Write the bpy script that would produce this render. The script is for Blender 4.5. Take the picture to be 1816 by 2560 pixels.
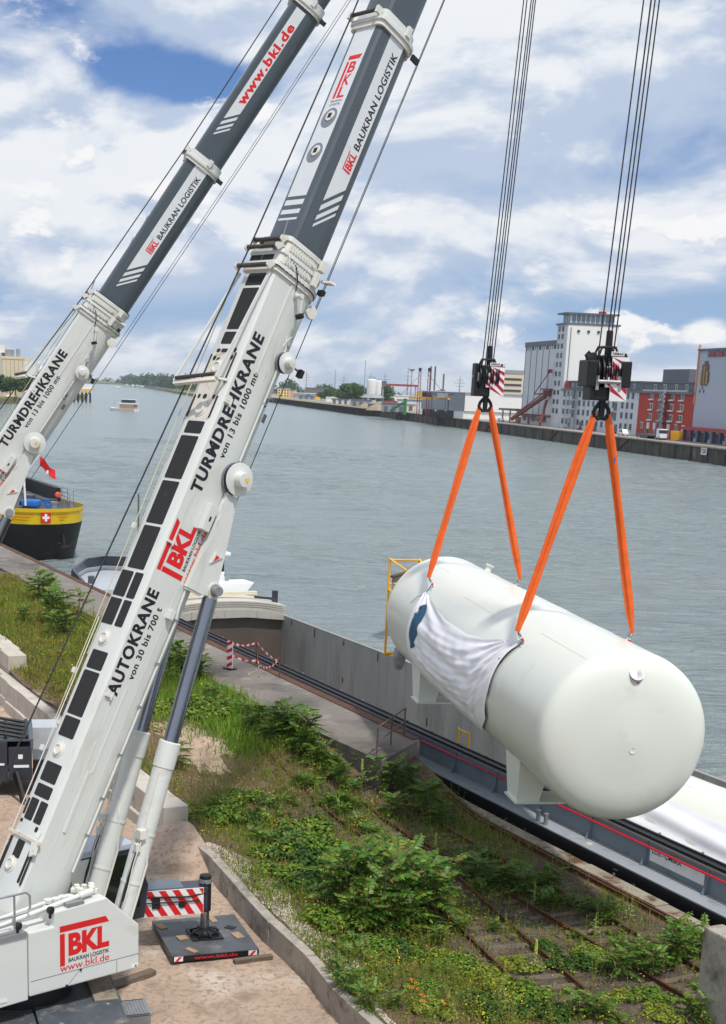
import bpy, bmesh, math, random
import numpy as np
from mathutils import Vector, Matrix
random.seed(7); RNG = np.random.default_rng(11)
for o in list(bpy.data.objects): bpy.data.objects.remove(o, do_unlink=True)
scene = bpy.context.scene
COL = scene.collection
R = math.radians

# ------------------------------------------------------------------ camera
CAM_H = 13.7
cam_d = bpy.data.cameras.new('camera'); cam = bpy.data.objects.new('camera', cam_d); COL.objects.link(cam)
scene.camera = cam
cam_d.sensor_fit = 'VERTICAL'; cam_d.sensor_height = 36.0; cam_d.sensor_width = 36.0
cam_d.lens = 3532.0 / 2560.0 * 36.0
cam_d.shift_x = (908 - 789) / 2560.0
cam_d.shift_y = (1916 - 1280) / 2560.0
cam_d.clip_start = 0.5; cam_d.clip_end = 30000
pitch, roll = R(15.04), R(2.25)
fw = Vector((0, math.cos(pitch), -math.sin(pitch))); r0 = Vector((1, 0, 0)); u0 = r0.cross(fw)
rv = r0 * math.cos(roll) + u0 * math.sin(roll); uv = -r0 * math.sin(roll) + u0 * math.cos(roll)
cam.matrix_world = Matrix(((rv.x, uv.x, -fw.x, 0), (rv.y, uv.y, -fw.y, 0), (rv.z, uv.z, -fw.z, CAM_H), (0, 0, 0, 1)))
scene.render.resolution_x = 726; scene.render.resolution_y = 1024
scene.view_settings.view_transform = 'Standard'; scene.view_settings.look = 'None'
scene.view_settings.exposure = -0.12; scene.view_settings.gamma = 1.0
scene.view_settings.use_curve_mapping = False

# ------------------------------------------------------------------ sky
SUN_DIR = Vector((0.20, -0.42, 0.885)).normalized()          # towards the sun
world = bpy.data.worlds.new('World'); scene.world = world; world.use_nodes = True
def build_sky():
    nt = world.node_tree; N = nt.nodes; L = nt.links; N.clear()
    out = N.new('ShaderNodeOutputWorld'); bg = N.new('ShaderNodeBackground'); bg.inputs['Strength'].default_value = 0.1
    sky = N.new('ShaderNodeTexSky'); sky.sky_type = 'NISHITA'; sky.sun_disc = False
    sky.sun_elevation = math.asin(SUN_DIR.z); sky.sun_rotation = math.atan2(SUN_DIR.x, SUN_DIR.y)
    sky.altitude = 250; sky.air_density = 1.0; sky.dust_density = 0.4; sky.ozone_density = 1.6
    tc = N.new('ShaderNodeTexCoord')
    def math_(op, a, b=None, clamp=False):
        m = N.new('ShaderNodeMath'); m.operation = op; m.use_clamp = clamp
        for i, v in enumerate((a, b)):
            if v is None: continue
            if isinstance(v, (int, float)): m.inputs[i].default_value = v
            else: L.new(v, m.inputs[i])
        return m.outputs[0]
    def noise(scale, detail, rough, off, zs=2.2, dist=0.0, lift=0.0):
        mp = N.new('ShaderNodeMapping'); mp.inputs['Scale'].default_value = (1, 1, zs)
        mp.inputs['Location'].default_value = (off[0], off[1], off[2] + lift * zs)
        L.new(tc.outputs['Generated'], mp.inputs['Vector'])
        n = N.new('ShaderNodeTexNoise'); n.inputs['Scale'].default_value = scale; n.inputs['Detail'].default_value = detail
        n.inputs['Roughness'].default_value = rough; n.inputs['Distortion'].default_value = dist
        L.new(mp.outputs[0], n.inputs['Vector']); return n.outputs['Fac']
    def ramp(v, a, b, lo=0.0, hi=1.0, smooth=True):
        m = N.new('ShaderNodeMapRange'); m.interpolation_type = 'SMOOTHSTEP' if smooth else 'LINEAR'
        m.inputs['From Min'].default_value = a; m.inputs['From Max'].default_value = b
        m.inputs['To Min'].default_value = lo; m.inputs['To Max'].default_value = hi
        L.new(v, m.inputs['Value']); return m.outputs[0]
    def mix(f, a, b):
        m = N.new('ShaderNodeMix'); m.data_type = 'RGBA'
        L.new(f, m.inputs['Factor']) if not isinstance(f, float) else setattr(m.inputs['Factor'], 'default_value', f)
        for s, v in (('A', a), ('B', b)):
            k = [i for i in m.inputs if i.name == s and i.type == 'RGBA'][0]
            if isinstance(v, tuple): k.default_value = (*v, 1)
            else: L.new(v, k)
        return [o for o in m.outputs if o.type == 'RGBA'][0]
    sep = N.new('ShaderNodeSeparateXYZ'); L.new(tc.outputs['Generated'], sep.inputs[0])
    x, y, z = sep.outputs
    az = math_('ARCTAN2', x, y)
    # openings and thick clouds where the photographed sky has them (azimuth, elevation, half sizes in degrees, weight)
    bias = None
    for a, e, ra, re, wgt in ((-6.3, 10.9, 3.2, 0.9, -0.34), (-4.6, 10.2, 2.0, 0.7, -0.25), (-4.6, 9.3, 1.6, 0.8, 0.30), (-10.5, 7.6, 4.0, 2.2, 0.20),
                              (11.5, 2.6, 4.5, 1.1, -0.30), (-13, 2.6, 6, 0.9, -0.16), (1.5, 2.2, 4.5, 0.6, -0.12), (12, 6.2, 4.0, 1.2, 0.18),
                              (7.5, 6.0, 2.2, 0.9, 0.15), (2.0, 4.2, 4.0, 0.6, -0.05), (11.4, 2.45, 0.75, 0.45, 0.5), (14.2, 2.5, 0.9, 0.5, 0.5), (12.6, 2.3, 0.9, 0.25, 0.4)):
        da = math_('DIVIDE', math_('SUBTRACT', az, R(a)), R(ra)); de = math_('DIVIDE', math_('SUBTRACT', z, math.sin(R(e))), R(re))
        d2 = math_('ADD', math_('MULTIPLY', da, da), math_('MULTIPLY', de, de))
        g = math_('MULTIPLY', math_('POWER', 2.718, math_('MULTIPLY', d2, -1.0)), wgt)
        bias = g if bias is None else math_('ADD', bias, g)
    bias = math_('ADD', bias, math_('MULTIPLY', math_('POWER', 2.718, math_('MULTIPLY', math_('POWER', math_('DIVIDE', math_('SUBTRACT', z, .058), .030), 2.0), -1.0)), -0.085))
    n1 = noise(4.6, 10, 0.55, (3.1, 1.7, 0.4), 2.4, 0.35)
    n1u = noise(4.6, 6, 0.55, (3.1, 1.7, 0.4), 2.4, 0.35, lift=0.016)
    big = noise(2.6, 3, 0.5, (8.4, 2.2, 5.1), 3.0)
    dens = math_('ADD', math_('ADD', n1, bias), math_('MULTIPLY', math_('SUBTRACT', big, 0.5), 0.35))
    cover = ramp(dens, 0.27, 0.45)
    # sunlit tops against grey bases
    lit = math_('ADD', math_('MULTIPLY', math_('SUBTRACT', n1, n1u), 5.0), ramp(dens, 0.40, 0.75, 0.30, 0.95, False))
    lit = ramp(lit, 0.16, 0.90)
    wisps = noise(22, 6, 0.6, (1.0, 4.0, 2.0), 3.0, 0.3)
    lit = math_('ADD', math_('MULTIPLY', lit, 0.88), math_('MULTIPLY', wisps, 0.16), True)
    cloud = mix(lit, (5.2, 6.3, 8.2), (9.5, 9.8, 10.2))
    tint = N.new('ShaderNodeMix'); tint.data_type = 'RGBA'; tint.blend_type = 'MULTIPLY'; tint.inputs[0].default_value = 1.0
    L.new(sky.outputs[0], tint.inputs[6]); tint.inputs[7].default_value = (0.58, 0.74, 1.08, 1)
    haze = ramp(z, 0.035, 0.13, 0.85, 0.0)
    skycol = mix(haze, tint.outputs[2], mix(ramp(z, 0.0, .045), (5.6, 7.2, 8.9), (3.7, 5.3, 7.9)))
    col = mix(cover, skycol, cloud)
    # crisp heaped clouds in front of the layer cloud
    heap = None
    for a, e, ra, re, wgt in ((-4.6, 9.2, 1.7, 0.9, 0.20), (-10.8, 7.2, 4.2, 2.0, 0.15), (-8.0, 5.4, 3.0, .8, .10), (12.6, 6.3, 3.4, 1.1, 0.20), (8.0, 5.6, 2.4, 1.0, 0.15), (4.0, 4.6, 3.0, .8, .10), (1.0, 3.0, 5.0, .6, .07), (11.4, 2.45, .8, .5, .22), (14.2, 2.5, .9, .55, .24), (12.6, 2.25, .9, .3, .16), (-12.0, 3.3, 4.0, .7, .08), (3.0, 11.0, 5.0, 1.4, -.04)):
        da = math_('DIVIDE', math_('SUBTRACT', az, R(a)), R(ra)); de = math_('DIVIDE', math_('SUBTRACT', z, math.sin(R(e))), R(re))
        d2 = math_('ADD', math_('MULTIPLY', da, da), math_('MULTIPLY', de, de))
        g = math_('MULTIPLY', math_('POWER', 2.718, math_('MULTIPLY', d2, -1.0)), wgt)
        heap = g if heap is None else math_('ADD', heap, g)
    c1_ = noise(13, 10, 0.57, (6.3, 2.1, 1.4), 1.9, 0.2); c1u = noise(13, 6, 0.57, (6.3, 2.1, 1.4), 1.9, 0.2, lift=0.008)
    cd = math_('ADD', c1_, heap); ccov = ramp(cd, 0.60, 0.70)
    clit = ramp(math_('ADD', math_('MULTIPLY', math_('SUBTRACT', c1_, c1u), 6.0), ramp(cd, .58, .80, .25, .85, False)), 0.10, 0.75)
    col = mix(ccov, col, mix(clit, (7.2, 7.9, 9.1), (10.3, 10.3, 10.4)))
    L.new(col, bg.inputs['Color']); L.new(bg.outputs[0], out.inputs[0])
build_sky()
sun_d = bpy.data.lights.new('sun', 'SUN'); sun_d.energy = 3.6; sun_d.angle = R(3.0); sun_d.color = (1.0, 0.955, 0.89)
sun = bpy.data.objects.new('sun', sun_d); COL.objects.link(sun)
sun.rotation_euler = SUN_DIR.to_track_quat('Z', 'Y').to_euler(); sun.location = SUN_DIR * 80

# ------------------------------------------------------------------ helpers
def srgb(r, g, b):
    f = lambda c: (c / 255 / 12.92) if c <= 10 else ((c / 255 + 0.055) / 1.055) ** 2.4
    return (f(r), f(g), f(b))
MATS = {}
def mat(name, col, rough=0.5, metal=0.0, var=0.08, vscale=2.0, bump=0.0, bscale=30.0, dirt=None, stretch=(1, 1, 1), coat=0.0, spec=0.5, island=None, translucent=0.0, coords='Object', wave=None):
    if name in MATS: return MATS[name]
    m = bpy.data.materials.new(name); m.use_nodes = True; nt = m.node_tree; N = nt.nodes; L = nt.links
    b = N['Principled BSDF']; b.inputs['Roughness'].default_value = rough; b.inputs['Metallic'].default_value = metal
    b.inputs['Specular IOR Level'].default_value = spec; b.inputs['Coat Weight'].default_value = coat
    tc = N.new('ShaderNodeTexCoord'); mp = N.new('ShaderNodeMapping'); mp.inputs['Scale'].default_value = stretch
    if coords == 'World':
        gm = N.new('ShaderNodeNewGeometry'); L.new(gm.outputs['Position'], mp.inputs['Vector'])
    else: L.new(tc.outputs[coords], mp.inputs['Vector'])
    def noise(sc, det=6, ro=0.6):
        n = N.new('ShaderNodeTexNoise'); n.inputs['Scale'].default_value = sc; n.inputs['Detail'].default_value = det; n.inputs['Roughness'].default_value = ro
        L.new(mp.outputs[0], n.inputs['Vector']); return n.outputs['Fac']
    def mixc(f, a, bb):
        x = N.new('ShaderNodeMix'); x.data_type = 'RGBA'; L.new(f, x.inputs[0])
        for i, v in ((6, a), (7, bb)):
            if isinstance(v, tuple): x.inputs[i].default_value = (*v[:3], 1)
            else: L.new(v, x.inputs[i])
        return x.outputs[2]
    def rng(v, a, bb):
        x = N.new('ShaderNodeMapRange'); x.inputs[1].default_value = a; x.inputs[2].default_value = bb; L.new(v, x.inputs[0]); return x.outputs[0]
    c = tuple(col)
    lo = tuple(max(0, v * (1 - var)) for v in c); hi = tuple(min(1, v * (1 + var)) for v in c)
    cur = mixc(rng(noise(vscale), 0.3, 0.7), lo, hi) if var > 0 else c
    if island:
        g = N.new('ShaderNodeNewGeometry'); cr = N.new('ShaderNodeValToRGB'); L.new(g.outputs['Random Per Island'], cr.inputs[0])
        els = cr.color_ramp.elements
        while len(els) < len(island): els.new(0.5)
        for i, cc in enumerate(island): els[i].position = i / max(1, len(island) - 1); els[i].color = (*cc, 1)
        cur = cr.outputs[0]
    if dirt:
        for dcol, a, bb, sc in (dirt if isinstance(dirt, list) else [dirt]):
            cur = mixc(rng(noise(sc, 8, 0.65), a, bb), cur, dcol)
    if isinstance(cur, tuple): b.inputs['Base Color'].default_value = (*cur[:3], 1)
    else: L.new(cur, b.inputs['Base Color'])
    if bump:
        bp = N.new('ShaderNodeBump'); bp.inputs['Strength'].default_value = min(1, bump); bp.inputs['Distance'].default_value = 0.02 if bump <= 1 else 0.02 * bump
        L.new(noise(bscale, 8, 0.65), bp.inputs['Height']); L.new(bp.outputs[0], b.inputs['Normal'])
    if translucent:
        o = N['Material Output']; tr = N.new('ShaderNodeBsdfTranslucent'); mx = N.new('ShaderNodeMixShader'); mx.inputs[0].default_value = translucent
        if isinstance(cur, tuple): tr.inputs[0].default_value = (*cur[:3], 1)
        else: L.new(cur, tr.inputs[0])
        L.new(b.outputs[0], mx.inputs[1]); L.new(tr.outputs[0], mx.inputs[2]); L.new(mx.outputs[0], o.inputs[0])
    MATS[name] = m; return m

def tag(o, label=None, cat=None, group=None, kind=None):
    if label: o['label'] = label
    if cat: o['category'] = cat
    if group: o['group'] = group
    if kind: o['kind'] = kind
    return o
def link(name, data, parent=None):
    o = bpy.data.objects.new(name, data); COL.objects.link(o)
    if parent is not None: o.parent = parent
    return o
def empty(name, loc=(0, 0, 0), rz=0.0, label=None, cat=None, group=None):
    o = link(name, None); o.location = loc; o.rotation_euler = (0, 0, rz); o.empty_display_size = 0.3
    return tag(o, label, cat, group)
def copy_tree(o, parent=None):
    c = o.copy(); COL.objects.link(c); c.parent = parent
    for ch in list(o.children): copy_tree(ch, c)
    return c

class MB:
    def __init__(s): s.v = []; s.f = []
    def add(s, vs, fs):
        n = len(s.v); s.v += [tuple(p) for p in vs]; s.f += [tuple(i + n for i in f) for f in fs]; return s
    def box(s, c, d, m=None):
        x, y, z = d[0] / 2, d[1] / 2, d[2] / 2
        vs = [Vector((a * x, b * y, e * z)) for a in (-1, 1) for b in (-1, 1) for e in (-1, 1)]
        if m is not None: vs = [m @ v for v in vs]
        c = Vector(c); vs = [v + c for v in vs]
        return s.add(vs, [(0, 1, 3, 2), (4, 6, 7, 5), (0, 4, 5, 1), (2, 3, 7, 6), (0, 2, 6, 4), (1, 5, 7, 3)])
    def box2(s, a, b):
        return s.box([(a[i] + b[i]) / 2 for i in range(3)], [abs(b[i] - a[i]) for i in range(3)])
    def beam(s, p, q, w, h, up=(0, 0, 1)):
        p, q = Vector(p), Vector(q); d = (q - p); l = d.length; d.normalize(); up = Vector(up)
        if abs(d.dot(up)) > 0.98: up = Vector((1, 0, 0))
        x = d.cross(up).normalized(); u = x.cross(d).normalized()
        vs = [p + x * a * w / 2 + u * b * h / 2 + d * t * l for t in (0, 1) for a, b in ((-1, -1), (1, -1), (1, 1), (-1, 1))]
        return s.add(vs, [(3, 2, 1, 0), (4, 5, 6, 7), (0, 1, 5, 4), (1, 2, 6, 5), (2, 3, 7, 6), (3, 0, 4, 7)])
    def tube(s, p, q, r, seg=12, r2=None, cap=True):
        p, q = Vector(p), Vector(q); d = (q - p).normalized(); r2 = r if r2 is None else r2
        x = d.orthogonal().normalized(); y = d.cross(x)
        vs = []
        for c, rr in ((p, r), (q, r2)):
            for i in range(seg):
                a = 2 * math.pi * i / seg; vs.append(c + (x * math.cos(a) + y * math.sin(a)) * rr)
        fs = [(i, (i + 1) % seg, seg + (i + 1) % seg, seg + i) for i in range(seg)]
        if cap: fs += [tuple(range(seg - 1, -1, -1)), tuple(range(seg, 2 * seg))]
        return s.add(vs, fs)
    def path(s, pts, r, seg=8):
        pts = [Vector(p) for p in pts]; n = len(pts); vs = []; prev = None
        for i, p in enumerate(pts):
            d = (pts[min(i + 1, n - 1)] - pts[max(i - 1, 0)]).normalized()
            x = (prev - d * prev.dot(d)).normalized() if prev is not None and (prev - d * prev.dot(d)).length > 1e-4 else d.orthogonal().normalized()
            prev = x; y = d.cross(x)
            for k in range(seg):
                a = 2 * math.pi * k / seg; vs.append(p + (x * math.cos(a) + y * math.sin(a)) * r)
        fs = [(i * seg + k, i * seg + (k + 1) % seg, (i + 1) * seg + (k + 1) % seg, (i + 1) * seg + k) for i in range(n - 1) for k in range(seg)]
        fs += [tuple(range(seg - 1, -1, -1)), tuple(range((n - 1) * seg, n * seg))]
        return s.add(vs, fs)
    def lathe(s, prof, o, axis, seg=32, a0=0.0, a1=2 * math.pi, cap=True):
        o, d = Vector(o), Vector(axis).normalized(); x = d.orthogonal().normalized()
        if abs(d.z) < 0.5: x = (Vector((0, 0, 1)) - d * d.z).normalized()
        y = d.cross(x); vs = []
        for (t, rr) in prof:
            for i in range(seg):
                a = a0 + (a1 - a0) * i / seg; vs.append(o + d * t + (x * math.cos(a) + y * math.sin(a)) * rr)
        fs = [(j * seg + i, j * seg + (i + 1) % seg, (j + 1) * seg + (i + 1) % seg, (j + 1) * seg + i) for j in range(len(prof) - 1) for i in range(seg)]
        if cap: fs += [tuple(range(seg - 1, -1, -1)), tuple(range((len(prof) - 1) * seg, len(prof) * seg))]
        return s.add(vs, fs)
    def prism(s, poly, o, ux, uy, n, th):
        o, ux, uy, n = Vector(o), Vector(ux), Vector(uy), Vector(n); k = len(poly)
        vs = [o + ux * p[0] + uy * p[1] for p in poly] + [o + ux * p[0] + uy * p[1] + n * th for p in poly]
        fs = [tuple(range(k - 1, -1, -1)), tuple(range(k, 2 * k))] + [(i, (i + 1) % k, k + (i + 1) % k, k + i) for i in range(k)]
        return s.add(vs, fs)
    def sheet(s, poly, o, ux, uy):
        o, ux, uy = Vector(o), Vector(ux), Vector(uy)
        return s.add([o + ux * p[0] + uy * p[1] for p in poly], [tuple(range(len(poly)))])
    def loft(s, secs, cap=True):
        k = len(secs[0]); vs = [p for sec in secs for p in sec]
        fs = [(j * k + i, j * k + (i + 1) % k, (j + 1) * k + (i + 1) % k, (j + 1) * k + i) for j in range(len(secs) - 1) for i in range(k)]
        if cap: fs += [tuple(range(k - 1, -1, -1)), tuple(range((len(secs) - 1) * k, len(secs) * k))]
        return s.add(vs, fs)
    def grid(s, fn, nu, nv):
        vs = [fn(i / nu, j / nv) for j in range(nv + 1) for i in range(nu + 1)]
        fs = [(j * (nu + 1) + i, j * (nu + 1) + i + 1, (j + 1) * (nu + 1) + i + 1, (j + 1) * (nu + 1) + i) for j in range(nv) for i in range(nu)]
        return s.add(vs, fs)
    def mesh(s, name, material, smooth=None, bevel=0.0, recalc=True):
        me = bpy.data.meshes.new(name); me.from_pydata(s.v, [], s.f)
        if bevel or recalc:
            bm = bmesh.new(); bm.from_mesh(me)
            if recalc: bmesh.ops.recalc_face_normals(bm, faces=bm.faces)
            if bevel:
                es = [e for e in bm.edges if e.is_manifold and e.calc_face_angle(0) > 0.5]
                bmesh.ops.bevel(bm, geom=es, offset=bevel, segments=2, affect='EDGES', profile=0.6)
            bm.to_mesh(me); bm.free()
        if material: me.materials.append(material)
        if smooth is not None:
            me.polygons.foreach_set('use_smooth', [True] * len(me.polygons))
            bm = bmesh.new(); bm.from_mesh(me)
            for e in bm.edges:
                if not e.is_manifold or e.calc_face_angle(0) > R(smooth): e.smooth = False
            bm.to_mesh(me); bm.free()
        me.update(); return me
    def build(s, name, material, parent=None, smooth=None, bevel=0.0, recalc=True):
        return link(name, s.mesh(name, material, smooth, bevel, recalc), parent)

def np_obj(name, V, F, material, parent=None, smooth=False):
    me = bpy.data.meshes.new(name); V = np.asarray(V, np.float32); F = np.asarray(F, np.int32)
    k = F.shape[1]; me.vertices.add(len(V)); me.vertices.foreach_set('co', V.ravel())
    me.loops.add(F.size); me.loops.foreach_set('vertex_index', F.ravel())
    me.polygons.add(len(F)); me.polygons.foreach_set('loop_start', np.arange(0, F.size, k, dtype=np.int32))
    me.update(calc_edges=True); me.validate()
    if material: me.materials.append(material)
    if smooth: me.polygons.foreach_set('use_smooth', np.ones(len(F), bool))
    return link(name, me, parent)

_txt = {}
def text_mesh(body, bold=0.0, shear=0.0, spacing=1.0):
    key = (body, bold, shear, spacing)
    if key in _txt: return _txt[key]
    cu = bpy.data.curves.new('t', 'FONT'); cu.body = body; cu.size = 1; cu.offset = bold; cu.shear = shear; cu.space_character = spacing; cu.resolution_u = 4
    o = bpy.data.objects.new('t', cu); COL.objects.link(o); dg = bpy.context.evaluated_depsgraph_get(); dg.update()
    me = bpy.data.meshes.new_from_object(o.evaluated_get(dg)); bpy.data.objects.remove(o); bpy.data.curves.remove(cu)
    V = np.array([v.co[:2] for v in me.vertices]); F = [tuple(p.vertices) for p in me.polygons]; bpy.data.meshes.remove(me)
    mn, mx = V.min(0), V.max(0); V = (V - mn) / (mx - mn)
    _txt[key] = (V, F); return _txt[key]
def add_text(mb, body, o, ux, uy, x0, y0, w, h, bold=0.0, shear=0.0, spacing=1.0):
    V, F = text_mesh(body, bold, shear, spacing); o, ux, uy = Vector(o), Vector(ux), Vector(uy)
    return mb.add([o + ux * (x0 + p[0] * w) + uy * (y0 + p[1] * h) for p in V], F)

# ------------------------------------------------------------------ quay frame: s along the edge (towards the camera), t out over the water
QO = Vector((3.78, 50.0, 0)); QA = Vector((0.445, -0.8955, 0)).normalized(); QW = Vector((-QA.y, QA.x, 0))
def Q(s, t, z=0.0): return QO + QA * s + QW * t + Vector((0, 0, z))
def smooth(a, b, x):
    x = min(1, max(0, (x - a) / (b - a))); return x * x * (3 - 2 * x)
QROT = math.atan2(QA.y, QA.x)
# ================================================================== materials of the setting
m_sand = mat('yard sand', srgb(174, 152, 133), 0.95, var=0.14, vscale=0.5, bump=2.2, bscale=7, coords='World',
             dirt=[(srgb(210, 200, 188), 0.54, 0.74, 0.30), (srgb(128, 110, 95), 0.54, 0.70, 0.9), (srgb(148, 127, 110), 0.50, 0.62, 6), (srgb(220, 210, 200), 0.66, 0.70, 40)])
m_soil = mat('embankment soil', srgb(104, 86, 66), 0.95, var=0.25, vscale=0.8, bump=1.0, bscale=10, coords='World',
             dirt=[(srgb(168, 142, 118), 0.57, 0.68, 0.40), (srgb(74, 62, 48), 0.54, 0.68, 0.9), (srgb(66, 56, 46), 0.60, 0.72, 3.0), (srgb(150, 134, 112), .6, .68, 9)])
m_plat = mat('platform concrete', srgb(128, 120, 112), 0.9, var=0.12, vscale=0.7, bump=0.6, bscale=20, coords='World',
             dirt=[(srgb(84, 79, 75), 0.46, 0.64, 0.35), (srgb(158, 150, 140), 0.58, 0.70, 0.9), (srgb(70, 66, 62), 0.60, 0.72, 6), (srgb(160, 152, 144), .66, .72, 14)])
m_quay = mat('quay concrete', srgb(150, 142, 126), 0.9, var=0.2, vscale=1.2, bump=0.8, bscale=16, coords='World',
             dirt=[(srgb(96, 66, 40), 0.52, 0.62, 1.3), (srgb(90, 88, 80), 0.55, 0.7, 3)])
m_conc = mat('grey concrete', srgb(164, 156, 144), 0.88, var=0.14, vscale=1.0, bump=1.0, bscale=12, coords='World', dirt=[(srgb(108, 100, 88), 0.48, 0.68, 1.1), (srgb(84, 78, 68), 0.58, 0.70, 3.0), (srgb(196, 190, 180), 0.62, 0.70, 6)])
m_block = mat('cast block concrete', srgb(190, 182, 170), 0.85, var=0.10, vscale=0.9, bump=0.5, bscale=12, dirt=[(srgb(150, 138, 122), 0.52, 0.72, 1.1)], coords='World')
m_rust = mat('rusty steel', srgb(98, 66, 48), 0.8, 0.3, var=0.3, vscale=3, bump=0.4, bscale=30, dirt=[(srgb(60, 42, 34), 0.5, 0.7, 5)])
m_rail = mat('rusted rail', srgb(96, 62, 44), 0.7, 0.4, var=0.25, vscale=4, bump=0.3, bscale=40)
m_wood = mat('weathered sleeper wood', srgb(112, 98, 84), 0.9, var=0.3, vscale=2, bump=0.7, bscale=20, stretch=(8, 1, 8), dirt=[(srgb(70, 58, 48), .50, .66, 1.5), (srgb(158, 148, 134), .60, .70, 2.5)])
m_darkwall = mat('dark stained quay wall', srgb(76, 68, 60), 0.9, var=0.35, vscale=0.15, bump=0.5, bscale=1.0, stretch=(1, 1, 0.35), coords='World',
                 dirt=[(srgb(120, 110, 98), 0.55, 0.72, 0.25), (srgb(38, 34, 32), 0.52, 0.66, 0.4)])
m_bankgrass = mat('dry bank grass', srgb(126, 122, 72), 0.95, var=0.25, vscale=0.12, coords='World', dirt=[(srgb(150, 140, 120), 0.52, 0.62, 0.05)])
m_apron = mat('bank paving', srgb(150, 144, 136), 0.9, var=0.12, vscale=0.05, coords='World', dirt=[(srgb(120, 116, 84), 0.55, 0.66, 0.08)])

def water_mat():
    m = bpy.data.materials.new('river water'); m.use_nodes = True; nt = m.node_tree; N = nt.nodes; L = nt.links
    b = N['Principled BSDF']; b.inputs['Base Color'].default_value = (*srgb(104, 118, 110), 1); b.inputs['Roughness'].default_value = 0.16; b.inputs['IOR'].default_value = 1.33
    g = N.new('ShaderNodeNewGeometry')
    def nz(sc, det, rot, st, ro=0.55, dist=0.0):
        mp = N.new('ShaderNodeMapping'); mp.inputs['Rotation'].default_value = (0, 0, rot); mp.inputs['Scale'].default_value = st
        L.new(g.outputs['Position'], mp.inputs['Vector']); n = N.new('ShaderNodeTexNoise'); n.inputs['Scale'].default_value = sc; n.inputs['Detail'].default_value = det
        n.inputs['Roughness'].default_value = ro; n.inputs['Distortion'].default_value = dist; L.new(mp.outputs[0], n.inputs['Vector']); return n.outputs['Fac']
    def mad(a, k, b2=None):
        x = N.new('ShaderNodeMath'); x.operation = 'MULTIPLY_ADD'; L.new(a, x.inputs[0]); x.inputs[1].default_value = k
        if b2 is not None: L.new(b2, x.inputs[2])
        else: x.inputs[2].default_value = 0
        return x.outputs[0]
    h = mad(nz(0.11, 3, 0.25, (1, 2.2, 1)), 2.2)
    h = mad(nz(0.42, 5, -0.2, (1, 2.6, 1), 0.6, 0.5), 2.0, h)
    h = mad(nz(1.5, 4, 0.35, (1, 2.0, 1), 0.6), 0.62, h)
    bp = N.new('ShaderNodeBump'); bp.inputs['Strength'].default_value = 1.0; bp.inputs['Distance'].default_value = 0.9
    L.new(h, bp.inputs['Height']); L.new(bp.outputs[0], b.inputs['Normal'])
    # slow patches of silty and clearer water
    cr = N.new('ShaderNodeMix'); cr.data_type = 'RGBA'; L.new(nz(0.012, 4, 0.3, (1, 3.5, 1)), cr.inputs[0])
    cr.inputs[6].default_value = (*srgb(132, 147, 152), 1); cr.inputs[7].default_value = (*srgb(152, 164, 160), 1); L.new(cr.outputs[2], b.inputs['Base Color'])
    return m
m_water = water_mat()

# ================================================================== water, terrain
WATER_Z = -3.0
def build_water():
    """one sheet: a wave mesh near the quay, flat water out to the horizon"""
    x0, x1, y0, y1, st = -70.0, 150.0, 40.0, 430.0, 0.85
    nx, ny = int((x1 - x0) / st), int((y1 - y0) / st)
    X, Y = np.meshgrid(np.linspace(x0, x1, nx + 1), np.linspace(y0, y1, ny + 1)); Z = np.zeros_like(X); rg = np.random.default_rng(3)
    for i in range(46):
        lam = 2.3 * (4.6 ** rg.uniform(0, 1)); th = 1.85 + rg.normal(0, .55); k = 2 * np.pi / lam
        Z += lam * .0062 * np.sin(k * (X * math.cos(th) + Y * math.sin(th)) + rg.uniform(0, 6.28))
    patch_ = .65 + .35 * np.sin(X * .05 + 1.3 * np.sin(Y * .021)) * np.cos(Y * .035 - X * .01)
    edge = np.clip(np.minimum(np.minimum(X - x0, x1 - X), np.minimum(Y - y0, y1 - Y)) / 12, 0, 1)
    Z = Z * patch_ * edge + WATER_Z
    V = np.stack([X, Y, Z], -1).reshape(-1, 3); I = np.arange((nx + 1) * (ny + 1)).reshape(ny + 1, nx + 1)
    F = np.stack([I[:-1, :-1], I[:-1, 1:], I[1:, 1:], I[1:, :-1]], -1).reshape(-1, 4)
    n = len(V); c = [I[0, 0], I[0, -1], I[-1, -1], I[-1, 0]]
    O = np.array([(-9000, -400, WATER_Z), (9000, -400, WATER_Z), (9000, 16000, WATER_Z), (-9000, 16000, WATER_Z)])
    F2 = np.array([(n, n + 1, c[1], c[0]), (n + 1, n + 2, c[2], c[1]), (n + 2, n + 3, c[3], c[2]), (n + 3, n, c[0], c[3])])
    return np_obj('water', np.concatenate([V, O]), np.concatenate([F, F2]), m_water, smooth=True)
tag(build_water(), kind='structure')

def n2(x, y, k=0):
    return math.sin(x * 1.7 + k) * math.cos(y * 1.3 - k * 2) + 0.5 * math.sin(x * 3.9 + y * 2.7 + k * 3) + 0.25 * math.sin(x * 8.1 - y * 6.3 + k)
def gz_np(s, t):
    sm = lambda a, b, x: (lambda q: q * q * (3 - 2 * q))(np.clip((x - a) / (b - a), 0, 1))
    nn = lambda x, y, k=0: np.sin(x * 1.7 + k) * np.cos(y * 1.3 - k * 2) + .5 * np.sin(x * 3.9 + y * 2.7 + k * 3) + .25 * np.sin(x * 8.1 - y * 6.3 + k)
    high = 1.30 + .06 * nn(s * .5, t * .6); low = .62 * (1 - sm(-11.0, -7.4, t)) - .05 + .05 * nn(s * .6, t * .7, 2) * (1 - sm(-7, -5.5, t)); k = 1 - sm(-4.5, 4.8, s - (t + 6) * .30)
    return low * (1 - k) + high * k
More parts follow.
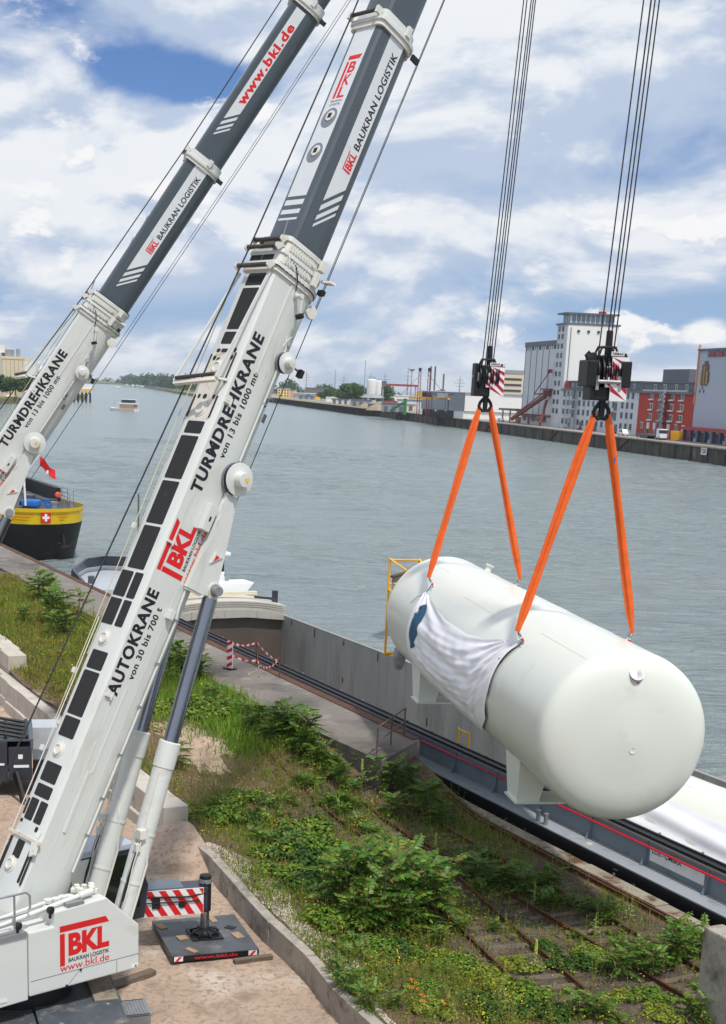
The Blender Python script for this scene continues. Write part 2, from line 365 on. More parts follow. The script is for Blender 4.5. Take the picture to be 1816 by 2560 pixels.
def gz(s, t):
    """height of the overgrown strip between the yard walls and the quay edge"""
    high = 1.30 + 0.06 * n2(s * 0.5, t * 0.6)
    low = 0.62 * (1 - smooth(-11.0, -7.4, t)) - 0.05 + 0.05 * n2(s * 0.6, t * 0.7, 2) * (1 - smooth(-7, -5.5, t))
    k = 1 - smooth(-4.5, 4.8, s - (t + 6) * 0.30)
    return low * (1 - k) + high * k
def ground_sheet(name, s0, s1, t0, t1, ds, dt, fn, material):
    ns, nt_ = int((s1 - s0) / ds), int((t1 - t0) / dt)
    mb = MB().grid(lambda u, v: Q(s0 + (s1 - s0) * u, t0 + (t1 - t0) * v, fn(s0 + (s1 - s0) * u, t0 + (t1 - t0) * v)), ns, nt_)
    return tag(mb.build(name, material, smooth=60), kind='structure')
def t_wall(s): return -11.12 - 0.058 * (s - 5.3) if s > 4 else -11.0
mbg = MB().grid(lambda u, v: (lambda s: (lambda t: Q(s, t, gz(s, t)))(t_wall(s) + (-0.42 - t_wall(s)) * v))(-90 + 134 * u), 300, 34)
tag(mbg.build('embankment', m_soil, smooth=60), kind='structure')
m_bed = mat('ballast bed', srgb(84, 72, 62), 0.95, var=0.3, vscale=1.5, bump=1.0, bscale=16, coords='World', dirt=[(srgb(122, 104, 86), 0.56, 0.70, 0.6), (srgb(60, 52, 46), .5, .64, 2.2), (srgb(134, 122, 108), .63, .68, 18)])
ground_sheet('track_bed', 1.0, 40, -7.9, -1.0, 0.45, 0.33, lambda s, t: gz(s, t) + .012 - .03 * smooth(-7.2, -7.9, t), m_bed)
mbp = MB()
NR, NA = 12, 40
mbp.add([Q(-3.0, -7.7, gz(-3.0, -7.7) + .05)] + [(lambda s_, t_: Q(s_, t_, gz(s_, t_) + .035 - .10 * (r_ / NR) ** 2.2 + .03 * math.sin(a_ * 1.9 + r_) * (r_ / NR)))(-3.0 + 3.6 * r_ / NR * math.cos(2 * math.pi * a_ / NA) * (1 + .18 * math.sin(3 * a_ * .157 * 2)), -7.7 + 1.7 * r_ / NR * math.sin(2 * math.pi * a_ / NA) * (1 + .2 * math.cos(5 * a_ * .157))) for r_ in range(1, NR + 1) for a_ in range(NA)],
        [(0, 1 + a_, 1 + (a_ + 1) % NA) for a_ in range(NA)] + [(1 + (r_ - 1) * NA + a_, 1 + r_ * NA + a_, 1 + r_ * NA + (a_ + 1) % NA, 1 + (r_ - 1) * NA + (a_ + 1) % NA) for r_ in range(1, NR) for a_ in range(NA)])
tag(mbp.build('sand_patch', m_sand, smooth=60), kind='structure')
MOUND = [(-3.75, 40.3, 1.5, 0.85), (-4.6, 39.6, 1.3, 0.35), (-2.9, 39.0, 0.9, 0.35)]
def yz(s, t):
    p = Q(s, t); z = 0.015 * n2(p.x * 0.8, p.y * 0.8) + 0.01 * n2(p.x * 2.1, p.y * 2.3, 4)
    for q_, ph in ((-14.2, 0.0), (-15.9, .6)):
        dd = (t - q_ - .25 * math.sin(s * .35 + ph)) / .22; z -= .035 * math.exp(-dd * dd) * (1 + .3 * math.sin(s * 16)); dd = abs(dd) - 1.9; z += .018 * math.exp(-dd * dd * 3)
    for mx, my, mr, mh in MOUND:
        d = math.hypot(p.x - mx, p.y - my) / mr
        z += mh * math.exp(-d * d * 1.2)
    return z
ground_sheet('yard_ground', -60, 46, -50, -11.3, 0.6, 0.6, lambda s, t: -0.07, m_sand)
ground_sheet('yard_sand', -8, 30, -24, -11.0, 0.2, 0.12, yz, m_sand)
# deep land body under everything on this bank
mb = MB().prism([(-130, -120), (60, -120), (60, -0.45), (-130, -0.45)], Q(0, 0, -4.5), QA, QW, (0, 0, 1), 4.2)
tag(mb.build('ground', m_soil), kind='structure')

# quay wall along the lower quay, with its broken concrete coping slabs
qw = empty('quay_wall', Q(2, 0), 0, 'weathered concrete quay wall with mossy coping beside the barge', 'quay wall')
MB().prism([(0.2, -0.45), (44, -0.45), (44, 0.0), (0.2, 0.0)], Q(0, 0, -4.4) - qw.location, QA, QW, (0, 0, 1), 4.33).build('wall_face', m_quay, qw)
s = 1.9; k = 0
while s < 40:
    ln = random.uniform(1.5, 2.3)
    o = MB().prism([(s, -0.47 - random.uniform(0, .06)), (s + ln - 0.03, -0.46), (s + ln - 0.03, 0.03), (s, 0.03)], Q(0, 0, -0.05 + random.uniform(-.02, .015)) - qw.location, QA, QW, (0, 0, 1), 0.10).build('coping_slab', m_quay, qw, bevel=0.015)
    s += ln

# raised platform with its rusty steel edge
pl = empty('quay_platform', Q(0, -1.5), 0, 'raised concrete quay platform with rusty steel edge along the water', 'platform')
MB().prism([(-120, -3.35), (-6, -3.35), (2.3, -2.85), (0.0, 0.0), (-120, 0.0)], Q(0, 0, -4.3) - pl.location, QA, QW, (0, 0, 1), 5.74).build('deck', m_plat, pl)
for i in range(30):
    s0 = -1.0 - i * 4.0
    MB().prism([(s0 - 3.97, -0.34), (s0, -0.34), (s0, 0.045), (s0 - 3.97, 0.045)], Q(0, 0, 1.40) - pl.location, QA, QW, (0, 0, 1), 0.075).build('edge_beam', m_rust, pl, bevel=0.012)
MB().prism([(-0.98, -0.34), (0.02, -0.34), (0.02, 0.02), (-0.98, 0.02)], Q(0, 0, 1.40) - pl.location, QA, QW, (0, 0, 1), 0.07).build('edge_beam', m_rust, pl)
# front coping and board-marked front wall
d = (Q(2.3, -2.85) - Q(0, 0)); d.normalize(); nrm = Vector((-d.y, d.x, 0)); nrm = nrm if nrm.dot(QA) > 0 else -nrm
MB().beam(Q(-.12, .1, 1.44), Q(2.4, -2.95, 1.44), 0.42, 0.12).build('front_coping', m_rust, pl, bevel=0.015)
for i in range(14):
    a, b = Q(0, 0) + d * (0.02 + i * 0.262), Q(0, 0) + d * (0.02 + i * 0.262 + 0.252)
    off = nrm * (0.045 + random.uniform(0, 0.012))
    MB().beam(a + off + Vector((0, 0, .35)), b + off + Vector((0, 0, .35)), 0.05, 2.0).build('board_mark', m_conc, pl)
m_puddle = mat('puddle water', srgb(120, 118, 112), 0.06, var=0.05)
pts = [(-63 + 4.6 * math.cos(a) * (1 + .12 * math.sin(3 * a)), -1.5 + 0.75 * math.sin(a) * (1 + .2 * math.cos(2 * a))) for a in [i * math.pi / 14 for i in range(28)]]
tag(MB().sheet(pts, Q(0, 0, 1.446), QA, QW).build('puddle', m_puddle), 'pale shiny rain puddle on the quay platform by the yellow ship', 'puddle')

# platform railing at the front end
rl = empty('platform_railing', Q(2.0, -2.6, 1.5), 0, 'rusty pipe railing at the front end of the quay platform', 'railing')
m_railing = mat('railing pipe', srgb(112, 92, 80), 0.7, 0.4, var=0.3, vscale=6)
ra, rb = Q(1.75, -2.75, 1.46), Q(-0.6, -0.35, 1.46)
for f in (0.0, 0.5, 1.0):
    p = ra.lerp(rb, f); MB().tube(p - rl.location, p + Vector((0, 0, 1.05)) - rl.location, 0.03).build('post', m_railing, rl)
for hz in (1.03, 0.52):
    MB().tube(ra + Vector((0, 0, hz)) - rl.location, rb + Vector((0, 0, hz)) - rl.location, 0.026).build('handrail', m_railing, rl)

# ------------------------------------------------------------------ railway tracks
def t_R2(s): return -3.95 + (-1.05 - 0.16 * (s - 13)) * smooth(-2, 13, s) if s < 13 else -5.0 - 0.16 * (s - 13)
def rail_curve(fn, s0, s1, step=1.0):
    n = int((s1 - s0) / step); return [(s0 + i * step, fn(s0 + i * step)) for i in range(n + 1)]
RAILP = [(-.065, 0), (.065, 0), (.065, .014), (.012, .03), (.012, .105), (.036, .115), (.036, .148), (-.036, .148), (-.036, .115), (-.012, .105), (-.012, .03), (-.065, .014)]
def rail(fn, s0, s1, parent, name='rail', zoff=0.0):
    secs = []
    for s, t in rail_curve(fn, s0, s1):
        p = Q(s, t, max(0.0, gz(s, t) - 0.02) * 0.9 + zoff - 0.02)
        d = (Q(s + .3, fn(s + .3)) - Q(s - .3, fn(s - .3))).normalized(); x = Vector((d.y, -d.x, 0))
        secs.append([p + x * a + Vector((0, 0, b)) - parent.location for a, b in RAILP])
    return MB().loft(secs).build(name, m_rail, parent)
def track(label, fa, fb, s0, s1, ls, every=0.66):
    root = empty('railway_track', Q((s0 + s1) / 2, (fa(10) + fb(10)) / 2), 0, label, 'railway track', 'disused tracks along the quay')
    rail(fa, s0, s1, root); rail(fb, s0, s1, root)
    sl = MB().box((0, 0, 0), (0.24, 2.45, 0.14)).mesh('sleeper', m_wood, bevel=0.015)
    s = ls[0]
    while s < ls[1]:
        ta, tb = fa(s), fb(s); tm = (ta + tb) / 2; c = Q(s, tm, max(0, gz(s, tm)) * 0.9 - 0.058 + random.uniform(-.025, .012))
        o = link('sleeper', sl, root); o.location = c - root.location
        d = (Q(s + .3, (fa(s + .3) + fb(s + .3)) / 2) - Q(s - .3, (fa(s - .3) + fb(s - .3)) / 2)); o.rotation_euler = (0, 0, math.atan2(d.y, d.x) + random.uniform(-.03, .03))
        o.scale = (random.uniform(.85, 1.05), random.uniform(.95, 1.03), 1); s += every * random.uniform(.93, 1.07)
    return root
track('rusty overgrown railway track nearest the yard wall', lambda s: t_R2(s) - 1.47, t_R2, -9, 30, (-6, 29))
track('rusty railway track half hidden by weeds between two others', lambda s: -3.82, lambda s: -2.35, 0, 34, (3, 33))
cr = empty('crane_rail', Q(15, -0.7), 0, 'rusty double crane rail set beside the quay coping', 'rail')
rail(lambda s: -0.62, 2, 38, cr, zoff=-.03); rail(lambda s: -0.76, 2, 38, cr, zoff=-.035)

# ------------------------------------------------------------------ low retaining wall of the yard
lw = empty('retaining_wall', (-1, 33.5, 0), 0, 'low grey concrete retaining wall between sandy yard and gravel strip', 'wall')
LWP = [(-3.95, 40.2), (-2.85, 38.0), (-1.93, 35.6), (-1.0, 33.25), (-0.05, 31.2), (0.58, 29.35), (1.45, 27.5), (2.4, 25.6), (3.4, 23.4)]
for i in range(len(LWP) - 1):
    a, b = Vector((*LWP[i], 0)), Vector((*LWP[i + 1], 0)); d = (b - a).normalized(); nx = Vector((-d.y, d.x, 0)); nx = nx if nx.x > 0 else -nx
    off = random.uniform(-.02, .03); hz = 0.66 + random.uniform(-.02, .02)
    ln = (b - a).length
    MB().prism([(0, 0), (ln - .012, 0), (ln - .012, .27), (0, .27)], a + nx * off - lw.location + Vector((0, 0, -.25)), d, nx, (0, 0, 1), hz + .25).build('wall_panel', m_conc, lw, bevel=0.018)

# stacked cast concrete blocks
bw = empty('block_wall', Q(-12, -11, 0), 0, 'wall of stacked pale concrete blocks holding back the grassy bank', 'wall')
bl = MB().box((0, 0, 0), (1.58, 0.8, 0.79)).mesh('block', m_block, bevel=0.03)
for layer, (z, s0, s1, t) in enumerate(((-0.02, -46, 4.3, -11.15), (0.78, -46, 4.3, -11.05), (1.58, -46, -16.6, -10.75))):
    s = s1 - 0.8 - (0.5 if layer == 1 else 0) * 0
    while s > s0:
        o = link('block', bl, bw); o.location = Q(s, t + random.uniform(-.03, .03) + (0.35 * smooth(-14, -20, s)), z + 0.0) - bw.location
        o.rotation_euler = (0, 0, QROT + random.uniform(-.015, .015)); s -= 1.61
# tall concrete post at the right
cp = MB().box((0, 0, 0.97), (0.55, 1.6, 2.3))
o = cp.build('concrete_barrier', m_conc, bevel=0.05); o.location = (9.62, 29.75, 0); o.rotation_euler = (0, 0, 0.45)
tag(o, 'upright weathered concrete slab standing at the lower right corner', 'barrier')

# gravel behind the low wall
def stones(name, n, region, size, material, zf):
    base = np.array([[1, 0, 0], [-1, 0, 0], [0, 1, 0], [0, -1, 0], [0, 0, .7], [0, 0, -.7]], float)
    F0 = np.array([[0, 2, 4], [2, 1, 4], [1, 3, 4], [3, 0, 4], [2, 0, 5], [1, 2, 5], [3, 1, 5], [0, 3, 5]])
    V = []; F = []
    for i in range(n):
        s, t = region(); p = Q(s, t); r = size * RNG.uniform(.5, 1.4); a = RNG.uniform(0, 6.28)
        b = base * np.array([r, r * RNG.uniform(.6, 1), r * RNG.uniform(.6, 1)]); c, q = math.cos(a), math.sin(a)
        b = b @ np.array([[c, q, 0], [-q, c, 0], [0, 0, 1]]); V.append(b + np.array([p.x, p.y, zf(s, t) + r * .25])); F.append(F0 + 6 * i)
    return np_obj(name, np.concatenate(V), np.concatenate(F), material)
m_gravel = mat('pale gravel', srgb(190, 180, 168), 0.9, island=[srgb(196, 186, 172), srgb(152, 140, 126), srgb(212, 204, 192), srgb(120, 110, 100), srgb(174, 160, 142)])
tag(stones('gravel', 9000, lambda: (lambda s: (s, t_wall(s) + .25 + RNG.uniform(0, 1) * max(.15, 1.1 + .4 * math.sin(s * .9) - .13 * abs(s - 11))))(RNG.uniform(6.2, 19)), 0.035, m_gravel, lambda s, t: gz(s, t)), 'pale gravel strip lying behind the low yard wall', 'gravel', kind='stuff')
m_ballast = mat('track ballast', srgb(112, 100, 90), 0.95, island=[srgb(92, 78, 68), srgb(70, 60, 52), srgb(112, 98, 86), srgb(80, 66, 58), srgb(96, 84, 74), srgb(150, 142, 132)])
tag(stones('ballast', 14000, lambda: (RNG.uniform(3, 27), RNG.uniform(-8.0, -1.0)), 0.032, m_ballast, lambda s, t: gz(s, t)), 'dark brown track ballast between the rails', 'ballast', kind='stuff')
tag(stones('yard_pebbles', 3500, lambda: (RNG.uniform(5, 24), RNG.uniform(-17, -11.6)), 0.016, m_gravel, lambda s, t: yz(s, t)), 'small pebbles strewn over the sandy yard', 'pebbles', kind='stuff')

# ================================================================== far banks
# opposite bank: straight quay wall, x = 109 - 0.152 (y - 395)
def BK(y, off=0.0, z=0.0):
    return Vector((109 - 0.152 * (y - 395) + off * 0.9886, y + off * 0.1503, z))
BANK_Z = 1.6
mb = MB().prism([(BK(0).x, 0), (BK(1480).x, 1480), (-260, 2300), (-420, 3300), (-700, 5200), (6000, 6000), (6000, 0)], (0, 0, -3.5), (1, 0, 0), (0, 1, 0), (0, 0, 1), 3.5 + BANK_Z)
tag(mb.build('far_bank', m_apron), kind='structure')
fwall = empty('far_quay_wall', BK(500), 0, 'long dark stained quay wall along the opposite bank', 'quay wall')
y = 300.0
while y < 900:
    ln = 12.0; a, b = BK(y), BK(y + ln - 0.35)
    MB().prism([(0, -.25), ((b - a).length, -.25), ((b - a).length, .3), (0, .3)], a - fwall.location + Vector((0, 0, -3.6)), (b - a).normalized(), Vector((0.9886, 0.1503, 0)), (0, 0, 1), 5.05 + random.uniform(-.05, .05)).build('wall_panel', m_darkwall, fwall)
    MB().box(b - fwall.location + Vector((-.2, 0, -0.9)), (0.7, 0.7, 5.0)).build('fender_post', m_darkwall, fwall)
    y += ln
a, b = BK(900), BK(1480)
o = MB().prism([(0, -.2), ((b - a).length, -.2), ((b - a).length, .4), (0, .4)], a - fwall.location + Vector((0, 0, -3.6)), (b - a).normalized(), Vector((0.9886, 0.1503, 0)), (0, 0, 1), 5.0).build('wall_run', m_darkwall, fwall)
mb = MB()
for y in range(300, 1480, 6):
    a, b = BK(y, -0.35, BANK_Z - .22), BK(y + 5.9, -0.35, BANK_Z - .22); mb.beam(a - fwall.location, b - fwall.location, 0.9, 0.35)
mb.build('coping', m_quay, fwall)
for y in (470, 545, 640, 735, 830):     # mooring ladders set slantwise in the wall
    a = BK(y, -.55, 1.2); b = BK(y + 9, -.55, -2.6); MB().beam(a - fwall.location, b - fwall.location, .5, .5).build('slant_ladder', m_rust, fwall)
m_sign = mat('white sign', (0.8, 0.8, 0.8), 0.5); m_ink = mat('black print', (0.012, 0.012, 0.014), 0.5, var=0)
p = BK(410, -.42, 0.2); sg = empty('bank_number_sign', p, 0, 'small white number sign on the dark opposite quay wall', 'sign')
ux = (BK(400) - BK(410)).normalized()
MB().prism([(-2, -1), (2, -1), (2, 1), (-2, 1)], (0, 0, 0), ux, (0, 0, 1), (-.9886, -.15, 0), .1).build('plate', m_sign, sg)
add_text(MB(), '120', Vector((-.12, -.02, 0)), ux, (0, 0, 1), -1.4, -.6, 2.8, 1.2, .03).build('lettering', m_ink, sg)
tag(MB().sheet([(0, -10), (580, -10), (580, 4), (0, 4)], BK(1480, 0, BANK_Z + .02), (BK(900) - BK(1480)).normalized(), (0.9886, .15, 0)).build('bank_verge', m_bankgrass), kind='structure')
mb = MB()
for i, (x, y) in enumerate([(-54, 1480), (-78, 1560), (-110, 1660)]): pass
mb.prism([(-52, 1470), (-150, 1640), (-260, 2300), (-200, 2300), (-20, 1470)], (0, 0, -3.2), (1, 0, 0), (0, 1, 0), (0, 0, 1), 3.6)
tag(mb.build('green_bank', m_bankgrass), kind='structure')
mb = MB().prism([(-186, 780), (-196, 1180), (-260, 1300), (-900, 1300), (-900, 600), (-186, 600)], (0, 0, -3.3), (1, 0, 0), (0, 1, 0), (0, 0, 1), 3.8)
tag(mb.build('left_bank', m_bankgrass), kind='structure')
mb = MB().prism([(-2600, 4300), (-380, 4300), (-380, 7000), (-2600, 7000)], (0, 0, -3.3), (1, 0, 0), (0, 1, 0), (0, 0, 1), 5)
tag(mb.build('far_shore', m_bankgrass), kind='structure')
# ================================================================== cranes
W_ = srgb(210, 213, 208)
m_white = mat('crane white paint', W_, 0.4, var=0.03, vscale=0.8, coat=0.12, stretch=(2.2, .5, 2.2), dirt=[(srgb(190, 186, 174), 0.54, 0.80, 1.4), (srgb(168, 158, 140), 0.66, 0.82, 6)])
m_white_dirty = mat('worn white paint', srgb(216, 214, 204), 0.55, var=0.06, vscale=2, dirt=[(srgb(120, 108, 90), 0.60, 0.80, 4.0)])
m_dgrey = mat('boom grey paint', srgb(74, 83, 90), 0.38, var=0.07, vscale=0.7, coat=0.2, stretch=(3, 0.3, 3), dirt=[(srgb(112, 120, 122), 0.6, 0.8, 2.0)])
m_band = mat('boom pale band', srgb(212, 216, 218), 0.45, var=0.03, dirt=[(srgb(186, 184, 178), 0.62, 0.8, 3)])
m_pad = mat('black anti slip pad', srgb(36, 36, 38), 0.85, var=0.15, vscale=6, bump=0.3, bscale=120, dirt=[(srgb(84, 80, 76), 0.62, 0.80, 5)], stretch=(2, .35, 2))
m_red = mat('signal red', srgb(212, 24, 28), 0.45, var=0.03)
m_txt = mat('navy black lettering', srgb(26, 24, 34), 0.45, var=0)
m_chrome = mat('polished rod', srgb(150, 153, 160), 0.2, 1.0, var=0.04)
m_black = mat('black steel', srgb(30, 30, 33), 0.5, 0.2, var=0.2, vscale=4, dirt=[(srgb(80, 66, 54), 0.64, 0.82, 6)])
m_dblue = mat('dark carrier paint', srgb(44, 48, 60), 0.4, var=0.08, coat=0.2, dirt=[(srgb(112, 96, 84), 0.62, 0.85, 2.5)])
m_steel = mat('grey galvanised steel', srgb(158, 160, 162), 0.5, 0.6, var=0.12, vscale=5)
m_deck = mat('worn carrier deck plate', srgb(96, 100, 104), 0.55, 0.3, var=0.25, vscale=1.5, bump=0.3, bscale=50, dirt=[(srgb(150, 136, 122), 0.55, 0.75, 1.3), (srgb(180, 176, 172), 0.62, 0.72, 4)])
m_rope = mat('wire rope', srgb(62, 60, 60), 0.6, 0.5, var=0.1)
m_glass = mat('cab glass', srgb(16, 24, 22), 0.06, var=0.0, coat=0.4)
m_green = mat('green glass', srgb(120, 160, 146), 0.08, var=0.05)
m_lime = mat('lime vest', srgb(190, 230, 20), 0.7, var=0.1)
m_yellow = mat('warning yellow', srgb(238, 190, 20), 0.5, var=0.04)
SC = 0.989
PX, PY, PZ = Vector((1, 0, 0)), Vector((0, 1, 0)), Vector((0, 0, 1))

def boom_profile(hw, top, bot, ch=0.075, infl=0.0):
    hw += infl; top += infl; bot -= infl
    H = top - bot; half = [(hw - ch - .03, top), (hw - .035, top - .03), (hw, top - ch), (hw, top - H * 0.56), (hw * .965, top - H * .70), (hw * .86, top - H * .82), (hw * .68, top - H * .91), (hw * .42, top - H * .975), (hw * .14, bot)]
    return half + [(-x, z) for x, z in reversed(half)]
def boom_loft(prof, y0, y1): return [[Vector((x, y, z)) for x, z in prof] for y in (y0, y1)]
P1 = boom_profile(0.508, 0.0, -1.33); P2 = boom_profile(0.445, -0.17, -1.25, 0.09); P3 = boom_profile(0.405, -0.21, -1.21, 0.09); P4 = boom_profile(0.36, -0.25, -1.15, 0.08)

def logo(mb_r, mb_k, o, ux, uy, x0, y0, w, h, sub=True):
    """red bar over post and letters BKL, small line of text below, in a box w x h with its lower left corner at x0, y0"""
    mb_r.sheet([(x0, y0 + h * .82), (x0 + w * .95, y0 + h * .82), (x0 + w * 1.0, y0 + h), (x0 + w * .0, y0 + h)][::1], o, ux, uy)
    mb_r.sheet([(x0, y0), (x0 + w * .085, y0), (x0 + w * .085, y0 + h * .78), (x0, y0 + h * .78)], o, ux, uy)
    add_text(mb_r, 'BKL', o, ux, uy, x0 + w * .155, y0 + h * .24, w * .845, h * .52, 0.045)
    if sub: add_text(mb_k, 'BAUKRAN LOGISTIK', o, ux, uy, x0 + w * .155, y0 + h * .05, w * .845, h * .125, 0.012)

def make_boom_parts(base, s2, s3):
    """sub-parts in boom coordinates: x right, y along the boom, z out of its top face"""
    # ---- anti slip pads
    pads = [(2.40, 2.66, -.30, .28), (2.73, 3.14, -.31, .27), (3.71, 4.14, -.32, .25), (4.19, 5.15, -.32, .25), (5.20, 5.60, -.31, .25),
            (6.17, 6.74, -.43, -.02), (6.17, 6.74, .06, .34), (6.79, 7.35, -.43, -.01), (6.79, 7.35, .06, .35), (7.42, 8.36, -.31, .28), (8.42, 9.36, -.31, .28), (9.42, 10.37, -.31, .29), (10.43, 10.70, -.28, .30),
            (12.24, 12.32, -.30, -.18), (12.24, 12.32, -.14, .11), (12.43, 12.70, -.27, .20), (12.76, 13.69, -.27, .27), (13.75, 14.02, -.26, .32),
            (1.88, 2.34, -.31, -.02), (1.88, 2.34, .05, .33), (1.95, 2.30, -.42, -.35), (1.09, 1.46, -.19, .08), (.72, 1.46, -.49, -.40), (.66, 1.47, .33, .41), (.64, 1.26, .44, .50), (.74, 1.24, -.505, -.51 + .03 - .0),
            (10.78, 11.28, -.43, -.37), (10.78, 11.28, .33, .39), (11.20, 11.30, -.30, -.22), (11.20, 11.30, -.12, .0), (11.20, 11.30, .20, .28), (11.66, 12.2, -.44, -.39), (11.56, 12.24, .36, .41),
            (12.06, 12.16, -.32, -.22), (12.02, 12.12, -.18, -.08), (12.08, 12.18, .26, .34), (12.24, 12.34, .28, .36), (11.60, 11.70, .16, .25), (1.78, 1.86, -.40, -.31), (1.72, 1.83, .22, .33)]
    for s0, s1, l0, l1 in pads:
        if l1 - l0 < .02: continue
        s0, s1 = s0 * SC, s1 * SC; r = min(.025, (l1 - l0) * .3, (s1 - s0) * .3)
        poly = [(l0 + r, s0), (l1 - r, s0), (l1, s0 + r), (l1, s1 - r), (l1 - r, s1), (l0 + r, s1), (l0, s1 - r), (l0, s0 + r)]
        MB().prism(poly, (0, 0, -.002), PX, PY, PZ, .009).build('anti_slip_pad', m_pad, base)
    # ---- grimy strips and grease stained plate on the top face
    m_grime = mat('grimy white paint', srgb(206, 200, 186), .65, var=.08, vscale=2, stretch=(6, .5, 6), dirt=[(srgb(128, 112, 90), .50, .72, 1.6), (srgb(96, 84, 68), .62, .74, 4)])
    MB().box2((-.47, 5.4, -.004), (-.445, 12.9, .0015)).build('grimy_strip', m_grime, base)
    MB().box2((-.40, 10.62, -.004), (.36, 12.12, .0012)).build('stained_plate', mat('grease stained paint', srgb(212, 208, 196), .6, var=.05, dirt=[(srgb(150, 136, 114), .54, .72, 3.5), (srgb(84, 72, 58), .64, .74, 7)]), base)
    # ---- round bosses on the top face
    for s, l in ((3.43, -.08), (5.88, -.09), (10.98, -.02), (11.90, -.05), (.93, -.12)):
        mb = MB().lathe([(-.002, .175), (.012, .175), (.016, .13), (.05, .125), (.055, .09), (.035, .085), (.034, .0)], (l, s * SC, 0), (0, 0, 1), 24)
        mb.build('locking_boss', m_white_dirty, base, smooth=35)
    # ---- fine longitudinal plates, conduit and rails on the right side
    for a_, b_ in (((.505, 1.9, -.10), (.5105, 13.9, -.088)), ((.505, 3.2, -.565), (.520, 5.05, -.535)), ((.505, 11.95, -.57), (.526, 13.9, -.53)), ((.505, 1.2, -.36), (.514, 4.7, -.345)), ((.505, 1.2, -.795), (.512, 7.4, -.785))):
        MB().box2(a_, b_).build('side_rib', m_white, base)
    MB().box2((.505, 1.9, -.50), (.535, 3.2, -.44)).build('side_rail', m_white, base)
    MB().path([(.50, 1.2, -1.03), (.50, 6.7, -1.04), (.525, 6.95, -.97), (.525, 7.5, -.95), (.515, 8.6, -1.0), (.515, 12.7, -.99), (.51, 12.95, -.9)], .028, 8).build('conduit', m_white, base, smooth=50)
    for s in (2.0, 2.8, 3.75, 4.8, 5.75, 6.7, 10.2, 11.5, 12.8): MB().box((.515, s, -1.02), (.05, .035, .10)).build('pipe_clip', m_steel, base)
    for s, q in ((4.75, -.20), (8.06, -.16), (11.1, -.16)):
        MB().box((.53, s, q), (.06, .05, .16)).box((.56, s + .02, q - .06), (.03, .16, .03)).build('side_bracket', m_white_dirty, base)
    MB().box((.56, 6.75, -.82), (.12, .20, .13)).build('junction_box', m_white, base, bevel=.012)
    MB().box((.60, 8.85, -.73), (.18, .56, .20)).build('control_cabinet', m_white, base, bevel=.012)
    MB().box((.697, 8.83, -.73), (.008, .09, .04)).build('cabinet_latch', m_black, base)
    MB().path([(.53, 9.6, -1.0), (.60, 9.45, -.95), (.62, 9.25, -.93), (.60, 9.1, -.99), (.63, 8.9, -.97), (.60, 8.6, -.98)], .014, 6).build('cable', m_white_dirty, base)
    # ---- rope drums on the side
    for s, q, rr, dp in ((9.84, -1.03, .335, .30), (12.45, -1.06, .215, .26)):
        MB().lathe([(.0, rr * .97), (.03, rr), (.06, rr)], (.505, s, q), PX, 32).build('drum_back_plate', mat('drum grey', srgb(120, 126, 134), .5), base, smooth=35)
        MB().lathe([(.06, rr * .90), (dp * .58, rr * .90)], (.505, s, q), PX, 32).build('drum_core', m_black, base, smooth=35)
        MB().lathe([(dp * .58, rr * 1.0), (dp * .66, rr * 1.01), (dp * .68, rr * .93), (dp * .68, rr * .55), (dp * .72, rr * .48), (dp * 1.15, rr * .46), (dp * 1.3, rr * .42), (dp * 1.33, rr * .1), (dp * 1.33, 0)], (.505, s, q), PX, 36).build('drum_flange', m_white, base, smooth=35)
        if rr > .3:
            MB().sheet([(-.06, -.05), (.06, -.05), (0, .06)], (.505 + dp * 1.34 + .003, s + .02, q - .02), PY, PZ).build('warning_triangle', m_yellow, base)
    # ---- luffing cylinder bracket plates
    for sx in (-1, 1):
        poly = [(7.40, -.88), (7.40, -1.30), (7.46, -1.56), (7.58, -1.68), (7.72, -1.60), (8.65, -1.42), (9.5, -1.22), (9.5, -.95)]
        MB().prism(poly, (sx * .50 - (.0 if sx > 0 else .12), 0, 0), PY, PZ, PX, .12).build('cylinder_bracket', m_white, base, bevel=.01)
    MB().box2((.52, 7.36, -.9), (.60, 7.44, -1.3)).build('bracket_rib', m_white, base)
    MB().lathe([(-.80, .10), (.80, .10)], (0, 7.60, -1.55), PX, 20).build('pivot_pin', m_steel, base)
    MB().lathe([(0, .13), (.04, .13), (.045, .08), (.07, .08)], (.62, 7.60, -1.55), PX, 24).build('pin_cap', m_steel, base, smooth=40)
    # ---- lettering on the right side
    o = Vector((.511, 0, 0)); k = MB(); r = MB(); o2 = Vector((.5125, 0, 0))
    add_text(k, 'AUTOKRANE', o2, PY, PZ, 4.79, -.405, 2.27, .285, 0.040, spacing=1.13); k.build('lettering', m_txt, base)
    k = MB(); add_text(k, 'von 30 bis 700 t', o2, PY, PZ, 5.22, -.615, 1.56, .150, 0.022, spacing=1.12); k.build('lettering', m_txt, base)
    k = MB(); add_text(k, 'TURMDREHKRANE', o2, PY, PZ, 9.19, -.415, 3.47, .285, 0.040, spacing=1.13); k.build('lettering', m_txt, base)
    k = MB(); add_text(k, 'von 13 bis 1000 mt', o2, PY, PZ, 10.07, -.615, 1.86, .150, 0.022, spacing=1.12); k.build('lettering', m_txt, base)
    k = MB()
    r.sheet([(7.46, -.215), (8.50, -.215), (8.56, -.115), (7.46, -.115)], o2, PY, PZ); r.sheet([(7.46, -.775), (7.57, -.775), (7.57, -.235), (7.46, -.235)], o2, PY, PZ)
    add_text(r, 'BKL', o2, PY, PZ, 7.66, -.655, .90, .39, 0.05)
    r.build('emblem', m_red, base)
    add_text(k, 'BAUKRAN LOGISTIK', o2, PY, PZ, 7.66, -.775, .91, .075, 0.015); k.build('lettering', m_txt, base)
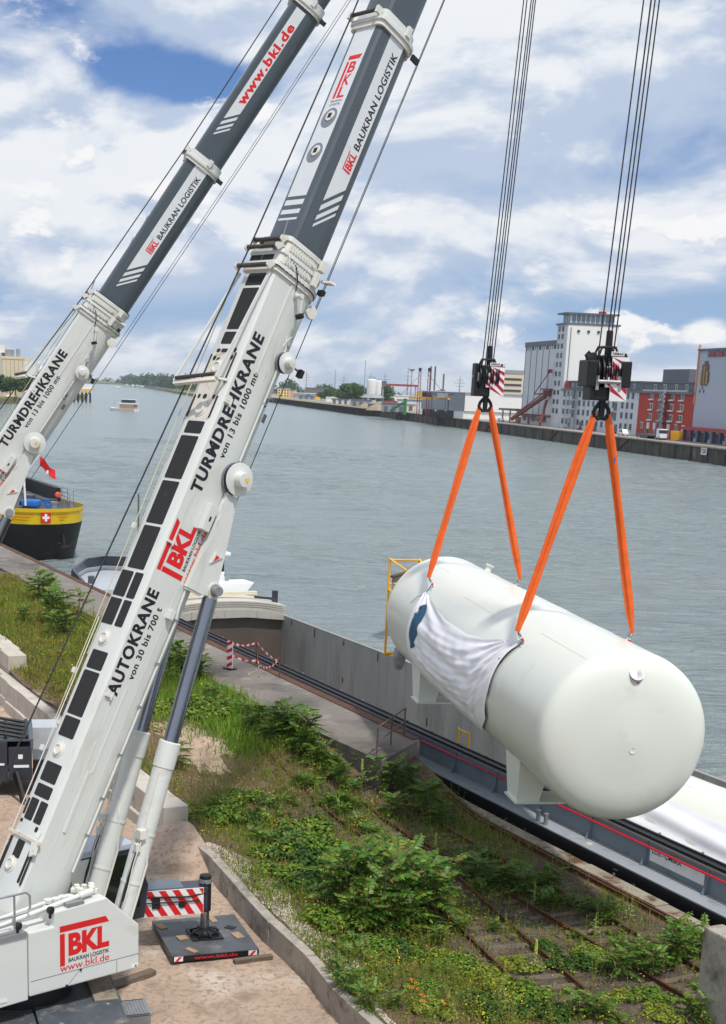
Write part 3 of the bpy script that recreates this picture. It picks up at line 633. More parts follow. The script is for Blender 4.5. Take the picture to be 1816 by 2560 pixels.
    r = MB(); add_text(r, 'www.bkl.de', Vector((.5125, 0, 0)), PY, PZ, 7.47, -.945, 1.16, .135, 0.004); r.build('lettering', m_red, base)
    # ---- collars with guide rollers
    MB().loft(boom_loft(boom_profile(.508, 0, -1.33, infl=.045), 13.93, 14.03)).build('collar', m_white_dirty, base, smooth=40)
    MB().loft(boom_loft(boom_profile(.508, 0, -1.33, infl=.085), 14.03, 14.10)).build('collar', m_white, base, smooth=40)
    MB().loft(boom_loft(boom_profile(.50, -.02, -1.32, infl=.03), 14.10, 14.32)).build('collar', m_white_dirty, base, smooth=40)
    MB().loft(boom_loft(boom_profile(.49, -.04, -1.31, infl=.07), 14.32, 14.40)).build('collar', m_white, base, smooth=40)
    MB().loft(boom_loft(boom_profile(.48, -.09, -1.29, infl=.02), 14.40, 14.62)).build('collar', m_white_dirty, base, smooth=40)
    MB().loft(boom_loft(boom_profile(.47, -.10, -1.29, infl=.055), 14.62, 14.72)).build('collar', m_white, base, smooth=40)
    for yy, inf, pr_ in ((14.10, .060, (.50, -.02, -1.32)), (14.40, .045, (.48, -.09, -1.29)), (14.725, .035, (.465, -.11, -1.29)), (14.02, .066, (.508, 0, -1.33))):
        MB().loft(boom_loft(boom_profile(*pr_, infl=inf), yy, yy + .022)).build('collar_gap', m_black, base, smooth=40)
    for k_ in range(14):
        q = -.12 - k_ * .075; x_ = .60 if q > -.72 else .60 - (abs(q) - .72) * .55
        MB().box((x_, 14.22, q), (.03, .10, .035)).build('collar_shim', m_white, base); MB().box((x_ - .03, 14.52, q - .03), (.03, .09, .03)).build('collar_shim', m_white, base)
    MB().path([(.56, 14.3, -.25), (.63, 14.2, -.4), (.62, 14.0, -.55), (.60, 13.8, -.62)], .012, 6).build('cable', m_black, base); MB().path([(.45, 14.5, .03), (.55, 14.4, -.1), (.60, 14.25, -.2)], .012, 6).build('cable', m_white_dirty, base)
    MB().box((.62, 14.25, -.95), (.10, .30, .12)).build('collar_block', m_white_dirty, base, bevel=.01); MB().box((.55, 14.6, -1.05), (.10, .22, .14)).build('collar_block', m_white_dirty, base, bevel=.01)
    MB().prism([(0, 0), (.28, -.05), (.32, -.16), (.05, -.12)], (.46, 14.35, -1.20), PX, PZ, PY, .05).build('rope_eye', m_white_dirty, base); MB().box((.52, 14.15, -1.28), (.16, .10, .10)).build('rope_eye', m_black, base)
    for i in range(9):      # scalloped collar bolts
        q = -.2 - i * .12
        MB().box((.575 if q > -.8 else .575 - (abs(q) - .8) * .35, 14.065, q), (.03, .09, .05)).build('collar_bolt', m_white_dirty, base)
    for s, n_, hw in ((13.96, .16, .52), (14.40, .12, .50), (14.60, .05, .46)):
        MB().tube((-hw, s, n_), (hw - .05, s, n_), .045, 14).build('guide_roller', mat('worn roller', srgb(74, 66, 62), .45, .4, var=.25, vscale=8, dirt=[(srgb(150, 146, 140), .55, .7, 3)], stretch=(1, 6, 6)), base, smooth=40)
        for sx in (-hw - .02, hw): MB().prism([(-.09, -.02), (.05, -.12), (.09, -.05), (.03, .07), (-.05, .07)], (sx - .02, s, n_), PY, PZ, PX, .04).build('roller_bracket', m_white_dirty, base)
    for l0, l1, s0, s1 in ((-.42, -.06, 14.14, 14.27), (-.03, .33, 14.14, 14.27), (-.30, -.18, 14.44, 14.56), (.16, .28, 14.44, 14.56)):
        MB().box2((l0, s0, .015), (l1, s1, .022)).build('anti_slip_pad', m_pad, base)
    # rope guide frame folded out above the top
    a = Vector((.46, 13.85, .05)); b = Vector((.46, 11.42, .28)); c = Vector((-.52, 13.85, .05)); d = Vector((-.52, 11.18, .52))
    MB().beam(a, b, .05, .05).build('guide_arm', m_white, base); MB().beam(c, d, .05, .05).build('guide_arm', m_white, base)
    MB().beam(b + Vector((0, -.04, -.02)), d + Vector((0, -.04, -.02)), .07, .09).build('guide_bar', m_white_dirty, base)
    MB().tube(b + Vector((-.06, .05, .03)), d + Vector((.06, .05, .03)), .04, 12).build('guide_roller', MATS['worn roller'], base, smooth=40)
    MB().beam(b + Vector((0, 0, -.05)), Vector((.44, 11.5, .0)), .05, .05).build('guide_arm', m_white, base)
    # work lamp and clamp below the collar, camera on the right edge
    MB().tube((.50, 13.75, -.72), (.74, 13.75, -.72), .05, 12).tube((.70, 13.75, -.72), (.70, 13.45, -.86), .03, 10).build('hinge_arm', m_white_dirty, base, smooth=40)
    MB().tube((.70, 13.42, -.84), (.70, 13.36, -.90), .09, 14).build('work_lamp', m_black, base)
    MB().lathe([(-.04, .13), (-.02, .14), (.02, .14), (.04, .13)], (.42, 13.72, -1.30), PX, 24).build('sheave', m_white_dirty, base, smooth=40)
    MB().tube((.45, 12.55, -1.25), (.62, 12.45, -1.42), .02, 8).box((.66, 12.42, -1.46), (.12, .16, .10)).build('boom_camera', m_black, base)
    MB().box((.51, 11.55, -1.03), (.012, .20, .10)).build('side_hatch', m_dgrey, base)
    MB().box((.50, 11.25, -1.16), (.012, .18, .08)).build('side_hatch', m_dgrey, base)
    MB().tube((.40, 14.5, .02), (.47, 14.95, .12), .016, 8).build('antenna', m_steel, base)
    MB().box((.36, 14.42, .06), (.14, .14, .10)).build('sensor_box', mat('grey box', srgb(120, 126, 124), .5), base, bevel=.01)
    MB().path([(.53, 13.0, -1.0), (.57, 12.85, -.9), (.60, 12.7, -.84), (.58, 12.6, -.88)], .010, 6).build('cable', m_white_dirty, base)
    MB().path([(.512, 9.9, -.98), (.516, 11.2, -.97), (.516, 12.3, -.95)], .008, 6).build('cable', m_steel, base)
    MB().prism([(8.05, -1.18), (8.32, -1.22), (8.28, -1.42)], (.62, 0, 0), PY, PZ, PX, .03).build('bracket_eye', m_white_dirty, base)
    MB().prism([(8.11, -1.23), (8.26, -1.25), (8.24, -1.34)], (.655, 0, 0), PY, PZ, PX, .003).build('bracket_label', m_red, base)
    # foot of the boom
    MB().box2((-.60, 1.50, -.02), (.60, 1.56, .05)).build('foot_bracket', mat('rust stained white', srgb(206, 198, 180), .7, var=.1, dirt=[(srgb(130, 92, 60), .52, .66, 6)]), base)
    MB().prism([(.36, 1.50), (.56, 1.56), (.60, 1.30), (.46, 1.22)], (0, 0, .0), PX, PY, PZ, .06).build('foot_lug', m_white_dirty, base)
    MB().box2((.30, 1.62, .001), (.46, 1.76, .004)).build('sticker', m_sign, base); MB().box2((.43, 1.02, .001), (.50, 1.16, .004)).build('sticker', m_sign, base)
    MB().tube((-.52, .2, .02), (-.52, 6.2, .03), .012, 6).build('side_cable', m_white_dirty, base)
    MB().tube((-.56, 3.9, .05), (-.56, 14.0, .10), .010, 6).build('side_cable', mat('cream hose', srgb(206, 196, 160), .6), base)
    for s in (3.3, 5.0, 8.2): MB().box((-.60, s, .05), (.10, .12, .06)).build('cable_bracket', m_white, base, bevel=.01)
    # ================= second section
    o = Vector((.448, 0, 0))
    band3 = lambda s0, s1: [(s0, -.43), (s1, -.43), (s1 + .40, -.76), (s0 + .40, -.76)]
    band = lambda s0, s1: [(s0, -.495), (s1, -.495), (s1 + .50 * (1 if s1 < 17 else 0), -.915), (s0 + .50, -.915)]
    for s0, s1 in ((15.18, 15.25), (15.33, 15.44), (15.54, 15.67)): MB().sheet(band(s0, s1), o, PY, PZ).build('stripe', m_band, s2)
    MB().sheet([(15.77, -.495), (19.55, -.495), (19.55, -.76), (16.09, -.76)], o, PY, PZ).sheet([(16.09, -.7602), (19.55, -.7602), (19.55, -.915), (16.27, -.915)], o + Vector((-.002, 0, 0)), PY, PZ).build('stripe', m_band, s2)
    for s0, s1 in ((15.16, 15.21), (15.30, 15.40), (15.50, 15.62), (15.70, 19.55)): MB().sheet([(-.30, s0), (.30, s0), (.30, s1), (-.30, s1)], (0, 0, -.166), PX, PY).build('stripe', m_band, s2)
    for s in (16.68, 17.47):
        MB().lathe([(-.004, .225), (.003, .225)], (0, s, -.165), PZ, 32).build('lock_ring', mat('ring grey', srgb(122, 126, 138), .5), s2)
        MB().lathe([(0, .12), (.02, .115), (.022, 0)], (.02, s + .04, -.163), PZ, 28).build('lock_disc', m_white_dirty, s2, smooth=40)
        MB().sheet([(-.055, -.055), (.055, -.055), (.055, .055), (-.055, .055)], (.02, s + .04, -.139), PX, PY).build('square_hole', m_black, s2)
    r = MB(); k = MB(); oo = Vector((0, 0, -.1645)); ot = Vector((.451, 0, 0))
    r.sheet([(-.16, 18.80), (.20, 18.80), (.24, 18.90), (-.16, 18.90)], oo, PX, PY); r.sheet([(-.16, 17.92), (-.09, 17.92), (-.09, 18.76), (-.16, 18.76)], oo, PX, PY)
    for ch, y0 in (('B', 18.49), ('K', 18.20), ('L', 17.92)): add_text(r, ch, oo, PX, PY, -.04, y0, .22, .26, .03)
    r.build('emblem', m_red, s2); r = MB()
    add_text(k, 'BAUKRAN', oo, PX, PY, -.16, 17.83, .34, .05, .01); k.build('lettering', m_txt, s2); k = MB(); add_text(k, 'LOGISTIK', oo, PX, PY, -.16, 17.75, .33, .05, .01); k.build('lettering', m_txt, s2); k = MB()
    r.sheet([(16.58, -.66), (16.98, -.66), (17.00, -.635), (16.58, -.635)], ot, PY, PZ); r.sheet([(16.58, -.855), (16.62, -.855), (16.62, -.67), (16.58, -.67)], ot, PY, PZ)
    add_text(r, 'BKL', ot, PY, PZ, 16.65, -.855, .36, .18, .03); r.build('emblem', m_red, s2)
    add_text(k, 'BAUKRAN LOGISTIK', ot, PY, PZ, 17.10, -.855, 2.18, .165, .018, spacing=1.05); k.build('lettering', m_txt, s2)
    for yy, pr, sec in ((19.52, P2, s2), (25.1, P3, s3)):
        hw = pr[2][0]; tp = pr[0][1]; bt = pr[8][1]
        MB().loft(boom_loft(boom_profile(hw, tp, bt, .09, infl=.05), yy, yy + .10)).build('collar', m_white_dirty, sec, smooth=40)
        MB().loft(boom_loft(boom_profile(hw, tp, bt, .09, infl=.085), yy + .10, yy + .17)).build('collar', m_white, sec, smooth=40)
        MB().loft(boom_loft(boom_profile(hw - .02, tp - .01, bt + .02, .09, infl=.04), yy + .17, yy + .36)).build('collar', m_white, sec, smooth=40)
        MB().tube((-hw, yy + .25, tp + .15), (hw - .1, yy + .25, tp + .15), .04, 12).build('guide_roller', MATS['worn roller'], sec, smooth=40)
        for sx in (-hw - .05, hw - .08): MB().box((sx, yy + .25, tp + .12), (.07, .14, .14)).build('roller_bracket', m_white_dirty, sec)
        MB().box((hw + .07, yy + .28, bt + .42), (.08, .22, .13)).build('collar_block', m_white, sec, bevel=.01)
        MB().box((hw * .8, yy + .05, bt - .10), (.06, .12, .20)).build('collar_block', m_black, sec)
    # ================= third section
    o = Vector((.408, 0, 0)); ot = Vector((.411, 0, 0))
    for s0, s1 in ((20.55, 20.62), (20.70, 20.80), (20.90, 21.02)): MB().sheet(band3(s0, s1), o, PY, PZ).build('stripe', m_band, s3)
    MB().sheet([(21.12, -.43), (25.0, -.43), (25.0, -.76), (21.52, -.76)], o, PY, PZ).build('stripe', m_band, s3)
    for s0, s1 in ((20.50, 20.56), (20.65, 20.75), (20.85, 20.97), (21.05, 25.0)): MB().sheet([(-.27, s0), (.27, s0), (.27, s1), (-.27, s1)], (0, 0, -.206), PX, PY).build('stripe', m_band, s3)
    r = MB(); add_text(r, 'www.bkl.de', ot, PY, PZ, 21.75, -.73, 2.75, .27, .04, spacing=1.15); r.build('lettering', m_red, s3)

def make_crane(P0, yaw, elev, label, length, first=None, base_z=0.0):
    root = empty('mobile_crane', (P0[0], P0[1], base_z), -yaw, label, 'crane', 'mobile cranes lifting the tank together')
    zf = P0[2] - base_z
    def boom_part(name, prof, y0, y1, m):
        o = MB().loft(boom_loft(prof, y0, y1)).build(name, m, root, smooth=28)
        o.location = (0, 0, zf); o.rotation_euler = (elev, 0, 0); return o
    if first is None:
        base = boom_part('boom_base_section', P1, -0.7, 14.0, m_white)
        s2 = boom_part('boom_second_section', P2, 13.9, 19.6, m_dgrey)
        s3 = boom_part('boom_third_section', P3, 19.5, 25.2, m_dgrey)
        make_boom_parts(base, s2, s3)
    else:
        for o in first['boom']:
            c = copy_tree(o, root); c.location = (0, 0, zf); c.rotation_euler = (elev, 0, 0)
            if 'base' in o.name: base = c
            elif 'second' in o.name: s2 = c
            else: s3 = c
    s4 = boom_part('boom_top_section', P4, 25.1, length - .4, m_dgrey)
    hd = MB().box2((-.34, length - .9, -1.5), (-.26, length + .35, -.1)).box2((.26, length - .9, -1.5), (.34, length + .35, -.1)).box2((-.34, length - .9, -.2), (.34, length - .5, -.1)).build('boom_head', m_dgrey, root)
    hd.location = (0, 0, zf); hd.rotation_euler = (elev, 0, 0)
    for lx in (-.18, -.06, .06, .18):
        o = MB().lathe([(-.04, .30), (-.02, .27), (.02, .27), (.04, .30)], (lx, length, -1.15), PX, 24).build('head_sheave', m_black, hd)
    ce, se = math.cos(elev), math.sin(elev)
    def bp(x, s, n): return Vector((x, s * ce - n * se, zf + s * se + n * ce))   # boom point in crane coordinates
    # hoist rope over the back of the boom, ropes below
    MB().path([bp(-.40, -.2, 1.0), bp(-.40, 2.4, .74), bp(-.42, 12.6, .24), bp(-.42, 14.4, .14), bp(-.38, 19.75, .02), bp(-.30, length, .1)], .017, 8).build('hoist_rope', m_rope, root)
    MB().path([bp(.16, 8.5, -1.55), bp(.12, 21, -1.65), bp(.0, length - .5, -1.6)], .010, 6).build('auxiliary_rope', m_rope, root)
    MB().path([bp(.22, 13.7, -1.5), bp(.18, 21, -1.58), bp(.05, length - .5, -1.5)], .008, 6).build('auxiliary_rope', m_rope, root)
    # luffing cylinders
    top = bp(0, 7.60, -1.55); foot = Vector((0, 2.28, 1.95))
    for sx in (.56, -.56):
        a = Vector((sx, foot.y, foot.z)); b = Vector((sx, top.y, top.z)); d = (b - a); L = d.length; d.normalize()
        be = min(4.78, L * .62)
        cy = MB().lathe([(0, .215), (be - .55, .215), (be - .55, .232), (be - .02, .232), (be, .215)], a, d, 28).build('luffing_cylinder', m_white, root, smooth=35)
        for f in (.36, .58): MB().lathe([(be * f, .228), (be * f + .05, .228)], a, d, 28).build('cylinder_band', m_white, cy, smooth=35)
        MB().lathe([(be - .03, .158), (L - .18, .158)], a, d, 28).build('piston_rod', m_chrome, cy, smooth=35)
        MB().lathe([(-.09, .16), (.09, .16)], b - Vector((0, 0, 0)), PX, 20).box(b - d * .12, (.16, .22, .2)).build('rod_eye', m_white_dirty, cy, smooth=35)
        # hoses and pipe along the barrel
        side = Vector((1, 0, 0)) * (1 if sx > 0 else -1)
        off = Vector((.14, -.18, 0)) if sx > 0 else Vector((-.10, -.20, 0))
        MB().path([a + d * (be * .20) + off * 1.05, a + d * (be * .40) + off * 1.1, a + d * (be * .66) + off * 1.15, a + d * (be * .88) + off * 1.0], .016, 6).build('pressure_pipe', m_white_dirty, cy)
        MB().path([a + d * (be * .10) + Vector((.20, .10, 0)), a + d * (be * .45) + Vector((.23, .10, 0)), a + d * (be * .62) + Vector((.20, -.10, 0)), a + d * (be * .70) + Vector((.10, -.2, 0))], .022, 6).build('pressure_pipe', m_white_dirty, cy)
        MB().box(a + d * (be * .60) + off * 1.25, (.18, .16, .20)).box(a + d * (be * .54) + off * 1.3, (.10, .12, .18)).build('valve_block', m_white_dirty, cy, bevel=.01)
        for k_ in range(4):
            o_ = off * (1.15 + .07 * k_) + Vector((.05 * k_ - .08, 0, 0))
            MB().path([a + d * (be * .57) + o_, a + d * (be * .47) + o_ * 1.05 + Vector((0, -.03 * (k_ % 2), 0)), a + d * (be * .36) + o_ * 1.0, a + d * (be * .22) + o_ * 1.08, a + d * (be * .12) + o_ * 1.2], .011, 6).build('control_hose', m_white_dirty if k_ % 2 else m_steel, cy, smooth=50)
        MB().path([a + d * (be * .52) + off * 1.2, a + d * (be * .35) + off * 1.45, a + d * (be * .18) + off * 1.1, a + d * .3 + Vector((-.4, -.2, .1))], .03, 8).build('hose', m_black, cy, smooth=50)
    root['length'] = length; del root['length']
    return root, dict(boom=[base, s2, s3]), bp

CR_YAW, CR_E = R(49.28), R(63.64)
crane1, c1, bp1 = make_crane((-6.235, 26.315, 3.455), CR_YAW, CR_E, 'large white and grey mobile crane nearest, with AUTOKRANE lettering, at left', 40.3)

# ------------------------------------------------------------------ superstructure of the near crane (x right, y forward, z up)
def superstructure(root):
    sil = [(-.08, 2.1), (2.43, 2.1), (2.43, 3.04), (1.66, 3.78), (.48, 3.72), (.48, 3.42), (-.08, 3.42)]
    body = MB().prism(sil, (.78, 0, 0), PY, PZ, PX, .67).build('superstructure_body', m_white, root, bevel=.03)
    MB().prism([(-2.9, 1.98), (-.10, 2.04), (-.10, 3.40), (-2.9, 3.32)], (.80, 0, 0), PY, PZ, PX, .64).build('rear_side_panel', m_white, root, bevel=.02)
    MB().prism(sil, (-1.45, 0, 0), PY, PZ, PX, .62).build('superstructure_left_body', m_white, root, bevel=.03)
    MB().box2((-.8, -2.9, 2.0), (.8, 2.3, 2.55)).build('slewing_platform', m_white_dirty, root)
    MB().box2((-1.5, -4.6, 1.7), (1.5, -2.95, 3.6)).build('counterweight', m_dgrey, root, bevel=.04)
    MB().lathe([(0, 1.05), (.42, 1.05)], (0, .5, 1.6), PZ, 40).build('slewing_ring', m_black, root)
    for sx in (-.62, .54): MB().prism([(-1.5, 2.4), (.4, 2.4), (.3, 3.3), (-.3, 3.75), (-.9, 3.6)], (sx, 0, 0), PY, PZ, PX, .08).build('boom_foot_plate', m_white, root)
    # seam lines, lower flaps and stickers on the right panel
    X = 1.4525
    s = MB()
    for a, b in (((-.05, 2.41), (2.42, 2.41)), ((1.05, 2.41), (.75, 2.1)), ((1.90, 2.38), (1.90, 2.13))): s.prism([(0, -.006), (1, -.006), (1, .006), (0, .006)], (X, a[0], a[1]), Vector((0, b[0] - a[0], b[1] - a[1])), PZ if a[1] == b[1] else PY, PX, .002)
    s.build('panel_seam', mat('panel seam', srgb(120, 122, 120), .7), body)
    MB().box2((X - .01, 1.04, 2.37), (X + .02, 1.08, 2.41)).box2((X - .01, .72, 2.10), (X + .02, .76, 2.15)).build('flap_latch', m_black, body)
    for y in (2.24, -.72): MB().box2((X, y, 2.13), (X + .004, y + .16, 2.21)).build('sticker', m_sign, body)
    MB().sheet([(2.32, 2.14), (2.38, 2.14), (2.35, 2.20)], (X + .006, 0, 0), PY, PZ).build('warning_triangle', mat('dark green', srgb(40, 70, 50), .5), body)
    o = Vector((X + .001, 0, 0)); r = MB(); k = MB()
    r.sheet([(.60, 3.27), (1.72, 3.27), (1.64, 3.40), (.60, 3.40)], o, PY, PZ); r.sheet([(.60, 2.56), (.71, 2.56), (.71, 3.235), (.60, 3.235)], o, PY, PZ)
    add_text(r, 'BKL', o, PY, PZ, .79, 2.74, .93, .47, .05); r.build('emblem', m_red, body)
    add_text(k, 'BAUKRAN LOGISTIK', o, PY, PZ, .79, 2.61, .93, .085, .018); k.build('lettering', m_txt, body)
    r = MB(); add_text(r, 'www.bkl.de', o, PY, PZ, .60, 2.44, 1.12, .155, .004); r.build('lettering', m_red, body)
    # pipes, caps and valves along the top edge
    MB().tube((1.25, -1.0, 3.55), (1.25, 1.15, 3.86), .05, 12).tube((1.25, 1.15, 3.86), (1.25, 1.45, 3.90), .07, 12).build('support_strut', m_white, root, smooth=40)
    MB().tube((.98, -1.2, 3.55), (.98, .9, 3.80), .04, 12).build('support_strut', m_white, root, smooth=40)
    for i, y in enumerate((.62, .78, .95, 1.07)): MB().lathe([(0, .085), (.07, .09), (.075, .06)], (.98 + .03 * (i % 2), y, 3.75), PZ, 16).build('filler_cap', m_white, root, smooth=40)
    random.seed(5); mb = MB()
    for i in range(16): mb.box((1.0 + random.uniform(-.14, .2), 1.2 + random.uniform(0, .45), 3.86 + random.uniform(-.03, .07)), (.1, .1, .09), Matrix.Rotation(random.uniform(0, 1.5), 3, 'Z'))
    mb.build('valve_cluster', m_white_dirty, root, bevel=.012)
    MB().box2((1.30, .78, 3.74), (1.44, 1.16, 3.82)).build('bracket', m_steel, root)
    for y, z in ((.42, 3.72), (-.28, 3.55)):
        MB().tube((1.40, y, z - .12), (1.40, y, z), .03, 8).lathe([(0, .07), (.07, .085), (.09, .06)], (1.36, y, z + .04), (1, .3, 0), 16).build('rear_lamp', m_black, root)
    # hoist winch behind the boom foot
    MB().lathe([(-.5, .42), (-.46, .42), (-.46, .34), (.46, .34), (.46, .42), (.5, .42)], (0, -1.35, 3.25), PX, 28).build('hoist_winch', m_black, root, smooth=40)
    for i in range(5): MB().tube((.2 + .12 * i, -1.6, 3.1 + .05 * i), (.5 + .05 * i, -.2, 3.35), .025, 8).build('hydraulic_pipe', m_white_dirty, root)
    MB().box2((.35, -.9, 2.5), (.78, .1, 3.25)).build('oil_tank', m_steel, root, bevel=.02)
    # railing on the rear panel
    rl_ = MB(); mm = m_steel
    pts = [(1.42, -.05 - .25, 3.4)]
    for y in (-.35, -.95, -1.7, -2.5): MB().tube((1.42, y, 3.35), (1.42, y, 4.22), .022, 10).build('railing_post', mm, root)
    MB().path([(1.42, -2.6, 4.22), (1.42, -.35, 4.24), (1.42, -.1, 4.24), (1.42, -.02, 4.16), (1.42, -.02, 3.92), (1.42, -.10, 3.84), (1.42, -.35, 3.82), (1.42, -2.6, 3.80)], .022, 10).build('railing', mm, root, smooth=50)
    MB().tube((1.42, -.35, 3.52), (1.42, -2.6, 3.48), .02, 8).build('railing', mm, root)
    MB().box2((1.36, -2.7, 3.36), (1.47, -.12, 3.46)).build('kick_plate', mm, root)
    # operator cab on the left front
    cab = MB().prism([(2.20, 2.15), (4.0, 2.15), (4.1, 2.9), (3.75, 3.85), (2.20, 3.85)], (-1.55, 0, 0), PY, PZ, PX, .85).build('operator_cab', m_dblue, root, bevel=.04)
    MB().box2((-1.58, 2.1, 3.84), (-.66, 3.7, 3.98)).build('cab_roof', mat('cab roof', srgb(168, 176, 190), .4), cab, bevel=.03)
    MB().prism([(2.62, 2.45), (3.86, 2.45), (3.92, 2.95), (3.62, 3.72), (2.62, 3.72)], (-.705, 0, 0), PY, PZ, PX, .012).build('cab_side_glass', m_glass, cab)
    MB().box2((-.72, 2.15, 2.3), (-.69, 2.58, 3.80)).build('cab_rear_panel', m_white, cab)
    MB().prism([(4.01, 2.25), (4.11, 2.92), (3.79, 3.75)], (-1.45, .012, 0), PY, PZ, PX, .65).build('windscreen', m_green, cab)
    MB().box2((-.690, 2.74, 3.30), (-.683, 2.86, 3.62)).build('safety_vest', m_lime, cab)
superstructure(crane1)

# ------------------------------------------------------------------ carrier of the near crane: axis at an angle below the superstructure
def clip_poly(poly, lo, hi):
    """clip a polygon to lo <= x <= hi"""
    for sgn, lim in ((1, lo), (-1, hi)):
        out = []
        for i, a in enumerate(poly):
            b = poly[(i + 1) % len(poly)]; ia, ib = sgn * (a[0] - lim) >= 0, sgn * (b[0] - lim) >= 0
            if ia: out.append(a)
            if ia != ib: k = (lim - a[0]) / (b[0] - a[0]); out.append((lim, a[1] + (b[1] - a[1]) * k))
        poly = out
        if not poly: break
    return poly
def carrier(root):
    th = math.atan2(-.38, .925)
    # hub node is folded into each part: positions are rotated into crane coordinates here
    M = Matrix.Translation((0, 1.0, 0)) @ Matrix.Rotation(th, 4, 'Z')
    def put(o): o.matrix_parent_inverse = Matrix(); o.matrix_local = M; return o
    fr = put(MB().box2((-8, -1.42, .75), (7, 1.42, 1.52)).build('carrier_chassis', m_dblue, root, bevel=.03))
    MB().box2((-7.5, -1.45, 1.522), (1.2, 1.45, 1.60)).build('deck_plate', m_deck, fr, bevel=.01)
    MB().box2((1.22, -.3, 1.522), (4.4, 1.40, 1.64)).build('deck_plate', mat('blue grey deck', srgb(84, 90, 98), .5, .2, var=.25, vscale=1.2, dirt=[(srgb(150, 140, 130), .56, .72, 1.5), (srgb(190, 188, 184), .63, .7, 5)]), fr, bevel=.01)
    MB().box2((1.22, -1.45, 1.522), (4.4, -.34, 1.60)).build('deck_plate', m_deck, fr, bevel=.01)
    MB().box2((-.4, .9, 1.60), (1.22, 1.38, 1.66)).build('deck_hatch', mat('tan deck', srgb(150, 138, 120), .7, .1, var=.2, vscale=2, dirt=[(srgb(96, 92, 88), .52, .7, 2)]), fr, bevel=.01)
    for u, w_, dz in ((.95, .75, .02), (2.05, .55, -.05)):
        MB().box2((u, 1.42, 1.40 + dz), (u + w_, 1.98, 1.45 + dz)).box2((u, 1.42, 1.2 + dz), (u + .05, 1.95, 1.45 + dz)).box2((u + w_ - .05, 1.42, 1.2 + dz), (u + w_, 1.95, 1.45 + dz)).build('access_step', m_steel, fr, bevel=.01)
        for i in range(7): MB().box2((u + .06, 1.50 + i * .065, 1.452 + dz), (u + w_ - .06, 1.525 + i * .065, 1.462 + dz)).build('step_grip', m_steel, fr)
    for u in (-6.5, -3.4, 2.4, 4.2, 6.0):
        for v in (-1.2, 1.2):
            w = MB().lathe([(-.22, .50), (-.20, .68), (.20, .68), (.22, .50), (.16, .36), (.10, .30), (.12, .0)], (u, v, .68), (0, 1 if v > 0 else -1, 0), 28).build('wheel', m_black, fr, smooth=40)
    # outrigger towards the quay
    U = -5.2
    for v0, v1, sgn in ((1.42, 4.72, 1), (-1.42, -3.6, -1)):
        bm_ = MB().box2((U - .30, v0, .98), (U + .30, v1, 1.58)).build('outrigger_beam', m_dblue, fr, bevel=.02)
        if sgn > 0:
            # hazard striped board facing the camera
            MB().box2((U + .31, 2.45, .92), (U + .33, 4.60, 1.60)).build('hazard_board', m_sign, bm_)
            for i in range(8):
                v = 2.10 + i * .34; k_ = .42 / .66
                poly = clip_poly([(v + .42, .93), (v + .59, .93), (v + .17, 1.59), (v, 1.59)], 2.46, 4.59)
                if len(poly) > 2: MB().sheet(poly, (U + .3335, 0, 0), PY, PZ).build('hazard_stripe', m_red, bm_)
            MB().box2((U + .33, 3.3, 1.14), (U + .36, 3.5, 1.42)).build('beam_hatch', m_black, bm_); MB().lathe([(0, .09), (.02, .09)], (U + .335, 4.05, 1.2), PX, 20).build('beam_port', m_black, bm_)
            MB().box2((U - .30, 2.4, 1.585), (U + .30, 4.1, 1.64)).build('beam_cover', mat('slate cover', srgb(96, 104, 114), .45, var=.1), bm_)
            MB().path([(U + .3, 2.5, 1.48), (U + .36, 3.2, 1.45), (U + .36, 4.2, 1.40), (U + .3, 4.7, 1.45)], .022, 8).path([(U + .3, 2.5, 1.36), (U + .37, 3.2, 1.30), (U + .36, 4.5, 1.28)], .018, 8).build('hose', m_black, bm_)
            MB().box2((U + .2, 2.1, .95), (U + .45, 2.38, 1.75)).build('lamp_box', m_black, bm_, bevel=.02)
            MB().lathe([(0, .07), (.06, .09)], (U + .46, 2.24, 1.35), PX, 16).build('work_lamp', m_sign, bm_)
        v = v1
        MB().lathe([(0, .15), (.92, .15), (.94, .12)], (U, v, .88), PZ, 24).build('jack_cylinder', m_black, fr, smooth=40)
        MB().lathe([(0, .11), (.62, .11)], (U, v, .36), PZ, 20).build('jack_rod', m_chrome, fr, smooth=40)
        MB().lathe([(0, .30), (.05, .30), (.10, .16), (.16, .14)], (U, v, .27), PZ, 20).build('jack_ball', m_black, fr)
        f = MB().box2((U - .42, v - .40, .222), (U + .42, v + .40, .25)).build('jack_foot', m_black, fr)
        for a in range(8): MB().beam((U, v, .42), (U + .40 * math.cos(a * .785 + .2), v + .38 * math.sin(a * .785 + .2), .27), .045, .07).build('foot_rib', m_black, fr)
        MB().lathe([(0, .17), (.10, .17)], (U, v, 1.62), PZ, 20).build('jack_clamp', m_steel, fr); MB().path([(U + .12, v, 1.7), (U + .22, v - .15, 1.55), (U + .2, v - .1, 1.2), (U + .15, v, 1.0)], .016, 6).build('jack_hose', m_black, fr)
    return M
M_car = carrier(crane1)

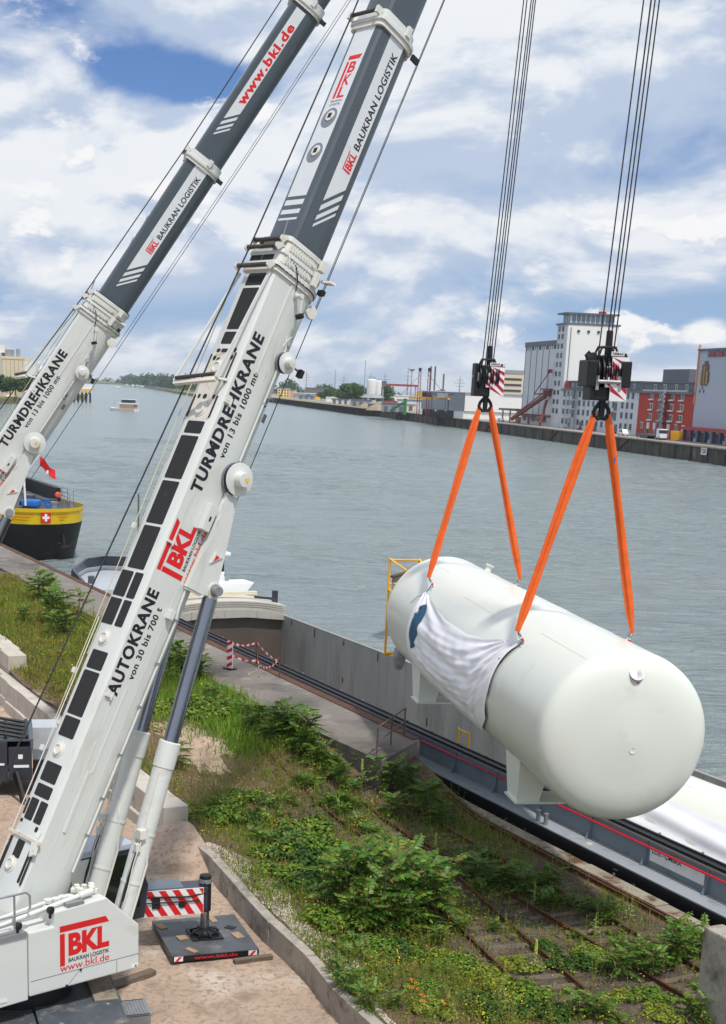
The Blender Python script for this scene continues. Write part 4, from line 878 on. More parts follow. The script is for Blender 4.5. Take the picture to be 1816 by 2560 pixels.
crane2, c2, bp2 = make_crane((-15.385, 44.141, 4.052), R(77.86), R(56.45), 'white and grey mobile crane farther left, with www.bkl.de on its upper boom', 38.05, first=c1, base_z=.6)
def superstructure_simple(root):
    MB().box2((-1.5, -3, 2.0), (1.5, 2.5, 3.5)).build('superstructure_body', m_white, root, bevel=.04)
    MB().box2((-1.5, -4.6, 1.6), (1.5, -3.1, 3.4)).build('counterweight', m_dgrey, root, bevel=.04)
    MB().prism([(2.6, 2.15), (4.2, 2.15), (4.3, 2.9), (3.95, 3.85), (2.6, 3.85)], (-1.55, 0, 0), PY, PZ, PX, .85).build('operator_cab', m_dblue, root, bevel=.04)
    # the end of its carrier that shows beside the near boom (world positions turned into crane space)
    inv = root.matrix_basis.inverted(); T = Matrix.Translation((-10.6, 46.7, 0)) @ Matrix.Rotation(.22, 4, 'Z'); Mx = inv @ T
    def put(o): o.matrix_local = Mx; return o
    ch = put(MB().box2((-9, -1.35, .45), (-.2, 1.35, 1.45)).build('carrier_chassis', m_dblue, root, bevel=.03))
    MB().box2((-2.6, -1.45, .55), (.05, -.15, 1.95)).build('locker', m_dblue, ch, bevel=.04); MB().box2((.08, -1.40, .60), (.85, -.10, 1.75)).build('locker', m_dblue, ch, bevel=.04)
    MB().box2((-2.6, -.10, .55), (.85, 1.40, 1.90)).build('engine_cover', m_dblue, ch, bevel=.06)
    for y_ in (-1.3, -.75, -.2, .35, .95): MB().path([(-2.8, y_, 2.05), (-1.6, y_, 2.22), (-.4, y_ + .1, 2.22), (.75, y_ + .05, 2.02)], .055, 8).build('top_frame_bar', m_black, ch, smooth=50)
    for x_ in (-2.4, -1.2, 0., .7): MB().beam((x_, -1.35, 2.1), (x_, 1.1, 2.1), .10, .08).build('top_frame_bar', m_black, ch)
    MB().box2((-2.7, -1.4, 1.955), (.9, 1.35, 2.02)).build('top_plate', m_dgrey, ch)
    MB().box2((-.45, -1.462, 1.15), (-.05, -1.452, 1.22)).build('label_strip', m_sign, ch); MB().box2((.25, -1.412, 1.05), (.75, -1.402, 1.14)).build('label_strip', m_sign, ch); MB().box2((.40, -1.412, 1.35), (.55, -1.402, 1.50)).build('label_plate', m_sign, ch)
    MB().box2((-1.2, -1.462, .95), (-.95, -1.452, 1.25)).build('red_reflector', m_red, ch); MB().box2((-2.5, -1.5, 1.45), (-.7, -1.3, 1.55)).build('tread_plate', m_steel, ch)
    MB().box2((.9, .15, .9), (1.75, 1.35, 2.05)).build('mesh_box', mat('pale mesh', srgb(190, 194, 196), .5, .2, var=.1), ch, bevel=.02)
    for i in range(8): MB().box2((1.755, .2 + i * .15, .95), (1.765, .22 + i * .15, 2.0)).build('mesh_wire', m_steel, ch)
    for i in range(7): MB().box2((1.757, .2, 1.0 + i * .15), (1.767, 1.3, 1.02 + i * .15)).build('mesh_wire', m_steel, ch)
    MB().box2((.9, -1.2, .45), (1.75, .10, 1.25)).build('tool_bin', m_black, ch, bevel=.03); MB().box2((.88, -1.22, 1.252), (1.77, .12, 1.29)).build('bin_lid', m_dgrey, ch)
    for x_ in (-7, -5): MB().lathe([(-.2, .5), (-.18, .66), (.18, .66), (.2, .5)], (x_, -1.25, .66), PY, 24).build('wheel', m_black, ch, smooth=40)
    MB().lathe([(-.18, .45), (-.16, .55), (.16, .55), (.18, .45)], (-1.5, -1.3, .55), PY, 24).build('wheel', m_black, ch, smooth=40)
    MB().beam((.3, -1.5, .9), (.55, -2.1, .05), .10, .30).build('mud_flap', m_black, ch)
superstructure_simple(crane2)

# outrigger mat lying in the yard, with dunnage
cM = crane1.matrix_basis @ M_car
matp = empty('outrigger_mat', (cM @ Vector((-5.2, 4.72, 0))), 0, 'dark steel outrigger mat with red lettering under the crane jack', 'mat')
matp.rotation_euler = (0, 0, cM.to_euler().z)
m_matp = mat('worn mat steel', srgb(88, 92, 96), .5, .3, var=.2, vscale=1.2, dirt=[(srgb(140, 136, 132), .55, .72, 2), (srgb(50, 50, 52), .55, .7, 1)])
MB().box2((-1.22, -1.10, .06), (1.22, 1.10, .215)).build('plate', m_matp, matp, bevel=.02)
MB().box2((1.222, -1.08, .07), (1.235, 1.08, .205)).build('edge_plate', m_black, matp)
r = MB(); add_text(r, 'www.bkl.de', Vector((1.238, 0, 0)), PY, PZ, -.55, .095, 1.1, .085, .02); r.build('lettering', m_red, matp)
for y0 in (-1.05, .82): MB().box2((1.236, y0, .075), (1.243, y0 + .22, .20)).build('end_marker', m_sign, matp); MB().sheet([(y0 + .02, .08), (y0 + .10, .08), (y0 + .20, .195), (y0 + .12, .195)], (1.2465, 0, 0), PY, PZ).build('red_slash', m_red, matp)
m_ply = mat('plywood scrap', srgb(160, 134, 104), .85, var=.15, vscale=3)
for i, (x, y, a, dx, dy) in enumerate(((-.75, -.95, .3, .36, .20), (-.95, .45, .1, .40, .16), (.95, -.55, .5, .34, .15), (.25, .80, .2, .38, .22), (-.3, .75, .8, .25, .2), (.1, -.6, .2, .28, .24))):
    o = MB().box((0, 0, 0), (dx, dy, .018)).build('plywood_scrap', m_ply if i != 4 else m_black, matp); o.location = (x, y, .226); o.rotation_euler = (0, 0, a)
tb = MB().box((0, 0, .06), (.16, 1.0, .12)).build('timber_baulk', m_wood, bevel=.01); tb.location = cM @ Vector((-3.75, 5.6, 0)); tb.rotation_euler = (0, 0, cM.to_euler().z + .1)
tag(tb, 'short squared timber lying at the outer corner of the outrigger mat', 'timber', 'timber baulks')
tb2 = MB().box((0, 0, .07), (.22, 1.3, .14)).build('timber_baulk', m_wood, bevel=.01); tb2.location = cM @ Vector((-3.2, 2.5, 0)); tb2.rotation_euler = (0, 0, cM.to_euler().z + .5)
tag(tb2, 'squared timber lying beside the crane panel in the yard', 'timber', 'timber baulks')
# ================================================================== the tank, hook blocks and slings
TA = R(9.02); TAX = Vector((math.sin(TA), -math.cos(TA), 0)); TLAT = Vector((math.cos(TA), math.sin(TA), 0)); TO = Vector((6.894, 38.005, 5.644)); TR = 2.15
m_tank = mat('tank white paint', srgb(222, 225, 215), 0.32, var=0.015, vscale=.6, coat=0.1, dirt=[(srgb(206, 205, 192), 0.60, 0.8, .8), (srgb(196, 192, 180), .68, .8, 3)])
m_sling = mat('orange sling', srgb(238, 104, 36), 0.85, var=0.12, vscale=3, bump=.4, bscale=60, dirt=[(srgb(140, 84, 60), 0.62, 0.78, 1.2)])
m_tarp = mat('white tarpaulin', srgb(242, 242, 246), 0.62, var=0.02)
m_shack = mat('shackle steel', srgb(150, 150, 152), 0.4, .7, var=.15)
m_yframe = mat('yellow ladder paint', srgb(240, 176, 24), 0.5, var=0.06)
def tank_profile(ls, le, dd, n=14):
    pr = []
    for i in range(n + 1):
        k = 1 - i / n; pr.append((ls - dd * k, TR * (max(0, 1 - k ** 2.9)) ** (1 / 2.9)))
    for i in range(n + 1):
        k = i / n; pr.append((le + dd * k, TR * (max(0, 1 - k ** 2.9)) ** (1 / 2.9)))
    return pr
def make_tank(name, label, origin, ax, lat, ls, le, lugs, saddles, nozzle=True):
    root = empty(name, origin, 0, label, 'tank', 'white storage tanks'); up = Vector((0, 0, 1))
    P = lambda s, l, z: ax * s + lat * l + up * z
    MB().lathe(tank_profile(ls, le, .70), (0, 0, 0), ax, 72, cap=False).build('shell', m_tank, root, smooth=50)
    for s in (ls + .02, ls + 3.7, ls + 7.5, ls + 11.2, ls + 15.0, le - .02):       # weld seams
        MB().lathe([(s - .022, TR + .001), (s - .008, TR + .009), (s + .008, TR + .009), (s + .022, TR + .001)], (0, 0, 0), ax, 72, cap=False).build('weld_seam', m_tank, root, smooth=60)
    for a_, b_, th_ in ((ls, ls + 3.7, -20), (ls + 3.7, ls + 7.5, 12), (ls + 7.5, ls + 11.2, -35), (ls + 11.2, ls + 15, 5), (ls + 15, le, -28)):
        rd = lat * math.sin(R(th_)) + up * math.cos(R(th_)); MB().beam(ax * a_ + rd * (TR + .0), ax * b_ + rd * (TR + .0), .03, .012, up=tuple(rd)).build('weld_seam', m_tank, root)
    for s in lugs:
        for sg in (-1, 1):
            th = R(41.5) * sg; rad = lat * math.sin(th) + up * math.cos(th); o = ax * s + rad * (TR - .02)
            MB().prism([(-.16, 0), (.16, 0), (.09, .22), (-.09, .22)], o - (rad.cross(ax)) * .02, ax, rad, rad.cross(ax), .04).build('lifting_lug', m_tank, root)
            MB().prism([(-.24, -.16), (.24, -.16), (.24, .16), (-.24, .16)], o + rad * .012, ax, rad.cross(ax), rad, .02).build('lug_pad', m_tank, root)
            b = o + rad * .14; v = rad * .8 + up * .6; v.normalize()
            MB().path([b + ax * .07, b + ax * .08 + v * .12, b + v * .2 + ax * .04, b + v * .2 - ax * .04, b - ax * .08 + v * .12, b - ax * .07], .024, 8).tube(b - ax * .12, b + ax * .12, .022, 8).build('shackle', m_shack, root, smooth=50)
            MB().box(b + ax * .14, (.06, .06, .06)).build('shackle_pin', m_red, root)
    for s0 in saddles:                     # saddle feet
        for sg in (-1, 1):
            # end plates follow the shell, box foot below
            pass
        W2 = 1.55; zb = -2.60
        arc = [(x, -math.sqrt(max(0, (TR + .01) ** 2 - x * x))) for x in [-W2 + i * (2 * W2 / 24) for i in range(25)]]
        for ds in (0.04, .93):
            # side trapezoids left and right with an arched opening between
            for sg in (-1, 1):
                xs = [sg * x for x in (W2, 1.5, 1.35, 1.15, .95, .80)]
                poly = [(x, -math.sqrt((TR + .01) ** 2 - x * x)) for x in xs] + [(sg * .95, zb), (sg * (W2 - .02), zb)]
                MB().prism(poly, ax * (s0 + ds), lat, up, ax, .03).build('saddle_plate', m_tank, root)
        for sg in (-1, 1):
            MB().prism([(s0 - .45, -1.44), (s0 + .97, -1.46), (s0 + .94, zb), (s0 + .02, zb)], lat * (sg * W2 - .015), ax, up, lat, .03).build('saddle_side', m_tank, root)
            MB().prism([(s0 + .06, -1.98), (s0 + .96, -1.98), (s0 + .86, zb), (s0 + .14, zb)], lat * (sg * .95 - .015), ax, up, lat, .03).build('saddle_side', m_tank, root)
        MB().prism([(-W2 - .08, 0), (W2 + .08, 0), (W2 + .08, 1.1), (-W2 - .08, 1.1)], ax * (s0 - .05) + up * (zb - .05), lat, ax, up, .05).build('saddle_base', m_tank, root)
        MB().prism([(-.97, -TR + .1), (.97, -TR + .1), (.97, -2.3), (-.97, -2.3)], ax * (s0 + .5), lat, up, ax, .03).build('saddle_web', m_tank, root)
    if nozzle:
        c = P(le + .53, .06, 1.62); n_ = (ax * .75 + up * .6).normalized()
        MB().lathe([(0, .14), (.10, .14), (.10, .18), (.14, .18), (.14, .10), (.16, 0)], c - n_ * .06, n_, 24).build('nozzle', m_steel, root, smooth=35)
        MB().lathe([(.06, .185), (.075, .195), (.09, .185)], c - n_ * .06, n_, 24, cap=False).build('nozzle_ring', m_tank, root, smooth=35)
        MB().box(c - up * .17 + ax * .05, (.14, .06, .05)).build('nozzle_tag', m_red, root)
        MB().lathe([(0, .085), (.004, .088), (.006, .07), (.003, .065), (.003, 0)], P(le + .697, .10, -.22), ax, 24).build('inspection_disc', m_tank, root, smooth=40)
        MB().lathe([(0, .12), (.22, .12), (.22, .17), (.27, .17), (.27, 0)], P(-12.2, .85, 1.95), up + lat * .4, 20).build('top_flange', m_tank, root, smooth=35)
        # far end: valve gear wrapped in foil and yellow access ladder
        MB().lathe([(0, .10), (.2, .22), (.5, .26), (.8, .2), (.95, .08)], P(ls - .25, -1.55, -2.15), (0, 0, 1), 12).build('wrapped_valve', mat('grey foil', srgb(150, 152, 156), .45, .3, var=.25, vscale=6, bump=1, bscale=8), root)
        for a in (-1.98, -.85):
            MB().path([P(ls - .85, a, -1.75), P(ls - .85, a, 1.95), P(ls - .1, a * .75, 1.6)], .045, 8).build('ladder_rail', m_yframe, root)
        for z in (-1.7, 1.0, 1.9): MB().tube(P(ls - .85, -1.98, z), P(ls - .85, -.85, z), .035, 8).build('ladder_rung', m_yframe, root)
        MB().tube(P(ls - .85, -1.98, .8), P(ls + .1, -1.6, .55), .035, 8).build('ladder_stay', m_yframe, root); MB().tube(P(ls - .85, -1.98, -1.65), P(ls + .1, -1.5, -1.4), .035, 8).build('ladder_stay', m_yframe, root)
    return root
tank = make_tank('storage_tank', 'huge white cylindrical tank hanging level from orange slings', TO, TAX, TLAT, -14.80, 3.93, (-10.72, 0.0), (0.0, -12.35))
TUP = Vector((0, 0, 1))

# tarpaulin draped on the tank's left flank
def tarp_top(u):     # u 0..1 from the far lug to the near lug -> (s, angle)
    pts = [(0, -10.62, -50), (.12, -9.4, -54), (.35, -6.6, -60.5), (.62, -3.9, -60), (.82, -1.9, -54), (1, .10, -41)]
    for (a, s0, t0), (b, s1, t1) in zip(pts, pts[1:]):
        if u <= b:
            k = (u - a) / (b - a); return s0 + (s1 - s0) * k, t0 + (t1 - t0) * k
    return pts[-1][1:]
def tarp_bot(u):
    pts = [(0, -10.85, -70), (.08, -11.0, -104), (.18, -10.7, -130), (.5, -6.6, -142), (.80, -2.7, -134), (.92, -.75, -108), (.96, -.40, -86), (1, -.30, -62)]
    for (a, s0, t0), (b, s1, t1) in zip(pts, pts[1:]):
        if u <= b:
            k = (u - a) / (b - a); return s0 + (s1 - s0) * k, t0 + (t1 - t0) * k
    return pts[-1][1:]
def tarp_pt(u, v, lift=0.03):
    a, b = tarp_top(u), tarp_bot(u); s = a[0] + (b[0] - a[0]) * v; th = a[1] + (b[1] - a[1]) * v
    # swags hanging between the tied corners; pleats fanning out of both corners
    w = math.sin(math.pi * u) * math.sin(math.pi * min(1, v * 1.1))
    swag = math.sin(v * 17 + 4.2 * math.sin(math.pi * u) + u * 1.2) + .55 * math.sin(v * 37 + 5 * math.sin(math.pi * u * .9) - u * 5 + 1.0)
    fold = 0.036 * w * math.copysign(abs(swag) ** 1.25, swag)
    a1 = math.atan2(v + .02, (1 - u) * 2.2 + .02); r1 = math.hypot(v, (1 - u) * 2.2)
    fold += .042 * math.exp(-r1 * 1.4) * min(1, r1 * 6) * math.sin(a1 * 27 + 2 * math.sin(a1 * 5))
    a2 = math.atan2(v + .02, u * 2.2 + .02); r2 = math.hypot(v, u * 2.2)
    fold += .045 * math.exp(-r2 * 1.0) * min(1, r2 * 6) * math.sin(a2 * 24 + 1.5 * math.sin(a2 * 7))
    fold += .012 * math.sin(u * 61 - v * 23) * w + .010 * math.sin(v * 83 + u * 19) * w
    r = TR + lift + .05 + fold + .05 * w
    th = R(th); return TAX * s + (TLAT * math.sin(th) + TUP * math.cos(th)) * max(TR + .012, r)
tp = empty('tarpaulin', TO, 0, 'creased white tarpaulin tied along the left side of the hanging tank', 'tarpaulin', 'white tarpaulins on tanks')
me = MB().grid(lambda u, v: tarp_pt(u, v), 150, 90); me.build('sheet', m_tarp, tp, smooth=80)
m_logo = mat('blue print', srgb(22, 84, 116), .6, var=.12, vscale=3)
def tarp_uv(s_, th_):
    best = (9, 0, 0)
    for i in range(140):
        u_ = i * .0018; a_, b_ = tarp_top(u_), tarp_bot(u_); v_ = min(1, max(0, (th_ - a_[1]) / (b_[1] - a_[1]))); e_ = abs(a_[0] + (b_[0] - a_[0]) * v_ - s_)
        if e_ < best[0]: best = (e_, u_, v_)
    return best[1], best[2]
def print_pt(k, r):
    a_ = 2 * math.pi * k; x_, y_ = r * math.cos(a_), r * math.sin(a_)
    s_, th_ = -9.85 + .62 * x_ + .28 * y_, -80 + 21 * y_
    return tarp_pt(*tarp_uv(s_, th_)) + (TLAT * math.sin(R(th_)) + TUP * math.cos(R(th_))) * .014
lg = MB().grid(lambda u, v: print_pt(u, max(.001, v)), 36, 8)
lg.build('print', m_logo, tp, smooth=80)
cord = lambda s, th, k=.05: TAX * s + (TLAT * math.sin(R(th)) + TUP * math.cos(R(th))) * (TR + k)
MB().path([cord(.10, -41), cord(.25, -41.5, .10)], .012, 6).path([cord(-10.62, -50), cord(-10.72, -42, .1)], .012, 6).path([cord(-.30, -62), cord(-.1, -55), cord(.1, -44)], .010, 6).path([cord(-10.6, -52), cord(-11.2, -58), cord(-11.6, -66)], .010, 6).build('cord', m_rope, tp)
MB().box(cord(-.35, -62, .06), (.06, .1, .12)).build('cord_knot', m_rope, tp)

# ---- hook blocks with hazard plates
m_hz = m_sign
m_bolt = m_steel
def hook_block(label, loc, rz, w, h, big):
    root = empty('hook_block', loc, rz, label, 'hook block', 'crane hook blocks')
    # local: x right, y away, z up; block centre at origin
    d = .42 if not big else .62
    MB().box2((-w / 2, -d / 2, -h / 2), (-w / 2 + .10, d / 2, h / 2)).build('cheek_plate', m_black, root, bevel=.03)
    MB().box2((w / 2 - .10, -d / 2, -h / 2), (w / 2, d / 2, h / 2)).build('cheek_plate', m_black, root, bevel=.03)
    for i in range(4 if not big else 5):
        x = -w * .30 + i * (w * .6 / (3 if not big else 4))
        MB().lathe([(-.045, h * .36), (-.02, h * .31), (.02, h * .31), (.045, h * .36)], (x, 0, h * .10), PX, 28).build('sheave', m_black, root, smooth=40)
    MB().lathe([(-w * .52, .06), (w * .52, .06)], (0, 0, h * .1), PX, 16).build('sheave_axle', m_steel, root)
    MB().box2((-w * .42, -d * .4, -h * .5), (w * .42, d * .4, -h * .22)).build('crosshead', m_black, root, bevel=.03)
    # weights with diagonal red stripes on the camera side
    y = -d / 2 - .012; x0, x1 = (w * .06, w * .56)
    MB().box2((x0, y - .03, -h * .5), (x1, y, h * .42)).build('hazard_plate', m_hz, root)
    MB().box2((-w * .10, y - .02, -h * .22), (w * .06 - .01, y, h * .22)).build('hazard_plate', m_hz, root)
    for i in range(5):
        z0 = -h * .62 + i * h * .26; hw_ = x1 - x0
        lo = lambda zz: max(-h * .495, min(h * .415, zz))
        poly = [(x0 + .005, lo(z0 + .42 * hw_ + h * .16)), (x0 + .005, lo(z0 + .42 * hw_ + h * .28)), (x1 - .005, lo(z0 - .42 * hw_ + h * .28)), (x1 - .005, lo(z0 - .42 * hw_ + h * .16))]
        if poly[1][1] - poly[0][1] > .01 or poly[2][1] - poly[3][1] > .01: MB().sheet(poly, (0, y - .034, 0), PX, PZ).build('hazard_stripe', mat('crimson stripe', srgb(176, 22, 56), .5), root)
    MB().sheet([(-w * .095, -.12 * h), (-w * .095, .0), (w * .045, -.12 * h), (w * .045, -.22 * h)], (0, y - .024, 0), PX, PZ).build('hazard_stripe', MATS['crimson stripe'], root)
    MB().sheet([(-w * .095, .10 * h), (-w * .095, .21 * h), (w * .045, .08 * h), (w * .045, -.03 * h)], (0, y - .024, 0), PX, PZ).build('hazard_stripe', MATS['crimson stripe'], root)
    for x in (-w * .40, w * .0 - .14): MB().box2((x, y - .02, -h * .05), (x + .07, y + .01, h * .22)).build('reflector', mat('reflector', srgb(150, 148, 150), .4), root)
    MB().box2((w * .02, y - .02, h * .44), (w * .40, y + .0, h * .53)).build('maker_plate', m_sign, root)
    r = MB(); add_text(r, 'DEMAG', (0, y - .024, 0), PX, PZ, w * .05, h * .455, w * .32, h * .06, .03); r.build('lettering', m_ink, root)
    # rope guard frame and top swivel
    MB().path([(-w * .3, -d * .3, h * .42), (-w * .2, -d * .25, h * .62), (w * .2, -d * .25, h * .62), (w * .3, -d * .3, h * .42)], .035, 8).path([(-w * .3, d * .3, h * .42), (-w * .2, d * .25, h * .62), (w * .2, d * .25, h * .62), (w * .3, d * .3, h * .42)], .035, 8).build('rope_guard', m_black, root)
    MB().lathe([(0, .10), (.6, .085), (.62, .05)], (w * .05, 0, h * .45), PZ, 14).build('rope_socket', m_black, root)
    if big:
        for sx in (-1, 1):
            MB().box2((sx * w * .5 - (.16 if sx > 0 else .14), -d * .6, -h * .22), (sx * w * .5 + (.14 if sx > 0 else .16), d * .6, h * .34)).build('side_weight', m_black, root, bevel=.04)
            MB().path([(sx * w * .52, 0, h * .32), (sx * w * .52 - .09, 0, h * .44), (sx * w * .52, 0, h * .52), (sx * w * .52 + .09, 0, h * .44), (sx * w * .52, 0, h * .32)], .03, 8).build('lifting_eye', m_black, root)
            MB().box2((sx * .30 - .04, y - .05, -h * .28), (sx * .30 + .04, y - .02, h * .02)).build('reflector', MATS['reflector'], root)
        MB().tube((-.30, y - .05, -.12), (.30, y - .05, -.12), .05, 12).build('lock_bar', m_steel, root)
    # double hook with curved horns
    hz_ = -h * .5
    MB().lathe([(0, .075), (.44, .095)], (0, 0, hz_ - .44), PZ, 16).build('hook_shank', m_black, root)
    for sx in (-1, 1):
        MB().path([(0, 0, hz_ - .02), (sx * .10, 0, hz_ - .11), (sx * .18, 0, hz_ - .21), (sx * .21, 0, hz_ - .31), (sx * .17, 0, hz_ - .41), (sx * .08, 0, hz_ - .46), (0, 0, hz_ - .44)], .055, 10).build('hook_horn', m_black, root, smooth=60)
    return root
H1 = Vector((5.17, 48.56, 14.12)); H2 = Vector((7.05, 37.85, 14.22))
hb1 = hook_block('smaller black hook block with red striped plate, holding the far slings', H1, TA, .94, 1.05, False)
hb2 = hook_block('bigger black hook block with two lifting eyes, holding the near slings', H2, TA, .90, 1.18, True)

# ---- slings: two flat orange legs from each hook to the lugs
def sling(label, a, b, side):
    root = empty('lifting_sling', a, 0, label, 'sling', 'orange lifting slings')
    d = (b - a); L = d.length; d.normalize(); x = d.cross(Vector((0, 1, 0))).normalized(); y = d.cross(x)
    for k, off in (('front', -.040), ('back', .040)):
        secs = []
        for i in range(25):
            f = i / 24; p = d * (L * f); w_ = .070 + .010 * math.sin(f * 9 + side) - .03 * smooth(.9, 1, f) - .02 * smooth(.1, 0, f)
            tw = .25 * math.sin(f * 2.4 + side * 1.3 + (0 if off < 0 else .5)); c, s_ = math.cos(tw), math.sin(tw)
            o_ = off * (1 - .6 * smooth(.85, 1, f)) * (1 - .5 * smooth(.12, 0, f))
            X = x * c + y * s_; Y = y * c - x * s_
            cen = p + X * (o_ * (1.1 if side > 0 else 1.3)) + Y * o_ * .8
            secs.append([cen + X * (w_ * math.cos(t)) + Y * (.030 * math.sin(t)) for t in [j * math.pi / 6 for j in range(12)]])
        MB().loft(secs).build('sling_leg', m_sling, root, smooth=50)
    return root
for H_, s, tag1, hh in ((H1, -10.72, 'far', 1.05), (H2, 0.0, 'near', 1.18)):
    for sg in (-1, 1):
        th = R(41.5) * sg; lug = TO + TAX * s + (TLAT * math.sin(th) + TUP * math.cos(th)) * (TR + .30) + TUP * .06
        apex = Vector((H_.x, H_.y, H_.z - hh * .5 - .34)) + TLAT * (.18 * sg)
        o = sling('%s leg of the orange sling pair under the %s hook block' % ('left' if sg < 0 else 'right', 'smaller' if tag1 == 'far' else 'bigger'), apex, lug, sg)
        if tag1 == 'near' and sg > 0: MB().box((lug - apex) * .2 + Vector((.02, -.10, 0)), (.05, .02, .12)).build('sling_tag', mat('blue tag', srgb(70, 100, 170), .6), o)

# ---- fall ropes from the boom heads
for H_, bp, cr_, L_, offs, h_ in ((H1, bp2, crane2, 38.05, [(-.18, -.26), (-.10, -.16), (.0, .03), (.05, .09), (.18, .13)], 1.05), (H2, bp1, crane1, 40.3, [(-.20, -.20), (-.04, -.03), (-.01, .0), (.05, .10), (.20, .20)], 1.18)):
    tip = cr_.matrix_basis @ bp(0, L_, -1.35)
    for i, (ob, ot) in enumerate(offs):
        a = Vector((H_.x, H_.y, H_.z + h_ * .4)) + TLAT * ob + TAX * (.05 if i % 2 else -.05)
        b = Vector((tip.x, tip.y, tip.z)) + TLAT * ot
        o = MB().tube(a - cr_.location, b - cr_.location, .018, 8).build('fall_rope', m_rope, cr_)
        o.matrix_parent_inverse = Matrix(); o.matrix_local = Matrix.Rotation(-cr_.rotation_euler.z, 4, 'Z')

# ================================================================== barge moored below the tank
m_coam = mat('blue grey coaming', srgb(118, 130, 140), .5, var=.06, vscale=.8, dirt=[(srgb(98, 104, 108), .55, .75, 1.5)])
m_walk = mat('barge side deck', srgb(150, 156, 162), .6, var=.07, vscale=1, dirt=[(srgb(116, 118, 120), .55, .75, 2)])
m_hull = mat('black hull', srgb(20, 21, 25), .5, var=.2, vscale=.5, dirt=[(srgb(50, 46, 44), .6, .8, 2)])
m_hold = mat('hold steel', srgb(160, 157, 152), .6, .2, var=.12, vscale=.6, stretch=(1, 1, .3), dirt=[(srgb(134, 128, 121), .5, .72, .7), (srgb(104, 97, 91), .64, .78, 1.6)])
m_hatch = mat('hatch cover aluminium', srgb(196, 190, 180), .45, .35, var=.06, dirt=[(srgb(150, 140, 126), .58, .75, 2)])
m_shipwhite = mat('ship white', srgb(232, 236, 238), .4, var=.02)
m_pipered = mat('red pipe', srgb(200, 30, 48), .45, var=.05)
def make_barge():
    root = empty('barge', Q(-5, 5, WATER_Z), 0, 'grey open cargo barge moored along the quay under the hanging tank', 'barge')
    def q(s, t, z): return Q(s, t, z) - root.location
    def prism(name, poly, z0, z1, m, par=root, bevel=0): return MB().prism(poly, q(0, 0, z0), QA, QW, (0, 0, 1), z1 - z0).build(name, m, par, bevel=bevel)
    S0, S1 = -31.0, 46.0
    # outer hull shells either side of the hold, floor
    hull = prism('hull_side', [(S0 - 12, .42), (S1, .42), (S1, 1.05), (S0 - 12, 1.05)], -4.2, .24, m_hull)
    prism('hull_side', [(S0 - 12, 8.9), (S1, 8.9), (S1, 9.5), (S0 - 12, 9.5)], -4.2, .24, m_hull)
    prism('hold_floor', [(S0, 1.4), (S1, 1.4), (S1, 8.6), (S0, 8.6)], -3.3, -3.0, m_hold)
    prism('side_deck', [(S0 - 12, .38), (S1, .38), (S1, 1.12), (S0 - 12, 1.12)], .245, .30, m_walk)
    prism('side_deck', [(S0 - 12, 8.85), (S1, 8.85), (S1, 9.55), (S0 - 12, 9.55)], .245, .30, m_walk)
    MB().prism([(S0 - 12, .36), (S1, .36), (S1, .40), (S0 - 12, .40)], q(0, 0, .10), QA, QW, (0, 0, 1), .16).build('rubbing_strake', m_black, root)
    near = prism('coaming', [(S0, 1.12), (S1, 1.12), (S1, 1.20), (S0, 1.20)], -3.0, 1.12, m_coam)
    far = prism('coaming', [(S0, 8.62), (S1, 8.62), (S1, 8.72), (S0, 8.72)], -3.0, .78, m_hold)
    prism('coaming_rim', [(S0, 1.10), (S1, 1.10), (S1, 1.34), (S0, 1.34)], 1.12, 1.22, m_black, near)
    prism('coaming_rim', [(S0, 1.06), (S1, 1.06), (S1, 1.095), (S0, 1.095)], 1.05, 1.12, m_steel, near)
    prism('coaming_rim', [(S0, 1.34), (S1, 1.34), (S1, 1.42), (S0, 1.42)], 1.20, 1.27, m_black, near)
    prism('coaming_rim', [(S0, 8.60), (S1, 8.60), (S1, 8.76), (S0, 8.76)], .78, .84, m_hold, far)
    prism('hold_end', [(S0 - .1, 1.2), (S0, 1.2), (S0, 8.62), (S0 - .1, 8.62)], -3.0, 1.0, mat('hold end steel', srgb(92, 82, 76), .7, .2, var=.2, vscale=.6))
    MB().prism([(-.05, .31), (.05, .31), (.05, 1.05)], q(3.46, 1.12, 0), QW * -1, PZ, QA, .03)
    for i in range(-11, 13):
        s = 3.46 + i * 2.715
        MB().prism([(0, .31), (.20, .31), (.08, .62), (.05, 1.05), (0, 1.05)], q(s, 1.115, 0), QW * -1, PZ, QA, .05).build('coaming_bracket', m_coam, near)
    MB().tube(q(S0, 1.02, .92), q(S1, 1.02, .92), .035, 10).build('red_pipe', m_pipered, root)
    for i in range(40): MB().box(q(S0 + 1 + i * 1.9, 1.40, 1.29), (.06, .06, .06)).build('rim_cleat', m_steel, near)
    # seams on the far hold wall with painted marks
    for i in range(-14, 14):
        MB().prism([(0, -3.0), (.03, -3.0), (.03, .77), (0, .77)], q(i * 2.715, 8.62, 0), QA, PZ, QW * -1, .006).build('plate_seam', mat('seam', srgb(134, 130, 126), .7), far)
    k = 0
    for s, z0, z1 in ((-26.6, .28, .76), (-19.2, .28, .76), (-11.8, .28, .76), (-4.4, .28, .76), (-23, -1.6, -1.3), (-14, -1.9, -1.5)):
        MB().prism([(0, z0), (.07, z0), (.07, z1), (0, z1)], q(s, 8.60, 0), QA, PZ, QW * -1, .008).build('frame_mark', m_ink, far)
    for s, ch in ((-29.7, '5'), (-23.1, '6'), (-15.6, '7'), (-8.1, '8')):
        r = MB(); add_text(r, ch, q(s, 8.60, 0), QA, PZ, 0, .42, .18, .30, .01); r.build('frame_number', m_ink, far)
    # banner on the coaming, bollards, fittings
    bn = MB().sheet([(11.80, .50), (14.20, .50), (14.20, .92), (11.80, .92)], q(0, 1.108, 0), QA, PZ).build('banner', m_sign, near)
